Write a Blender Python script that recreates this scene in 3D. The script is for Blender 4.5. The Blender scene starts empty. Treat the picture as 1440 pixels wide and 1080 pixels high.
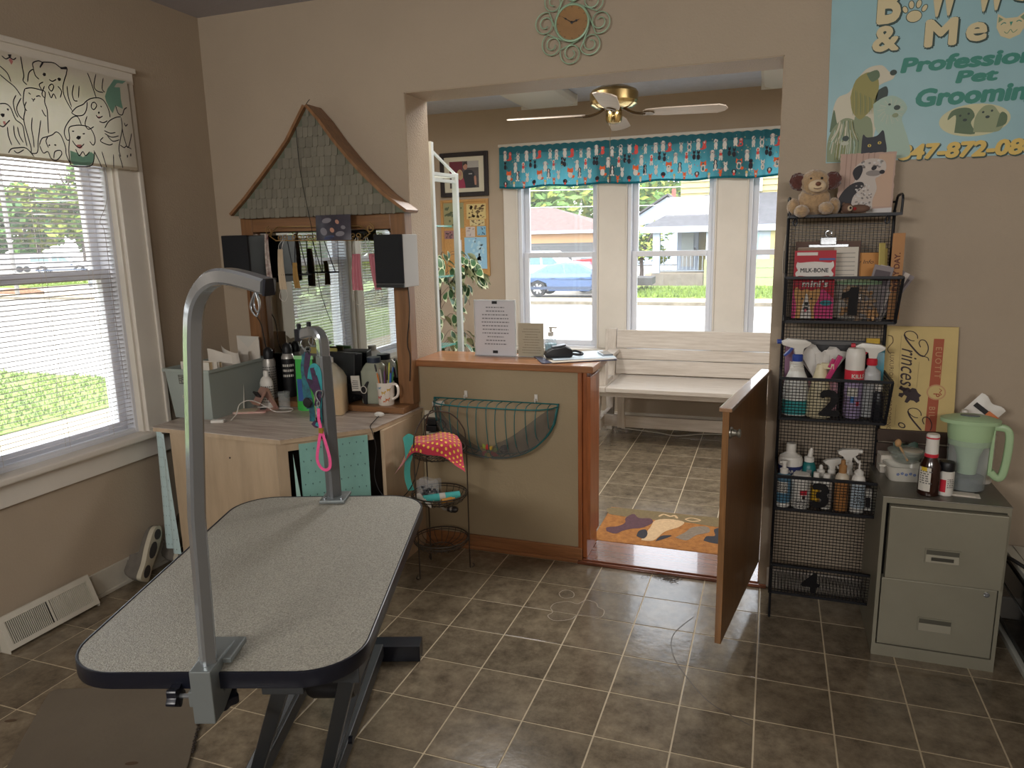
import bpy, bmesh, math, random
from math import pi, sin, cos, radians as R
from mathutils import Vector as V, Matrix as MX, geometry as GEO
random.seed(7)
SC = bpy.context.scene
COL = SC.collection

# ------------------------------------------------------------------ camera, world, sun, lamps, exposure
cd = bpy.data.cameras.new('camera'); cam = bpy.data.objects.new('camera', cd); COL.objects.link(cam)
_r, _u, _w = V((0.942, 0.335, -0.021)), V((-0.046, 0.191, 0.981)), V((-0.333, 0.923, -0.195))
_r = _w.cross(_u).normalized(); _u = _r.cross(_w).normalized(); _w = _w.normalized()
cam.matrix_world = MX(((_r.x, _u.x, -_w.x, 1.403), (_r.y, _u.y, -_w.y, -2.430), (_r.z, _u.z, -_w.z, 1.521), (0, 0, 0, 1)))
cd.sensor_width = 36.0; cd.lens = 1019.4 / 1440 * 36; cd.clip_start = .05; cd.clip_end = 600
SC.camera = cam
SC.view_settings.view_transform = 'Standard'; SC.view_settings.look = 'None'
SC.view_settings.gamma = 1; SC.view_settings.use_curve_mapping = False
SC.view_settings.exposure = 1.67
SC.cycles.use_denoising = True
SC.cycles.max_bounces = 10; SC.cycles.diffuse_bounces = 5; SC.cycles.transparent_max_bounces = 24; SC.cycles.glossy_bounces = 5
SC.cycles.caustics_reflective = False; SC.cycles.caustics_refractive = False
SC.cycles.sample_clamp_indirect = 6
W = bpy.data.worlds.new('daylight'); SC.world = W; W.use_nodes = True
_n = W.node_tree.nodes; _l = W.node_tree.links
_sky = _n.new('ShaderNodeTexSky'); _sky.sky_type = 'NISHITA'; _sky.sun_disc = False
_sky.sun_elevation = R(52); _sky.sun_rotation = R(200); _sky.air_density = 1.0; _sky.dust_density = 3.5; _sky.ozone_density = 1.0
_mix = _n.new('ShaderNodeMix'); _mix.data_type = 'RGBA'; _mix.inputs[0].default_value = .45
_mix.inputs[7].default_value = (14, 14, 14.2, 1)
_l.new(_sky.outputs[0], _mix.inputs[6]); _l.new(_mix.outputs[2], _n['Background'].inputs[0])
_n['Background'].inputs[1].default_value = 0.25

def lamp(kind, name, loc, energy, col=(1, 1, 1), rot=(0, 0, 0), **k):
    d = bpy.data.lights.new(name, kind); d.energy = energy; d.color = col
    for a, b in k.items(): setattr(d, a, b)
    o = bpy.data.objects.new(name, d); COL.objects.link(o); o.location = loc; o.rotation_euler = rot
    return o
lamp('SUN', 'sunlight', (5, -6, 12), .5, (1, .96, .9), (R(38), 0, R(28)), angle=R(.6))
# fill lamps added at the rear wall, behind the camera, to brighten the room
for x_, e_ in ((.1, 14.5), (2.2, 9.5)):
    lamp('AREA', 'rear_fill_light', (x_, -4.08, 2.05), e_, (1, .97, .93), (R(84), 0, 0), shape='RECTANGLE', size=1.1, size_y=.3)
for x_ in (-.245, 1.485):
    lamp('AREA', 'waiting_fill_light', (x_, 1.45, 2.48), 10, (1, .98, .95), shape='RECTANGLE', size=.3, size_y=.7)  # added fill for the waiting room; the ceiling fixtures themselves are off
# skylight portals over the panes (they guide the sampling, they give off no light of their own)
for nm, loc, rot, sx, sy in (('portal', (-1.57, -.25, 1.5), (0, R(-90), 0), 1.7, .8), ('portal', (-1.57, -1.07, 1.5), (0, R(-90), 0), 1.7, .8), ('portal', (.7, 3.56, 1.4), (R(-90), 0, 0), 2.8, 1.7)):
    p_ = lamp('AREA', nm, loc, 1, rot=rot, shape='RECTANGLE', size=sx, size_y=sy); p_.data.cycles.is_portal = True

# ------------------------------------------------------------------ materials
def lin(c):
    return tuple((x / 255 / 12.92 if x / 255 <= .04045 else ((x / 255 + .055) / 1.055) ** 2.4) for x in c)
MATS = {}
def mat(name, c, rough=.55, metal=0, var=.0, scale=8, stretch=(1, 1, 1), bump=0, bscale=None, rnd=0, trans=0, alpha=1, sheen=0, coat=0, c2=None, emit=None, sub=0, detail=4, spec=.5, ior=1.45, nr=.62):
    if name in MATS: return MATS[name]
    m = bpy.data.materials.new(name); m.use_nodes = True; nt = m.node_tree; N, L = nt.nodes, nt.links
    b = N['Principled BSDF']; a = lin(c)
    b.inputs['Base Color'].default_value = (*a, 1); b.inputs['Roughness'].default_value = rough; b.inputs['Metallic'].default_value = metal
    b.inputs['Transmission Weight'].default_value = trans; b.inputs['Alpha'].default_value = alpha; b.inputs['IOR'].default_value = ior
    b.inputs['Sheen Weight'].default_value = sheen; b.inputs['Coat Weight'].default_value = coat; b.inputs['Specular IOR Level'].default_value = spec
    if sub: b.inputs['Subsurface Weight'].default_value = sub; b.inputs['Subsurface Radius'].default_value = (.01, .01, .01)
    if emit: b.inputs['Emission Color'].default_value = (*lin(emit[0]), 1); b.inputs['Emission Strength'].default_value = emit[1]
    if var or bump or rnd or c2:
        tc = N.new('ShaderNodeTexCoord'); mp = N.new('ShaderNodeMapping'); mp.inputs['Scale'].default_value = stretch
        L.new(tc.outputs['Object'], mp.inputs['Vector'])
        vec = mp.outputs['Vector']
        oi = N.new('ShaderNodeObjectInfo')
        if rnd:
            ad = N.new('ShaderNodeVectorMath'); ad.operation = 'MULTIPLY_ADD'; ad.inputs[0].default_value = (37, 53, 71)
            cx = N.new('ShaderNodeCombineXYZ')
            for i in range(3): L.new(oi.outputs['Random'], cx.inputs[i])
            L.new(cx.outputs[0], ad.inputs[1]); L.new(vec, ad.inputs[2]); vec = ad.outputs[0]
        if var or c2:
            nz = N.new('ShaderNodeTexNoise'); nz.inputs['Scale'].default_value = scale; nz.inputs['Detail'].default_value = detail; nz.inputs['Roughness'].default_value = nr
            L.new(vec, nz.inputs['Vector'])
            rp = N.new('ShaderNodeValToRGB'); rp.color_ramp.elements[0].position = .3; rp.color_ramp.elements[1].position = .7
            lo = lin(c2) if c2 else tuple(x * (1 - var) for x in a); hi = a if c2 else tuple(min(1, x * (1 + var)) for x in a)
            rp.color_ramp.elements[0].color = (*lo, 1); rp.color_ramp.elements[1].color = (*hi, 1)
            L.new(nz.outputs['Fac'], rp.inputs[0]); out = rp.outputs[0]
        else:
            rg = N.new('ShaderNodeRGB'); rg.outputs[0].default_value = (*a, 1); out = rg.outputs[0]
        if rnd:
            hv = N.new('ShaderNodeHueSaturation'); mr = N.new('ShaderNodeMapRange'); mr.inputs[3].default_value = 1 - rnd; mr.inputs[4].default_value = 1 + rnd
            L.new(oi.outputs['Random'], mr.inputs[0]); L.new(mr.outputs[0], hv.inputs['Value']); L.new(out, hv.inputs['Color']); out = hv.outputs[0]
        L.new(out, b.inputs['Base Color'])
        if bump:
            bn = N.new('ShaderNodeTexNoise'); bn.inputs['Scale'].default_value = bscale or scale; bn.inputs['Detail'].default_value = 3
            bp = N.new('ShaderNodeBump'); bp.inputs['Strength'].default_value = bump; bp.inputs['Distance'].default_value = .004
            L.new(vec, bn.inputs['Vector']); L.new(bn.outputs['Fac'], bp.inputs['Height']); L.new(bp.outputs[0], b.inputs['Normal'])
    MATS[name] = m
    return m
def pane_mat(name, tint=(1, 1, 1), refl=.09, dust=.022):
    m = bpy.data.materials.new(name); m.use_nodes = True; N, L = m.node_tree.nodes, m.node_tree.links
    N.remove(N['Principled BSDF']); t = N.new('ShaderNodeBsdfTransparent'); t.inputs[0].default_value = (*tint, 1)
    g = N.new('ShaderNodeBsdfGlossy'); g.inputs['Roughness'].default_value = .02; x = N.new('ShaderNodeMixShader')
    f = N.new('ShaderNodeLayerWeight'); f.inputs[0].default_value = .25; k = N.new('ShaderNodeMath'); k.operation = 'MULTIPLY_ADD'; k.inputs[1].default_value = .5; k.inputs[2].default_value = refl * .4
    d = N.new('ShaderNodeBsdfTranslucent'); d.inputs[0].default_value = (.9, .92, .95, 1); y = N.new('ShaderNodeMixShader')
    tc = N.new('ShaderNodeTexCoord'); nz = N.new('ShaderNodeTexNoise'); nz.inputs['Scale'].default_value = 90; L.new(tc.outputs['Object'], nz.inputs['Vector'])
    mr = N.new('ShaderNodeMapRange'); mr.inputs[1].default_value = .62; mr.inputs[2].default_value = .72; mr.inputs[3].default_value = dust; mr.inputs[4].default_value = dust * 3.5; L.new(nz.outputs['Fac'], mr.inputs[0]); L.new(mr.outputs[0], y.inputs[0])
    L.new(t.outputs[0], y.inputs[1]); L.new(d.outputs[0], y.inputs[2])
    L.new(f.outputs['Fresnel'], k.inputs[0]); L.new(k.outputs[0], x.inputs[0]); L.new(y.outputs[0], x.inputs[1]); L.new(g.outputs[0], x.inputs[2])
    L.new(x.outputs[0], N['Material Output'].inputs[0]); MATS[name] = m
    return m

# ------------------------------------------------------------------ mesh helpers
def wm(o):
    m = o.matrix_basis.copy()
    while o.parent: o = o.parent; m = o.matrix_basis @ m
    return m
class MB:
    def __init__(s, T=None): s.v = []; s.f = []; s.m = []; s.T = T or MX(); s.mi = 0
    def add(s, vs, fs, mi=None):
        n = len(s.v); s.v += [s.T @ V(p) for p in vs]
        for f in fs: s.f.append([n + i for i in f]); s.m.append(s.mi if mi is None else mi)
        return s
    def box(s, x0, x1, y0, y1, z0, z1, mi=None, M=None):
        p = [V((x, y, z)) for z in (z0, z1) for y in (y0, y1) for x in (x0, x1)]
        if M: p = [M @ q for q in p]
        return s.add(p, [(0, 2, 3, 1), (4, 5, 7, 6), (0, 1, 5, 4), (2, 6, 7, 3), (0, 4, 6, 2), (1, 3, 7, 5)], mi)
    def bar(s, a, b, w, h=None, up=(0, 0, 1), mi=None):
        a, b = V(a), V(b); d = (b - a).normalized(); h = h or w
        sd = d.cross(V(up));
        if sd.length < 1e-4: sd = d.cross(V((0, 1, 0)))
        sd.normalize(); u = sd.cross(d); p = []
        for c in (a, b):
            for i, j in ((-1, -1), (1, -1), (1, 1), (-1, 1)): p.append(c + sd * i * w / 2 + u * j * h / 2)
        return s.add(p, [(3, 2, 1, 0), (4, 5, 6, 7), (0, 1, 5, 4), (1, 2, 6, 5), (2, 3, 7, 6), (3, 0, 4, 7)], mi)
    def tube(s, pts, r, n=8, closed=False, mi=None, cap=True):
        pts = [V(p) for p in pts]; N_ = len(pts); rr = r if isinstance(r, (list, tuple)) else [r] * N_
        vs = []; d0 = (pts[1] - pts[0]).normalized(); a = d0.orthogonal().normalized()
        for i, p in enumerate(pts):
            if closed: d = pts[(i + 1) % N_] - pts[i - 1]
            else: d = pts[min(i + 1, N_ - 1)] - pts[max(i - 1, 0)]
            d.normalize(); a = (a - d * a.dot(d))
            a = a.normalized() if a.length > 1e-6 else d.orthogonal().normalized(); b = d.cross(a)
            for k in range(n): t = 2 * pi * k / n; vs.append(p + (a * cos(t) + b * sin(t)) * rr[i])
        fs = []
        for i in range(N_ if closed else N_ - 1):
            j = (i + 1) % N_
            for k in range(n): fs.append((i * n + k, i * n + (k + 1) % n, j * n + (k + 1) % n, j * n + k))
        if cap and not closed: fs += [tuple(range(n))[::-1], tuple((N_ - 1) * n + k for k in range(n))]
        return s.add(vs, fs, mi)
    def lathe(s, prof, c=(0, 0, 0), n=20, mi=None, sx=1, sy=1, M=None, arc=None):
        vs = []; fs = []; K = len(prof)
        for (r, z) in prof:
            for k in range(n):
                t = 2 * pi * k / n; p = V((r * cos(t) * sx, r * sin(t) * sy, z))
                vs.append((M @ p if M else p) + V(c))
        for i in range(K - 1):
            for k in range(n): fs.append((i * n + k, i * n + (k + 1) % n, (i + 1) * n + (k + 1) % n, (i + 1) * n + k))
        if prof[0][0] > 1e-5: fs.append(tuple(range(n))[::-1])
        if prof[-1][0] > 1e-5: fs.append(tuple((K - 1) * n + k for k in range(n)))
        return s.add(vs, fs, mi)
    def ball(s, c, r, n=14, mi=None, M=None):
        r = r if isinstance(r, (tuple, list)) else (r, r, r); k = max(6, n // 2)
        vs = []; fs = []
        for i in range(k + 1):
            a = pi * i / k
            for j in range(n):
                t = 2 * pi * j / n; p = V((r[0] * sin(a) * cos(t), r[1] * sin(a) * sin(t), -r[2] * cos(a)))
                vs.append((M @ p if M else p) + V(c))
        for i in range(k):
            for j in range(n): fs.append((i * n + j, i * n + (j + 1) % n, (i + 1) * n + (j + 1) % n, (i + 1) * n + j))
        return s.add(vs, fs, mi)
    def prism(s, poly, M, d, mi=None, mis=None):
        n = len(poly); p = [M @ V((x, y, 0)) for x, y in poly] + [M @ V((x, y, d)) for x, y in poly]
        tri = GEO.tessellate_polygon([[V((x, y, 0)) for x, y in poly]])
        fs = [tuple(n + i for i in t) for t in tri] + [tuple(reversed(t)) for t in tri]
        s.add(p, fs, mi); n0 = len(s.v) - 2 * n
        for i in range(n):
            j = (i + 1) % n; s.f.append([n0 + i, n0 + j, n0 + n + j, n0 + n + i]); s.m.append((s.mi if mi is None else mi) if mis is None else mis)
        return s
    def grid(s, fn, nu, nv, mi=None, close=False):
        vs = [fn(i / (nu - 1), j / (nv - 1)) for j in range(nv) for i in range(nu)]
        fs = [(j * nu + i, j * nu + i + 1, (j + 1) * nu + i + 1, (j + 1) * nu + i) for j in range(nv - 1) for i in range(nu - 1)]
        return s.add(vs, fs, mi)
    def sheet(s, poly, fn, mi=None):      # flat print: a 2-D polygon laid on a surface through fn(u, v)
        tri = GEO.tessellate_polygon([[V((x, y, 0)) for x, y in poly]])
        return s.add([fn(x, y) for x, y in poly], [tuple(t) for t in tri], mi)
    def stroke(s, pts, w, fn, mi=None):   # flat print: a pen line laid on a surface
        n = len(pts); L_, R_ = [], []
        for i in range(n):
            a = pts[max(i - 1, 0)]; b = pts[min(i + 1, n - 1)]; dx, dy = b[0] - a[0], b[1] - a[1]; q = math.hypot(dx, dy) or 1
            ww = w * (1 if 0 < i < n - 1 else .45); nx, ny = -dy / q * ww / 2, dx / q * ww / 2
            L_.append(fn(pts[i][0] + nx, pts[i][1] + ny)); R_.append(fn(pts[i][0] - nx, pts[i][1] - ny))
        return s.add(L_ + R_, [(i, i + 1, n + i + 1, n + i) for i in range(n - 1)], mi)
    def build(s, name, mats, parent=None, world=False, smooth=False, bev=0, kind=None, label=None, weld=False, solid=0):
        vs = s.v
        if parent and world: inv = wm(parent).inverted(); vs = [inv @ p for p in vs]
        me = bpy.data.meshes.new(name); me.from_pydata([tuple(p) for p in vs], [], s.f)
        mats = mats if isinstance(mats, (list, tuple)) else [mats]
        for m in mats: me.materials.append(m)
        me.polygons.foreach_set('material_index', s.m)
        if bev or weld or solid:
            bm = bmesh.new(); bm.from_mesh(me)
            if weld: bmesh.ops.remove_doubles(bm, verts=bm.verts, dist=1e-5)
            if solid: bmesh.ops.recalc_face_normals(bm, faces=bm.faces)
            if bev:
                es = [e for e in bm.edges if len(e.link_faces) == 2 and e.calc_face_angle(0) > .5]
                bmesh.ops.bevel(bm, geom=es, offset=bev, segments=2, affect='EDGES', clamp_overlap=True, profile=.6)
            bm.to_mesh(me); bm.free()
        if smooth:
            me.polygons.foreach_set('use_smooth', [True] * len(me.polygons)); me.set_sharp_from_angle(angle=R(smooth if smooth is not True else 38))
        me.update(); o = bpy.data.objects.new(name, me); COL.objects.link(o)
        if parent: o.parent = parent
        if kind: o['kind'] = kind
        if label: o['label'] = label
        return o
def thing(name, label, cat, loc=(0, 0, 0), rz=0, group=None):
    o = bpy.data.objects.new(name, None); COL.objects.link(o); o.empty_display_size = .05
    o.location = loc; o.rotation_euler = (0, 0, rz); return tag(o, label, cat, group)
def tag(o, label, cat, group=None):
    o['label'] = label; o['category'] = cat
    if group: o['group'] = group
    return o
def dup(root, loc, rz=None, label=None, group=None):
    r = root.copy(); COL.objects.link(r); r.location = loc
    if rz is not None: r.rotation_euler = (0, 0, rz)
    if label: r['label'] = label
    if group: r['group'] = group
    for ch in list(root.children):
        c = ch.copy(); COL.objects.link(c); c.parent = r
        for g in ch.children: d = g.copy(); COL.objects.link(d); d.parent = c
    return r
def inst(o, parent, loc=None, rot=None, scale=None, name=None):   # another piece that shares a mesh
    c = o.copy(); COL.objects.link(c); c.parent = parent
    if loc is not None: c.location = loc
    if rot is not None: c.rotation_euler = rot
    if scale is not None: c.scale = scale
    return c
def rrect(w, h, r, n=6, cx=0, cy=0):
    out = []
    for k, (sx, sy) in enumerate(((1, 1), (-1, 1), (-1, -1), (1, -1))):
        for i in range(n + 1):
            t = pi / 2 * (k + i / n); out.append((cx + sx * (w / 2 - r) + r * cos(t), cy + sy * (h / 2 - r) + r * sin(t)))
    return out
def ell(cx, cy, a, b=None, n=16, rot=0):
    b = b or a; return [(cx + a * cos(t) * cos(rot) - b * sin(t) * sin(rot), cy + a * cos(t) * sin(rot) + b * sin(t) * cos(rot)) for t in [2 * pi * i / n for i in range(n)]]
def bez(pts, n=8):     # smooth curve through points (Catmull-Rom)
    P = [V(p) for p in pts]; out = []
    for i in range(len(P) - 1):
        a, b, c, d = P[max(i - 1, 0)], P[i], P[i + 1], P[min(i + 2, len(P) - 1)]
        for k in range(n):
            t = k / n; out.append(.5 * ((2 * b) + (c - a) * t + (2 * a - 5 * b + 4 * c - d) * t * t + (3 * b - a - 3 * c + d) * t ** 3))
    out.append(P[-1]); return out
def bez2(pts, n=6): return [(p.x, p.y) for p in bez([(x, y, 0) for x, y in pts], n)]
def text(mb, s, size, fn, mi=0, bold=0, shear=0, space=1, align='LEFT', sx=1):
    c = bpy.data.curves.new('lettering', 'FONT'); c.body = s; c.size = size; c.shear = shear; c.space_character = space; c.align_x = align; c.resolution_u = 3
    o = bpy.data.objects.new('lettering', c); me = bpy.data.meshes.new_from_object(o)
    ofs = [(0, 0)] + ([(bold * size * .9 * cos(a * pi / 4), bold * size * .9 * sin(a * pi / 4)) for a in range(8)] if bold > 0 else [])
    o0 = fn(0, 0); nn = (fn(1e-3, 0) - o0).cross(fn(0, 1e-3) - o0).normalized()
    for q, (dx, dy) in enumerate(ofs): mb.add([fn(v.co.x * sx + dx, v.co.y + dy) + nn * 3e-5 * q for v in me.vertices], [tuple(p.vertices) for p in me.polygons], mi)
    bpy.data.objects.remove(o); bpy.data.meshes.remove(me); bpy.data.curves.remove(c)
def plane(o, ux, uy, h=0):    # map (u, v) onto the plane through o spanned by ux, uy, lifted h along the normal
    o, ux, uy = V(o), V(ux).normalized(), V(uy).normalized(); n = ux.cross(uy)
    return lambda u, v: o + ux * u + uy * v + n * h
# ------------------------------------------------------------------ the room
TS = .235; XL = -1.365; YW = .73; YJ = .965; YB = 3.4; HC = 2.64; HC2 = 2.57; XR = 3.3; YR = -4.2; XR2 = 2.6; XL2 = -1.9
wall_m = mat('tan_painted_plaster', (172, 156, 136), .6, var=.035, scale=2.2, bump=.25, bscale=120)
wall_tex = mat('rough_tan_plaster', (180, 161, 138), .55, var=.04, scale=5, bump=.9, bscale=130)
ceil_m = mat('grey_lavender_ceiling', (176, 174, 180), .75, var=.04, scale=3, bump=.4, bscale=60)
ceil2_m = mat('pale_blue_ceiling', (202, 208, 220), .7, var=.05, scale=14, bump=.6, bscale=70)
white_trim = mat('white_painted_trim', (214, 207, 196), .42, var=.03, scale=6)
white_vinyl = mat('white_vinyl_sash', (216, 218, 224), .32)
oak = mat('reddish_oak', (150, 86, 46), .38, var=.32, scale=9, stretch=(7, 7, .5), coat=.2)
oakx = mat('brown_oak_ledge', (146, 98, 62), .34, var=.3, scale=9, stretch=(.5, 8, 8), coat=.25)
grout = mat('beige_grout', (186, 170, 142), .7, var=.1, scale=30)
tile_m = mat('brown_slate_vinyl_tile', (140, 126, 105), .17, c2=(78, 68, 55), scale=12, nr=.74, rnd=.14, bump=.16, bscale=26, detail=9)
glass = pane_mat('window_glass', (.97, .985, .98), .09)

def struct(mb, name, m, **k): k.setdefault('kind', 'structure'); return mb.build(name, m, **k)
flo = struct(MB().box(XL - .2, XR + .1, YR - .1, YW, -.1, -.0013), 'floor', grout)
flo2 = struct(MB().box(XL2, XR2, YW, YB + .15, -.1, -.0013), 'floor.001', grout)
tb = MB().box(.0026, TS - .0026, .0026, TS - .0026, -.002, 0)
t0 = tb.build('tile', tile_m, flo, bev=.0016); t0.location = (0, 0, 0)
far = MB(); far2 = MB(); first = True
def seen(i, j):
    x, y = (i + .5) * TS, (j + .5) * TS
    return y > -1.6 + .25 * (x + 1) - .3
for i in range(-7, 15):
    for j in range(-19, 4):
        x0, y0 = i * TS, j * TS
        xa, xb, ya, yb = max(x0, XL), min(x0 + TS, XR), y0, min(y0 + TS, YW)
        if xb - xa < .01 or yb - ya < .01: continue
        whole = xb - xa > TS - .001 and yb - ya > TS - .001
        if seen(i, j) and x0 < 2.7:
            if whole:
                if first: t0.location = (x0, y0, 0); first = False
                else: inst(t0, flo, (x0, y0, 0))
            else: MB().box(xa + .002, xb - .002, ya + .002, yb - .002, -.003, 0).build('tile', tile_m, flo)
        else: far.box(xa + .002, xb - .002, ya + .002, yb - .002, -.003, 0)
far.build('tile_field', tile_m, flo, kind='stuff')
first = True
for i in range(-8, 12):
    for j in range(4, 15):
        x0, y0 = i * TS, j * TS + .01
        xb, yb = min(x0 + TS, XR2), min(y0 + TS, YB)
        if yb - y0 < .02: continue
        if 1 <= i <= 6 and yb - y0 > TS - .02: inst(t0, flo2, (x0, y0, 0))
        else: far2.box(x0 + .002, xb - .002, y0 + .002, yb - .002, -.003, 0)
far2.build('tile_field', tile_m, flo2, kind='stuff')

# partition with its wide opening (one object), the half wall under it
OX0, OX1, OZ = -.235, 1.405, 2.195
mb = MB(); mb.box(XL - .2, OX0, YW, YJ, 0, HC); mb.box(OX1, XR + .1, YW, YJ, 0, HC); mb.box(OX0, OX1, YW, YJ, OZ, HC)
struct(mb, 'wall_front', wall_m)
mb = MB(); mb.box(OX0, OX0 + .003, YW + .004, YJ - .003, .93, OZ - .003); mb.box(OX1 - .003, OX1, YW + .004, YJ - .003, .0, OZ - .003); mb.box(OX0 + .003, OX1 - .003, YW + .004, YJ - .003, OZ - .003, OZ)
struct(mb, 'trim_1', wall_tex)
HX1 = .585
half = mat('olive_tan_half_wall_paint', (160, 143, 114), .55, var=.05, scale=2.5, bump=.2, bscale=90)
hw = struct(MB().box(OX0, HX1, YW, YJ - .01, 0, .925), 'wall_half', half)
lg = MB().box(OX0 + .004, .66, YW - .03, 1.0, .925, .957); struct(lg, 'trim_2', oakx, bev=.004)
mb = MB(); mb.box(HX1, HX1 + .02, YW - .012, YJ, .021, .924); mb.box(HX1 + .02, .625, YW + .002, YJ - .03, .021, .924); mb.box(.625, .643, YW - .005, YJ - .06, .118, .905)
struct(mb, 'trim_3', oak, bev=.003)
mb = MB(); mb.box(-.24, HX1 + .02, YW - .014, YW, .0, .075); mb.box(-.24, HX1, YW - .026, YW - .014, 0, .018)
struct(mb, 'baseboard_front', oakx, bev=.004)
red_oak = mat('varnished_red_threshold', (112, 66, 46), .2, var=.3, scale=9, stretch=(.5, 8, 8), coat=.6)
mb = MB(); mb.box(HX1 + .02, OX1 - .003, YW - .015, YJ - .01, -.002, .02); mb.box(HX1, OX1 + .03, YW - .032, YW - .0152, 0, .014)
struct(mb, 'trim_4', red_oak, bev=.004)
mb = MB(); mb.box(OX1 + .03, XR, YW - .012, YW, 0, .09)
struct(mb, 'baseboard_right', white_trim, bev=.003)

# left wall with a pair of windows
LW = [(-.62, .115), (-1.44, -.705)]; LZ0, LZ1 = .655, 2.225; XO = XL - .2
ys = [YR - .1, LW[1][0], LW[1][1], LW[0][0], LW[0][1], YW + .0]
mb = MB()
mb.box(XO, XL, ys[0], ys[1], 0, HC); mb.box(XO, XL, ys[2], ys[3], LZ0, LZ1); mb.box(XO, XL, ys[4], ys[5], 0, HC)
mb.box(XO, XL, ys[1], ys[4], 0, LZ0); mb.box(XO, XL, ys[1], ys[4], LZ1, HC)
struct(mb, 'wall_left', wall_m)
struct(MB().box(XL, XL + .012, YR, YW - .02, 0, .115).box(XL + .012, XL + .024, YR, YW - .02, 0, .016), 'baseboard_left', mat('grey_white_baseboard', (186, 180, 166), .5, var=.05), bev=.003)
struct(MB().box(XL - .2, XR + .1, YR - .1, YR, 0, HC), 'wall_rear', wall_m)
struct(MB().box(XR, XR + .1, YR, YW, 0, HC), 'wall_right', wall_m)
struct(MB().box(XL - .25, XR + .15, YR - .15, YJ, HC, HC + .12), 'ceiling', ceil_m)
# waiting room shell
FW = [(-.61, .07), (.30, .98), (1.205, 1.88)]; FZ0, FZ1 = .615, 2.2
mb = MB(); xs = [XL2 - .1, FW[0][0], FW[0][1], FW[1][0], FW[1][1], FW[2][0], FW[2][1], XR2 + .1]
for a, b in ((0, 1), (2, 3), (4, 5), (6, 7)): mb.box(xs[a], xs[b], YB, YB + .16, FZ0, FZ1)
mb.box(xs[0], xs[7], YB, YB + .16, 0, FZ0); mb.box(xs[0], xs[7], YB, YB + .16, FZ1, HC)
struct(mb, 'wall_back', wall_m)
struct(MB().box(XL2 - .1, XL2, YJ, YB, 0, HC), 'wall_waiting_left', wall_m)
struct(MB().box(XR2, XR2 + .1, YJ, YB, 0, HC), 'wall_waiting_right', wall_m)
struct(MB().box(XL2 - .15, XR2 + .15, YJ, YB + .2, HC2, HC2 + .19), 'ceiling.001', ceil2_m)
struct(MB().box(XL2, -.62, YB - .012, YB, 0, .1).box(-.62, 2.2, YB - .012, YB, 0, .1), 'baseboard_back', white_trim)

def sash_window(name, T, w, z0, z1, zm, depth):
    """double-hung window; local x along the wall, y outwards"""
    fr = MB(T); j = .028
    fr.box(0, j, 0, depth, z0, z1); fr.box(w - j, w, 0, depth, z0, z1); fr.box(j, w - j, 0, depth, z1 - j, z1); fr.box(j, w - j, 0, depth, z0, z0 + j)
    root = struct(fr, name, white_vinyl, bev=.003)
    for nm, za, zb, y0 in (('lower_sash', z0 + j, zm + .022, .045), ('upper_sash', zm - .022, z1 - j, .085)):
        s = MB(T); q = .042; a, b = j, w - j
        s.box(a, a + q, y0, y0 + .034, za, zb); s.box(b - q, b, y0, y0 + .034, za, zb); s.box(a + q, b - q, y0, y0 + .034, za, za + q); s.box(a + q, b - q, y0, y0 + .034, zb - q, zb)
        so = s.build(nm, white_vinyl, root, bev=.004)
        MB(T).box(a + q, b - q, y0 + .015, y0 + .019, za + q, zb - q).build('pane', glass, so)
    return root
TL = lambda y1: MX(((0, -1, 0, XL - .03), (-1, 0, 0, y1), (0, 0, 1, 0), (0, 0, 0, 1)))
for k, (a, b) in enumerate(LW): sash_window('window_%d' % (k + 1), TL(b), b - a, LZ0, LZ1, 1.405, .15)
for k, (a, b) in enumerate(FW): sash_window('window_%d' % (k + 3), MX.Translation((a, YB - .005, 0)), b - a, FZ0, FZ1, 1.39, .15)
# casing, stool and apron of the left pair
mb = MB(); c0 = XL; c1 = XL + .022
for a, b in ((.115, .245), (-.705, -.62), (-1.57, -1.44)): mb.box(c0, c1, a, b, LZ0, 2.235)
for a, b in ((.222, .245), (-1.57, -1.547)): mb.box(c1, c1 + .012, a, b, LZ0 + .02, 2.235)
mb.box(c0, c1 + .006, -1.58, .255, 2.235, 2.29); mb.box(c0, c1 + .02, -1.59, .262, 2.283, 2.305)
struct(mb, 'trim_5', white_trim, bev=.004)
struct(MB().box(XL - .03, XL + .055, -1.62, .3, LZ0 - .012, LZ0 + .016), 'trim_6', white_trim, bev=.008)
struct(MB().box(XL, XL + .018, -1.57, .245, .548, LZ0 - .012), 'trim_7', white_trim, bev=.003)
# casing of the front windows
mb = MB()
for a, b in ((-.735, -.61), (.07, .30), (.98, 1.205), (1.88, 2.0)): mb.box(a, b, YB - .02, YB, .63, 2.21)
mb.box(-.75, 2.01, YB - .024, YB, 2.21, 2.27); mb.box(-.765, 2.02, YB - .04, YB, 2.262, 2.285)
for x in (-.622, .058, .288, .968, 1.193): mb.box(x, x + .012, YB - .03, YB - .02, .63, 2.21)
struct(mb, 'trim_8', white_trim, bev=.004)
struct(MB().box(-.76, 2.02, YB - .075, YB + .03, .6, .628).box(-.735, 2.0, YB - .018, YB, .52, .6), 'trim_9', white_trim, bev=.006)
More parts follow.
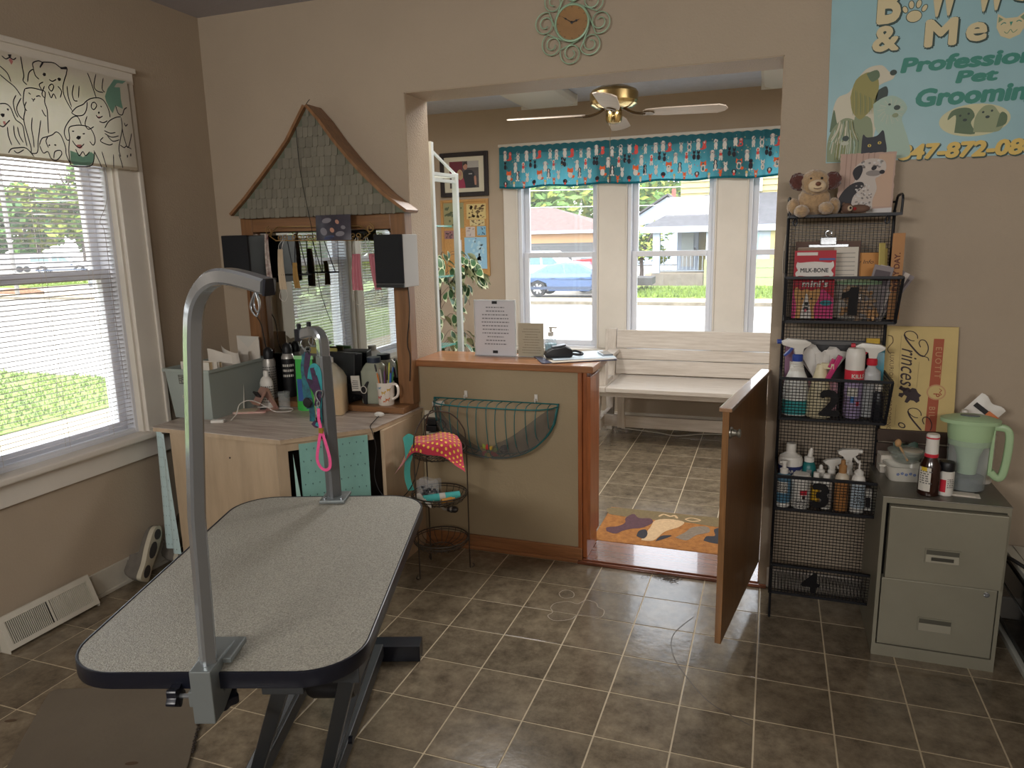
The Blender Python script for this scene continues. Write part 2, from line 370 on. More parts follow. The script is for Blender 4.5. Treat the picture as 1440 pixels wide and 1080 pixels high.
# glowing panels added around the rear fill lamps, out of view
for x_, lab in ((.1, 'added fill light panel on the rear wall nearer the left windows'), (2.2, 'added fill light panel on the rear wall nearer the right wall')):
    t = thing('added_fill_panel', lab, 'light', (x_, YR, 2.05)); MB().box(-.58, .58, .001, .07, -.18, .18).build('housing', white_trim, t, bev=.006); MB().box(-.55, .55, .0705, .08, -.15, .15).build('diffuser', mat('fill_panel_glow', (240, 236, 226), .5, emit=((255, 246, 230), 1.5)), t)
k = MB()
for a, b in LW: k.box(XL - .03, XL + .003, b, b + .004, LZ0 + .016, LZ1).box(XL - .03, XL + .003, a - .004, a, LZ0 + .016, LZ1).box(XL - .03, XL + .003, a, b, LZ1 - .004, LZ1)
for a, b in LW: k.box(XL - .031, XL + .002, b - .012, b, LZ0 + .016, LZ1 - .004).box(XL - .031, XL + .002, a, a + .012, LZ0 + .016, LZ1 - .004)
struct(k, 'trim_11', white_trim)
# ------------------------------------------------------------------ outdoors, seen through the panes
GZ = -.8
asphalt = mat('pale_worn_asphalt', (150, 148, 142), .9, var=.08, scale=1.2)
conc = mat('pale_concrete', (160, 146, 120), .9, var=.07, scale=2)
grass_m = mat('sunlit_grass', (116, 134, 56), .9, c2=(84, 108, 40), scale=3, bump=.5)
struct(MB().box(-220, 120, -80, 200, GZ - .5, GZ - .06), 'ground', mat('lot_gravel', (150, 144, 134), .95, var=.1, scale=1.5))
struct(MB().box(-220, 120, 7.6, 23.1, GZ - .06, GZ - .03), 'road', asphalt)
struct(MB().box(-7.8, -2.05, -40, 7.4, GZ - .05, GZ + .01), 'path.001', conc)
struct(MB().box(-220, 120, 23.1, 23.35, GZ - .03, GZ + .08), 'trim_10', mat('weathered_kerb', (120, 112, 96), .9, c2=(80, 74, 62), scale=3))
struct(MB().box(-220, 120, 23.35, 25.6, GZ - .03, GZ + .02), 'path', conc)
def stuff(mb, name, m, label, cat, **k):
    o = mb.build(name, m, kind='stuff', **k); return tag(o, label, cat)
def blades(mb, x0, x1, y0, y1, z, n, h, seed):
    rn = random.Random(seed)
    for _ in range(n):
        x, y = rn.uniform(x0, x1), rn.uniform(y0, y1); a = rn.uniform(0, pi); q = h * rn.uniform(.6, 1.3); w = h * .22
        mb.add([(x - w * cos(a), y - w * sin(a), z), (x + w * cos(a), y + w * sin(a), z), (x + rn.uniform(-.5, .5) * h, y + rn.uniform(-.5, .5) * h, z + q)], [(0, 1, 2)])
mb = MB().box(-5.2, 9, 25.62, 33.5, GZ - .06, GZ + .03); blades(mb, -5.2, 9, 25.7, 31, GZ + .03, 5000, .16, 3)
stuff(mb, 'lawn', grass_m, 'strip of green lawn before the yellow house across the street', 'lawn')
mb = MB().box(-45, -7.82, -40, 7.3, GZ - .05, GZ + .02); blades(mb, -15, -7.85, -2, 7.3, GZ + .02, 9000, .08, 4)
stuff(mb, 'lawn', grass_m, 'bright green lawn just outside the left window', 'lawn')
mb = MB().box(-62, -44, 31.5, 38, GZ - .06, GZ + .03); blades(mb, -60, -44, 32, 37, GZ + .03, 1500, .2, 5)
stuff(mb, 'verge', grass_m, 'patch of grass far across the street beyond the blind', 'lawn')

# trees: trunk and branches, crown of leaf cards in clumps
bark = mat('grey_bark', (88, 78, 72), .9, var=.25, scale=6, stretch=(1, 1, .3))
leafs = [mat('leaf_green_%s' % n, c, .75, rnd=.0, var=.35, scale=1.3) for n, c in (('mid', (86, 118, 54)), ('yellow', (132, 144, 62)), ('deep', (66, 100, 56)))]
def tree(x, y, h, r, label, seed, lm=0, trunk=.3, n=1500, group=None, ls=.28, cz=.62, name='tree', squash=.8):
    rn = random.Random(seed); t = thing(name, label, 'tree' if name == 'tree' else 'shrub', (x, y, GZ - .06), 0, group)
    b = MB(); fork = h * .32
    b.tube([(0, 0, 0), (.05, 0, fork * .5), (0, .05, fork)], [trunk, trunk * .85, trunk * .75], 8); tips = []
    for k in range(6):
        a = 2 * pi * k / 6 + rn.uniform(-.4, .4); q = rn.uniform(.45, .8) * r
        p = [(0, 0, fork * .9), (q * .4 * cos(a), q * .4 * sin(a), fork + (h - fork) * .35), (q * cos(a), q * sin(a), h * rn.uniform(.66, .86))]
        b.tube(bez(p, 3), [trunk * .6 * (1 - .12 * i) for i in range(7)], 6)
    b.build('trunk', bark, t, smooth=True)
    c = MB()
    cl = [(rn.gauss(0, .45) * r, rn.gauss(0, .45) * r, h * cz + rn.gauss(0, .32) * r * squash, rn.uniform(.28, .45) * r) for _ in range(16)]
    for _ in range(n):
        cx, cy, cz_, cr = cl[rn.randrange(16)]; d = V((rn.gauss(0, 1), rn.gauss(0, 1), rn.gauss(0, 1))).normalized() * cr * rn.uniform(.55, 1.05)
        p = V((cx, cy, max(cz_ + d.z, .25 if name == 'shrub' else 1.0))) + V((d.x, d.y, 0)); u = V((rn.gauss(0, 1), rn.gauss(0, 1), rn.gauss(0, .5))).normalized(); w = u.orthogonal().normalized(); q = ls * rn.uniform(.7, 1.4)
        c.add([p - u * q, p + w * q * .5, p + u * q, p - w * q * .5], [(0, 1, 2, 3)], rn.choice((0, 0, 1)))
    c.build('crown', [leafs[lm], leafs[(lm + 1) % 3]], t, kind='stuff')
    return t
tree(-17.5, 52, 11, 5.2, 'big forked tree standing behind the peach garage', 1, 0, .5, 2600, ls=.4, cz=.5, squash=1.2)
tree(-27, 60, 12, 6, 'bushy tree left of the forked one behind the peach garage', 2, 1, .4, 2600, ls=.45, cz=.45, squash=1.2)
tree(-13, 74, 15, 6.5, 'tall green tree rising behind the white gabled house', 3, 0, .4, 2600, ls=.5, cz=.48, squash=1.2)
tree(-4.6, 80, 14, 6, 'rounded green tree between white gabled house and yellow house', 21, 0, .4, 2200, ls=.5, cz=.48, squash=1.2)
tree(-5.4, 37.5, 3.6, 1.55, 'round yellow green bush left of the yellow house porch', 4, 1, .12, 1500, ls=.13, cz=.55, name='shrub')
for k, (x, y, h, r, lm, w) in enumerate([(-84.5, 57.5, 10, 3.6, 2, 'deep green tree at the left end of the row'), (-82, 62, 11.5, 3.6, 1, 'yellow green tree left of the row middle'), (-79.4, 66, 15, 3.8, 0, 'tall green tree right of the row middle'), (-76.5, 70.5, 16.5, 4, 2, 'tallest tree at the right end of the row'), (-103, 76, 14, 6, 0, 'pale tree behind the row')]):
    tree(x, y, h, r, w + ' seen through the left blind', 30 + k, lm, .25, 2300, 'trees beyond the lot', ls=.55, cz=.48, squash=1.3)
for k, (x, y, h, r, lm, w) in enumerate([(-11, -10.5, 6.5, 3.2, 0, 'nearest'), (-13, -15.5, 7, 3.6, 1, 'middle'), (-14.5, -21, 7.5, 3.8, 0, 'farthest')]):
    tree(x, y, h, r, w + ' of three leafy trees mirrored in the house shaped mirror', 60 + k, lm, .2, 2600, 'trees mirrored in the wall mirror', ls=.27, cz=.42, squash=1.15)

# vehicles
tyre = mat('black_tyre', (34, 34, 36), .8); chrome_rim = mat('silver_wheel_rim', (190, 192, 196), .35, metal=.6); car_glass = mat('car_window_glass', (96, 122, 128), .08, spec=.9)
def car(name, label, x, y, rz, prof, cabin, body_m, wb, wr, width, zs=1):
    """prof: side outline (x along the length, z); cabin: glass outlines"""
    t = thing(name, label, 'car', (x, y, GZ), rz); hw_ = width / 2
    M = MX(((1, 0, 0, 0), (0, 0, -1, hw_), (0, 1, 0, 0), (0, 0, 0, 1)))
    b = MB()
    b.prism(prof, M, width); bo = b.build('body', body_m, t, bev=.05, smooth=40, solid=1)
    for g in cabin:
        k = MB()
        for s in (-hw_ - .012, hw_ - .008): k.prism(g, MX(((1, 0, 0, 0), (0, 0, 1, s), (0, 1, 0, 0), (0, 0, 0, 1))), .02)
        k.build('side_window', car_glass, t)
    for sx in (-wb / 2, wb / 2):
        for s in (-1, 1):
            Mw = MX.Translation((sx, s * (hw_ - .12), wr)) @ MX.Rotation(pi / 2, 4, 'X')
            k = MB(Mw); k.lathe([(wr * .62, -.11), (wr * .95, -.11), (wr, -.08), (wr, .08), (wr * .95, .11), (wr * .62, .11)], n=24); wo = k.build('wheel', tyre, t, smooth=True)
            k = MB(Mw); k.lathe([(.05, -.09), (wr * .63, -.09), (wr * .66, 0), (wr * .63, .09), (.05, .09)], n=20)
            for q in range(7):
                a = 2 * pi * q / 7
                for zz in (-.125, .085): k.bar((.03 * cos(a), .03 * sin(a), zz + .02), (wr * .62 * cos(a), wr * .62 * sin(a), zz + .02), .07, .04)
            k.build('rim', chrome_rim, wo)
    k = MB(); k.box(-wb / 2 - .55, wb / 2 + .6, -hw_ - .012, -hw_ - .0, .3, .42); k.box(-wb / 2 + .55, -wb / 2 + .72, -hw_ - .02, -hw_, .74, .77); k.box(.42, .6, -hw_ - .02, -hw_, .74, .77); k.box(.92, 1.1, -hw_ - .16, -hw_, .8, .92)
    k.build('trim_strip', mat('dark_car_trim', (50, 62, 84), .4), t)
    return t
sedan = [(-2.3, .34), (-2.38, .6), (-2.3, .86), (-1.55, .98), (-.95, 1.28), (-.2, 1.4), (.45, 1.36), (1.2, .98), (2.0, .86), (2.34, .7), (2.36, .36), (1.85, .26), (1.7, .55), (1.32, .68), (.95, .55), (.84, .24), (-.88, .24), (-.98, .55), (-1.34, .68), (-1.7, .55), (-1.82, .28)]
blue_paint = mat('metallic_blue_paint', (72, 98, 142), .22, metal=.35, coat=.8)
car('blue_sedan', 'blue four door sedan parked across the street before the peach garage', -6.35, 27.0, 0, sedan, [[(-1.35, .98), (-.9, 1.22), (-.3, 1.32), (-.22, .96)], [(-.14, .96), (-.2, 1.32), (.38, 1.28), (.95, .96)]], blue_paint, 2.66, .33, 1.76)
suv = [(-2.25, .4), (-2.3, 1.0), (-2.15, 1.68), (-1.6, 1.78), (.4, 1.76), (1.15, 1.12), (2.1, 1.0), (2.25, .8), (2.25, .42), (1.8, .32), (1.65, .6), (1.3, .74), (.95, .6), (.85, .3), (-.85, .3), (-.95, .6), (-1.3, .74), (-1.65, .6), (-1.8, .34)]
suvg = [[(-2.0, 1.14), (-1.95, 1.62), (-1.1, 1.66), (-1.05, 1.14)], [(-.95, 1.14), (-1.0, 1.66), (-.1, 1.66), (-.05, 1.14)], [(.05, 1.14), (.0, 1.66), (.38, 1.64), (.85, 1.14)]]
white_paint = mat('white_car_paint', (170, 174, 180), .3, coat=.6)
car('white_suv', 'white sport utility car parked behind the blue sedan', -8.9, 31.5, 0, suv, suvg, white_paint, 2.6, .36, 1.85)
pick = [(-2.7, .5), (-2.75, 1.1), (-2.7, 1.75), (-.7, 1.8), (.35, 1.78), (1.05, 1.16), (2.5, 1.08), (2.65, .9), (2.65, .5), (2.2, .42), (2.05, .7), (1.65, .84), (1.25, .7), (1.1, .4), (-1.1, .4), (-1.25, .7), (-1.65, .84), (-2.05, .7), (-2.2, .42)]
car('pickup_truck', 'white pickup with topper parked far off beyond the blind', -65.2, 51.4, R(35), pick, [[(-2.55, 1.2), (-2.5, 1.66), (-1.0, 1.68), (-.95, 1.2)], [(-.7, 1.2), (-.65, 1.7), (-.2, 1.7), (-.15, 1.2)], [(-.05, 1.2), (-.1, 1.7), (.3, 1.68), (.8, 1.2)]], white_paint, 3.3, .38, 1.9)
car('parked_car', 'pale car far off left of the white pickup', -73.5, 45.5, R(35), sedan, [[(-1.35, .98), (-.9, 1.22), (-.3, 1.32), (-.22, .96)], [(-.14, .96), (-.2, 1.32), (.38, 1.28), (.95, .96)]], white_paint, 2.66, .33, 1.76)
car('grey_car', 'silver grey car nosing out across the street beyond the blind', -31.2, 28.4, R(200), sedan, [[(-1.35, .98), (-.9, 1.22), (-.3, 1.32), (-.22, .96)], [(-.14, .96), (-.2, 1.32), (.38, 1.28), (.95, .96)]], mat('silver_grey_paint', (120, 126, 134), .3, metal=.5), 2.66, .33, 1.76)
t = thing('box_trailer', 'pale corrugated box trailer before the far trees', 'trailer', (-75.5, 55.5, GZ), R(36))
k = MB(); k.box(-2.9, 2.6, -.9, .9, .55, 2.0); k.build('body', mat('pale_grey_trailer', (160, 164, 168), .5), t)
for i in range(11): MB().box(-2.85 + i * .5, -2.75 + i * .5, -.94, -.9, .6, 1.95).build('rib', mat('pale_grey_trailer', (160, 164, 168)), t)
for s in (-.6, .1): MB(MX.Translation((s, -.85, .33)) @ MX.Rotation(pi / 2, 4, 'X')).lathe([(.05, -.1), (.33, -.1), (.33, .1), (.05, .1)], n=16).build('wheel', tyre, t)
mb = MB(); mb.tube([(-36.5, 25.3, GZ), (-36.5, 25.3, 8)], .11, 8)
tag(mb.build('utility_pole', mat('grey_pole', (120, 118, 116), .8)), 'slim grey pole standing on the corner beyond the blind', 'pole')
mb = MB().ball((-38, 26.6, GZ), (1.6, .7, .3), 14)
tag(mb.build('mulch_bed', mat('brown_mulch', (120, 84, 62), .95, var=.3, scale=9), kind='stuff'), 'low heap of brown mulch by the corner pole', 'mulch')

# red plough on a small white truck, by the porch
redp = mat('red_plough_paint', (176, 42, 44), .4)
t = thing('plough_truck', 'white work truck with raised red plough arm by the porch', 'truck', (-5.2, 29.6, GZ), R(4))
b = MB(); b.box(-1.8, .1, -.85, .85, .55, 1.1); b.box(-1.8, -.4, -.8, .8, 1.1, 1.62); b.build('body', white_paint, t, bev=.08)
MB().box(-1.4, -.5, -.82, .82, 1.16, 1.5).build('side_window', car_glass, t)
for x in (-1.25, -.1):
    for s in (-.75, .75):
        Mw = MX.Translation((x, s, .36)) @ MX.Rotation(pi / 2, 4, 'X'); MB(Mw).lathe([(.05, -.12), (.36, -.12), (.36, .12), (.05, .12)], n=18).build('wheel', tyre, t)
b = MB(); b.bar((-1.7, -.9, 1.3), (.5, -.9, 1.42), .12, .22); b.bar((.3, -.9, 1.36), (1.05, -.9, 1.75), .1, .12); b.bar((.5, -.9, 1.4), (.9, -.9, .6), .1, .14); b.build('lift_arm', redp, t, bev=.02)
b = MB(); b.box(.5, 1.0, -.95, -.7, .2, .62); b.bar((-1.0, -.92, .95), (.6, -.92, .7), .1, .1); b.build('hitch', redp, t, bev=.02)
b = MB(); b.box(.2, 1.7, -.9, .9, .3, .62); b.build('flatbed', mat('dark_flatbed', (60, 58, 56), .8), t, bev=.02)

# houses across the street
peach = mat('peach_stucco', (184, 144, 106), .8, var=.05, scale=3); roof_m = mat('pinkish_grey_shingle', (96, 80, 77), .9, var=.2, scale=5, bump=.3)
yel = mat('pale_yellow_siding', (158, 146, 98), .7); wht = mat('white_house_paint', (150, 160, 176), .6); dgl = mat('dark_house_glass', (70, 84, 92), .1, spec=.8)
grey_roof = mat('grey_asphalt_shingle', (74, 74, 78), .9, var=.2, scale=4, bump=.3)
t = thing('garage_building', 'peach garage with a hipped pinkish shingle roof across the street', 'building', (-10.6, 36, GZ))
b = MB(); b.box(-4.5, 3.6, 0, 6, 0, 2.75); b.build('wall', peach, t)
b = MB(); b.add([(-5, -.45, 2.7), (4.1, -.45, 2.7), (4.1, 6.5, 2.7), (-5, 6.5, 2.7), (-2.2, 3, 4.1), (-.2, 3, 4.1)], [(0, 1, 5, 4), (1, 2, 5), (2, 3, 4, 5), (3, 0, 4), (3, 2, 1, 0)]); b.build('roof', roof_m, t)
MB().box(-5.05, 4.15, -.52, -.4, 2.6, 2.76).build('gutter', wht, t)
d = MB().box(-.6, 3.0, -.06, .02, .0, 2.1).build('garage_door', mat('dark_garage_opening', (74, 76, 78), .5), t)
for i in range(4): MB().box(-.6, 3.0, -.075, -.06, .5 * i + .46, .5 * i + .5).build('door_rail', mat('door_rail_grey', (96, 96, 98), .5), d)
f = MB().box(-2.0, -1.35, -.05, .02, .05, 2.05).build('side_door', dgl, t)
MB().box(-2.08, -1.27, -.03, .0, .0, 2.13).build('door_frame', wht, t)
MB(MX.Rotation(.5, 4, 'Y')).box(-3.3, -2.5, -.5, -.1, .95, 1.5).build('lamp_box', mat('white_flood_box', (190, 190, 188), .5), t)
t = thing('white_house', 'white gabled house behind the yellow green bush', 'house', (-7.6, 60, GZ))
b = MB(); b.prism([(-2.2, 0), (2.4, 0), (2.4, 4.0), (.5, 5.55), (-2.2, 3.9)], MX(((1, 0, 0, 0), (0, 0, -1, 6), (0, 1, 0, 0), (0, 0, 0, 1))), 6); b.build('wall', wht, t)
b = MB(); b.bar((-2.5, 3, 3.85), (.5, 3, 5.72), 6.6, .16, up=(0, 1, 0)); b = MB()
for a, c in (((-2.6, 3.72), (.5, 5.66)), ((.5, 5.66), (2.7, 3.86))):
    b.add([(a[0], -.3, a[1]), (c[0], -.3, c[1]), (c[0], 6.3, c[1]), (a[0], 6.3, a[1]), (a[0], -.3, a[1] + .14), (c[0], -.3, c[1] + .14), (c[0], 6.3, c[1] + .14), (a[0], 6.3, a[1] + .14)], [(0, 1, 5, 4), (4, 5, 6, 7), (3, 2, 1, 0), (2, 3, 7, 6)])
b.build('roof', grey_roof, t)
w = MB().box(-1.35, -.55, -.06, 0, 2.1, 3.5).build('window', wht, t); MB().box(-1.27, -.63, -.08, -.06, 2.18, 2.8).box(-1.27, -.63, -.08, -.06, 2.86, 3.42).build('pane', dgl, w)
MB().box(.55, .85, 2, 2.4, 5.5, 6.3).build('chimney', mat('brick_red', (150, 84, 74), .9), t)
b = MB().box(-4, -2.1, -.5, 5, 0, 1.6); b.build('lean_to', wht, t); MB().box(-4.2, -1.9, -.7, 5, 1.6, 1.72).build('lean_to_roof', grey_roof, t)
t = thing('white_shed', 'small pale gable seen between tree trunks above the garage', 'house', (-22.5, 70, GZ))
MB().prism([(-2.4, 0), (2.6, 0), (2.6, 4.2), (.2, 6.6), (-2.4, 4.4)], MX(((1, 0, 0, 0), (0, 0, -1, 4), (0, 1, 0, 0), (0, 0, 0, 1))), 4).build('wall', wht, t)
MB().bar((-2.7, 2, 4.25), (.2, 2, 6.72), 4.4, .15).bar((.2, 2, 6.72), (2.9, 2, 4.05), 4.4, .15).build('roof', grey_roof, t)

t = thing('yellow_house', 'pale yellow sided house with a white front porch', 'house', (-3.2, 34.5, GZ))
b = MB(); b.box(0.05, 9, 1.6, 9, 0, 6.6); b.build('wall', yel, t)
lap = MB().box(0, 9.05, 1.55, 1.6, 0, .02).build('siding_board', yel, t); lap.rotation_euler = (0, 0, 0)
lb = MB().add([(0, 1.6, 0), (9.05, 1.6, 0), (9.05, 1.6, .27), (0, 1.6, .27), (0, 1.53, 0), (9.05, 1.53, 0)], [(4, 5, 2, 3), (4, 0, 1, 5)]).build('siding_board', yel, t); lb.location.z = .3
for i in range(1, 23): inst(lb, t, (0, 0, .3 + .275 * i))
b = MB(); b.add([(-1.35, -1.9, 2.75), (9.3, -1.9, 2.75), (9.3, 1.6, 4.35), (1.2, 1.6, 4.35), (-1.35, 1.6, 2.75), (-1.35, -1.9, 2.6), (9.3, -1.9, 2.6), (-1.35, 1.6, 2.6), (9.3, 1.6, 2.6)], [(0, 1, 2, 3), (0, 3, 4), (0, 5, 6, 1), (0, 4, 7, 5), (5, 7, 8, 6)]); b.build('porch_roof', grey_roof, t)
MB().box(-1.42, 9.35, -1.98, -1.86, 2.5, 2.78).build('porch_fascia', wht, t)
b = MB(); b.box(-.9, 9, -1.7, 1.6, 0, .62); b.build('porch_floor', mat('porch_concrete', (124, 114, 98), .9, var=.1), t)
for x in (-.85, 1.6): MB().box(x, x + .32, -1.75, -1.45, .62, 2.6).build('porch_post', wht, t)
MB().box(1.92, 4.4, -1.68, -1.5, .62, 2.6).build('porch_wall', wht, t)
d = MB().box(-.1, .95, 1.4, 1.52, .62, 2.75).build('front_door', wht, t); MB().box(.12, .72, 1.36, 1.4, 1.6, 2.5).build('pane', mat('leaded_door_glass', (150, 160, 160), .2), d); MB().box(.12, .72, 1.36, 1.4, .8, 1.35).build('lower_panel', mat('door_lower_grey', (170, 166, 160), .5), d)
MB().box(.76, .82, 1.3, 1.4, 1.45, 1.75).build('handle', mat('black_metal', (24, 24, 26), .4), d)
w = MB().box(2.3, 4.0, -1.74, -1.66, 1.05, 2.45).build('porch_window', wht, t); MB().box(2.4, 3.1, -1.77, -1.74, 1.1, 2.4).box(3.2, 3.9, -1.77, -1.74, 1.1, 2.4).build('pane', mat('green_house_glass', (120, 150, 146), .1, spec=.8), w)
b = MB(); b.box(-.6, 1.6, -1.64, -1.6, 1.42, 1.47); b.box(-.6, 1.6, -1.64, -1.6, .7, .74); b.build('rail', mat('grey_railing', (120, 128, 138), .5), t)
for i in range(12): MB().box(-.55 + i * .18, -.52 + i * .18, -1.635, -1.605, .7, 1.45).build('baluster', MATS['grey_railing'], t)
b = MB()
for i in range(3): b.box(-2.0 + .4 * i, -.9, -1.7, -.4, .2 * i, .2 * i + .2)
b.build('step', mat('brick_steps', (166, 140, 118), .9), t)
MB().box(-.9, 1.5, -1.76, -1.7, .02, .58).build('porch_skirt', mat('dark_porch_skirt', (104, 96, 88), .9, var=.2, scale=6), t)
sb = MB().box(1.55, 9, -1.8, -1.7, 0, .4).build('siding_board.001', mat('sage_siding', (136, 148, 104), .7), t)
for i in range(1, 3): inst(sb, t, (0, 0, .42 * i))
d = MB().box(5.0, 6.0, -1.82, -1.7, .3, 2.4).build('side_door', wht, t)
MB().box(5.15, 5.45, -1.85, -1.82, 1.3, 2.2).box(5.55, 5.85, -1.85, -1.82, 1.3, 2.2).build('pane', MATS['green_house_glass'], d)
MB().box(4.4, 9, -1.72, -1.6, .6, 2.6).build('sun_room_wall', yel, t)
w = MB().box(2.75, 3.9, 1.45, 1.6, 4.4, 6.2).build('window', wht, t); MB().box(2.9, 3.75, 1.4, 1.45, 4.6, 6.0).build('pane', dgl, w)
w = MB().box(5.1, 6.3, 1.45, 1.6, 4.5, 6.2).build('window', wht, t); MB().box(5.25, 6.15, 1.4, 1.45, 4.6, 6.0).build('pane', dgl, w)
MB().box(5.5, 6.0, 1.2, 1.5, 4.6, 5.0).build('window_unit', mat('white_window_unit', (200, 204, 206), .5), t)
for k, z in enumerate((3.2, 4.3)):
    mb = MB(); mb.tube([(-60, 45, z + 1.4), (-30, 45.5, z + .7), (-5, 46, z + .3), (20, 47, z + .8)], .03, 5)
    tag(mb.build('overhead_wire', mat('pale_wire', (190, 190, 190), .5)), ['lower', 'upper'][k] + ' of the two overhead wires crossing before the trees', 'wire', 'overhead wires')
# ------------------------------------------------------------------ corner desk and the house-shaped mirror
ply = mat('pale_plywood', (184, 162, 134), .6, var=.12, scale=4, stretch=(4, 4, .6)); whitewash = mat('whitewashed_plank_print', (204, 192, 180), .4, c2=(142, 122, 108), scale=5, stretch=(1.2, 14, 1), detail=8)
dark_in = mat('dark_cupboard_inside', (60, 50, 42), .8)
DT = .715
desk = thing('corner_desk', 'plywood corner desk with whitewashed plank top and cut off corner', 'desk', (-.75, .4, 0))
top = [(-1.255, .045), (-.525, .015), (-.235, .31), (-.207, .725), (-1.255, .725)]
MB().prism(top, MX.Translation((0, 0, DT - .003)), .003).build('top_print', whitewash, desk, world=True)
ins = [(-1.25, .05), (-.527, .02), (-.239, .313), (-.211, .722), (-1.25, .722)]
MB().prism(ins, MX.Translation((0, 0, DT - .022)), .0188).build('top', ply, desk, world=True)
MB().box(-1.16, -.575, .055, .072, .0, DT - .023).build('side_panel', ply, desk, world=True, bev=.002)
MB().bar((-.55, .055, 0), (-.55, .055, DT - .023), .035, .045, up=(1, 1, 0)).build('post', ply, desk, world=True, bev=.002)
MB().box(-.236, -.218, .345, .722, .0, DT - .023).build('side_panel', ply, desk, world=True, bev=.002)
MB().bar((-.527, .055, DT - .042), (-.26, .325, DT - .042), .016, .036).build('front_rail', ply, desk, world=True)
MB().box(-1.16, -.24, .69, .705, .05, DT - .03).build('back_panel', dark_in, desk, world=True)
MB().prism([(-1.14, .08), (-.55, .09), (-.25, .36), (-.25, .68), (-1.14, .68)], MX.Translation((0, 0, .08)), .016).build('shelf', ply, desk, world=True)
for x, z in ((-1.02, .61), (-.83, .6)): MB(MX.Translation((x, .054, z)) @ MX.Rotation(pi / 2, 4, 'X')).lathe([(.004, -.001), (.004, .002)], n=8).build('screw', mat('dark_screw', (50, 44, 40), .5), desk, world=True)
teal_cloth = mat('teal_print_cloth', (128, 176, 166), .85, var=.05, scale=14, sheen=.3); pale_cloth = mat('pale_blue_print_cloth', (190, 212, 212), .85, var=.05, sheen=.3); dotm = mat('dark_teal_motif', (70, 96, 96), .8)
def curtain(name, label, a, b, z0, z1, m, amp, waves, flare=0, twist=0, back=None):
    a, b = V((*a, 0)), V((*b, 0)); d = b - a; n = V((d.y, -d.x, 0)).normalized()
    def fn(u, v, h=.0):
        q = (1 - v); return a + d * (u * (1 + flare * q) - flare * q * .5) + n * (amp * (.35 + .65 * q) * sin(2 * pi * waves * u + twist * q) + h) + V((0, 0, z0 + (z1 - z0) * v))
    t = thing(name, label, 'curtain', (a.x, a.y, 0))
    MB().grid(fn, 41, 18).build('cloth', m, t, world=True, smooth=60)
    k = MB(); rn = random.Random(5)
    for j in range(12):
        for i in range(9):
            u, v = (i + .5 + .5 * (j % 2)) / 9.6, (j + .5) / 12
            k.sheet([(u - .012, v), (u, v + .004), (u + .012, v), (u, v - .004)], lambda x, y: fn(x, y, .002)); k.sheet([(u - .003, v - .01), (u + .003, v - .01), (u + .003, v), (u - .003, v)], lambda x, y: fn(x, y, .002))
    k.build('motif', dotm, t, world=True, kind='stuff'); return t
curtain('cupboard_curtain', 'teal print cloth tacked across the cut corner of the desk', (-.475, .072), (-.268, .288), .06, DT - .03, teal_cloth, .007, 2.2)
t = curtain('side_curtain', 'pale blue print cloth hanging at the window end of the desk', (-1.275, .09), (-1.185, .048), .1, DT - .03, pale_cloth, .012, 1.4, .3, 1.5)
k = MB(); k.sheet([(0, 0), (.03, .02), (.05, .12), (.02, .3), (0, .5)], lambda u, v: V((-.487 + u, .055 + u * .4 - .01, .1 + v * 1.1)), 0)
tag(k.build('cloth_corner', mat('pale_teal_lining', (170, 206, 196), .8), solid=0), 'loose folded corner at the left edge of the teal desk curtain', 'cloth')

hm = thing('house_mirror', 'house shaped wall mirror with a shingled grey green gable', 'mirror', (-.69, .69, DT))
cedar = mat('golden_brown_wood', (128, 90, 58), .42, var=.25, scale=8, stretch=(6, 6, .5), coat=.15); cedar_h = mat('golden_brown_rail', (128, 90, 58), .42, var=.25, scale=8, stretch=(.5, 6, 6), coat=.15)
FY = .655
pl = MB().box(-1.13, -.228, .56, .722, DT, DT + .03).build('platform', cedar_h, hm, world=True, bev=.004)
MB().box(-1.155, -1.085, FY, .722, DT + .03, 1.665).build('stile', cedar, hm, world=True, bev=.003)
MB().box(-.3, -.222, FY, .722, DT + .03, 1.665).build('stile', cedar, hm, world=True, bev=.003)
MB().box(-1.085, -.3, FY + .002, .722, 1.585, 1.665).build('top_rail', cedar_h, hm, world=True, bev=.003)
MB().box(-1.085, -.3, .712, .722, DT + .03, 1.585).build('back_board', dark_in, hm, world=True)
mir = mat('mirror_glass', (232, 238, 236), .0, metal=1)
g = MB(MX.Translation((-.69, .706, 1.165)) @ MX.Rotation(R(0), 4, 'Z')); g.box(-.388, .388, -.003, .003, -.415, .415); g.build('mirror_glass', mir, hm, world=True)
rf = bpy.data.objects.new('roof', None); COL.objects.link(rf); rf.parent = hm
Lc = [(-.687, 2.151), (-.74, 2.08), (-.80, 2.0), (-.885, 1.915), (-.965, 1.84), (-1.07, 1.745), (-1.165, 1.668)]
Rc = [(-.687, 2.151), (-.625, 2.085), (-.555, 1.992), (-.475, 1.9), (-.405, 1.828), (-.3, 1.732), (-.19, 1.655)]
face = Lc + Rc[:0:-1]
MB().prism([(x, z) for x, z in face], MX(((1, 0, 0, 0), (0, 0, -1, .722), (0, 1, 0, 0), (0, 0, 0, 1))), .1).build('gable_board', mat('gable_backing', (96, 100, 84), .8), rf, world=True)
def offset_strip(c, s):
    mb = MB()
    for (x0, z0), (x1, z1) in zip(c[:-1], c[1:]):
        n = V((-(z1 - z0), 0, x1 - x0)).normalized() * s; a, b = V((x0, 0, z0)), V((x1, 0, z1))
        p = [a, b, b + n * .014, a + n * .014]
        mb.add([V((q.x, .600, q.z)) for q in p] + [V((q.x, .722, q.z)) for q in p], [(0, 1, 2, 3), (7, 6, 5, 4), (0, 4, 5, 1), (2, 6, 7, 3), (1, 5, 6, 2), (0, 3, 7, 4)])
    return mb
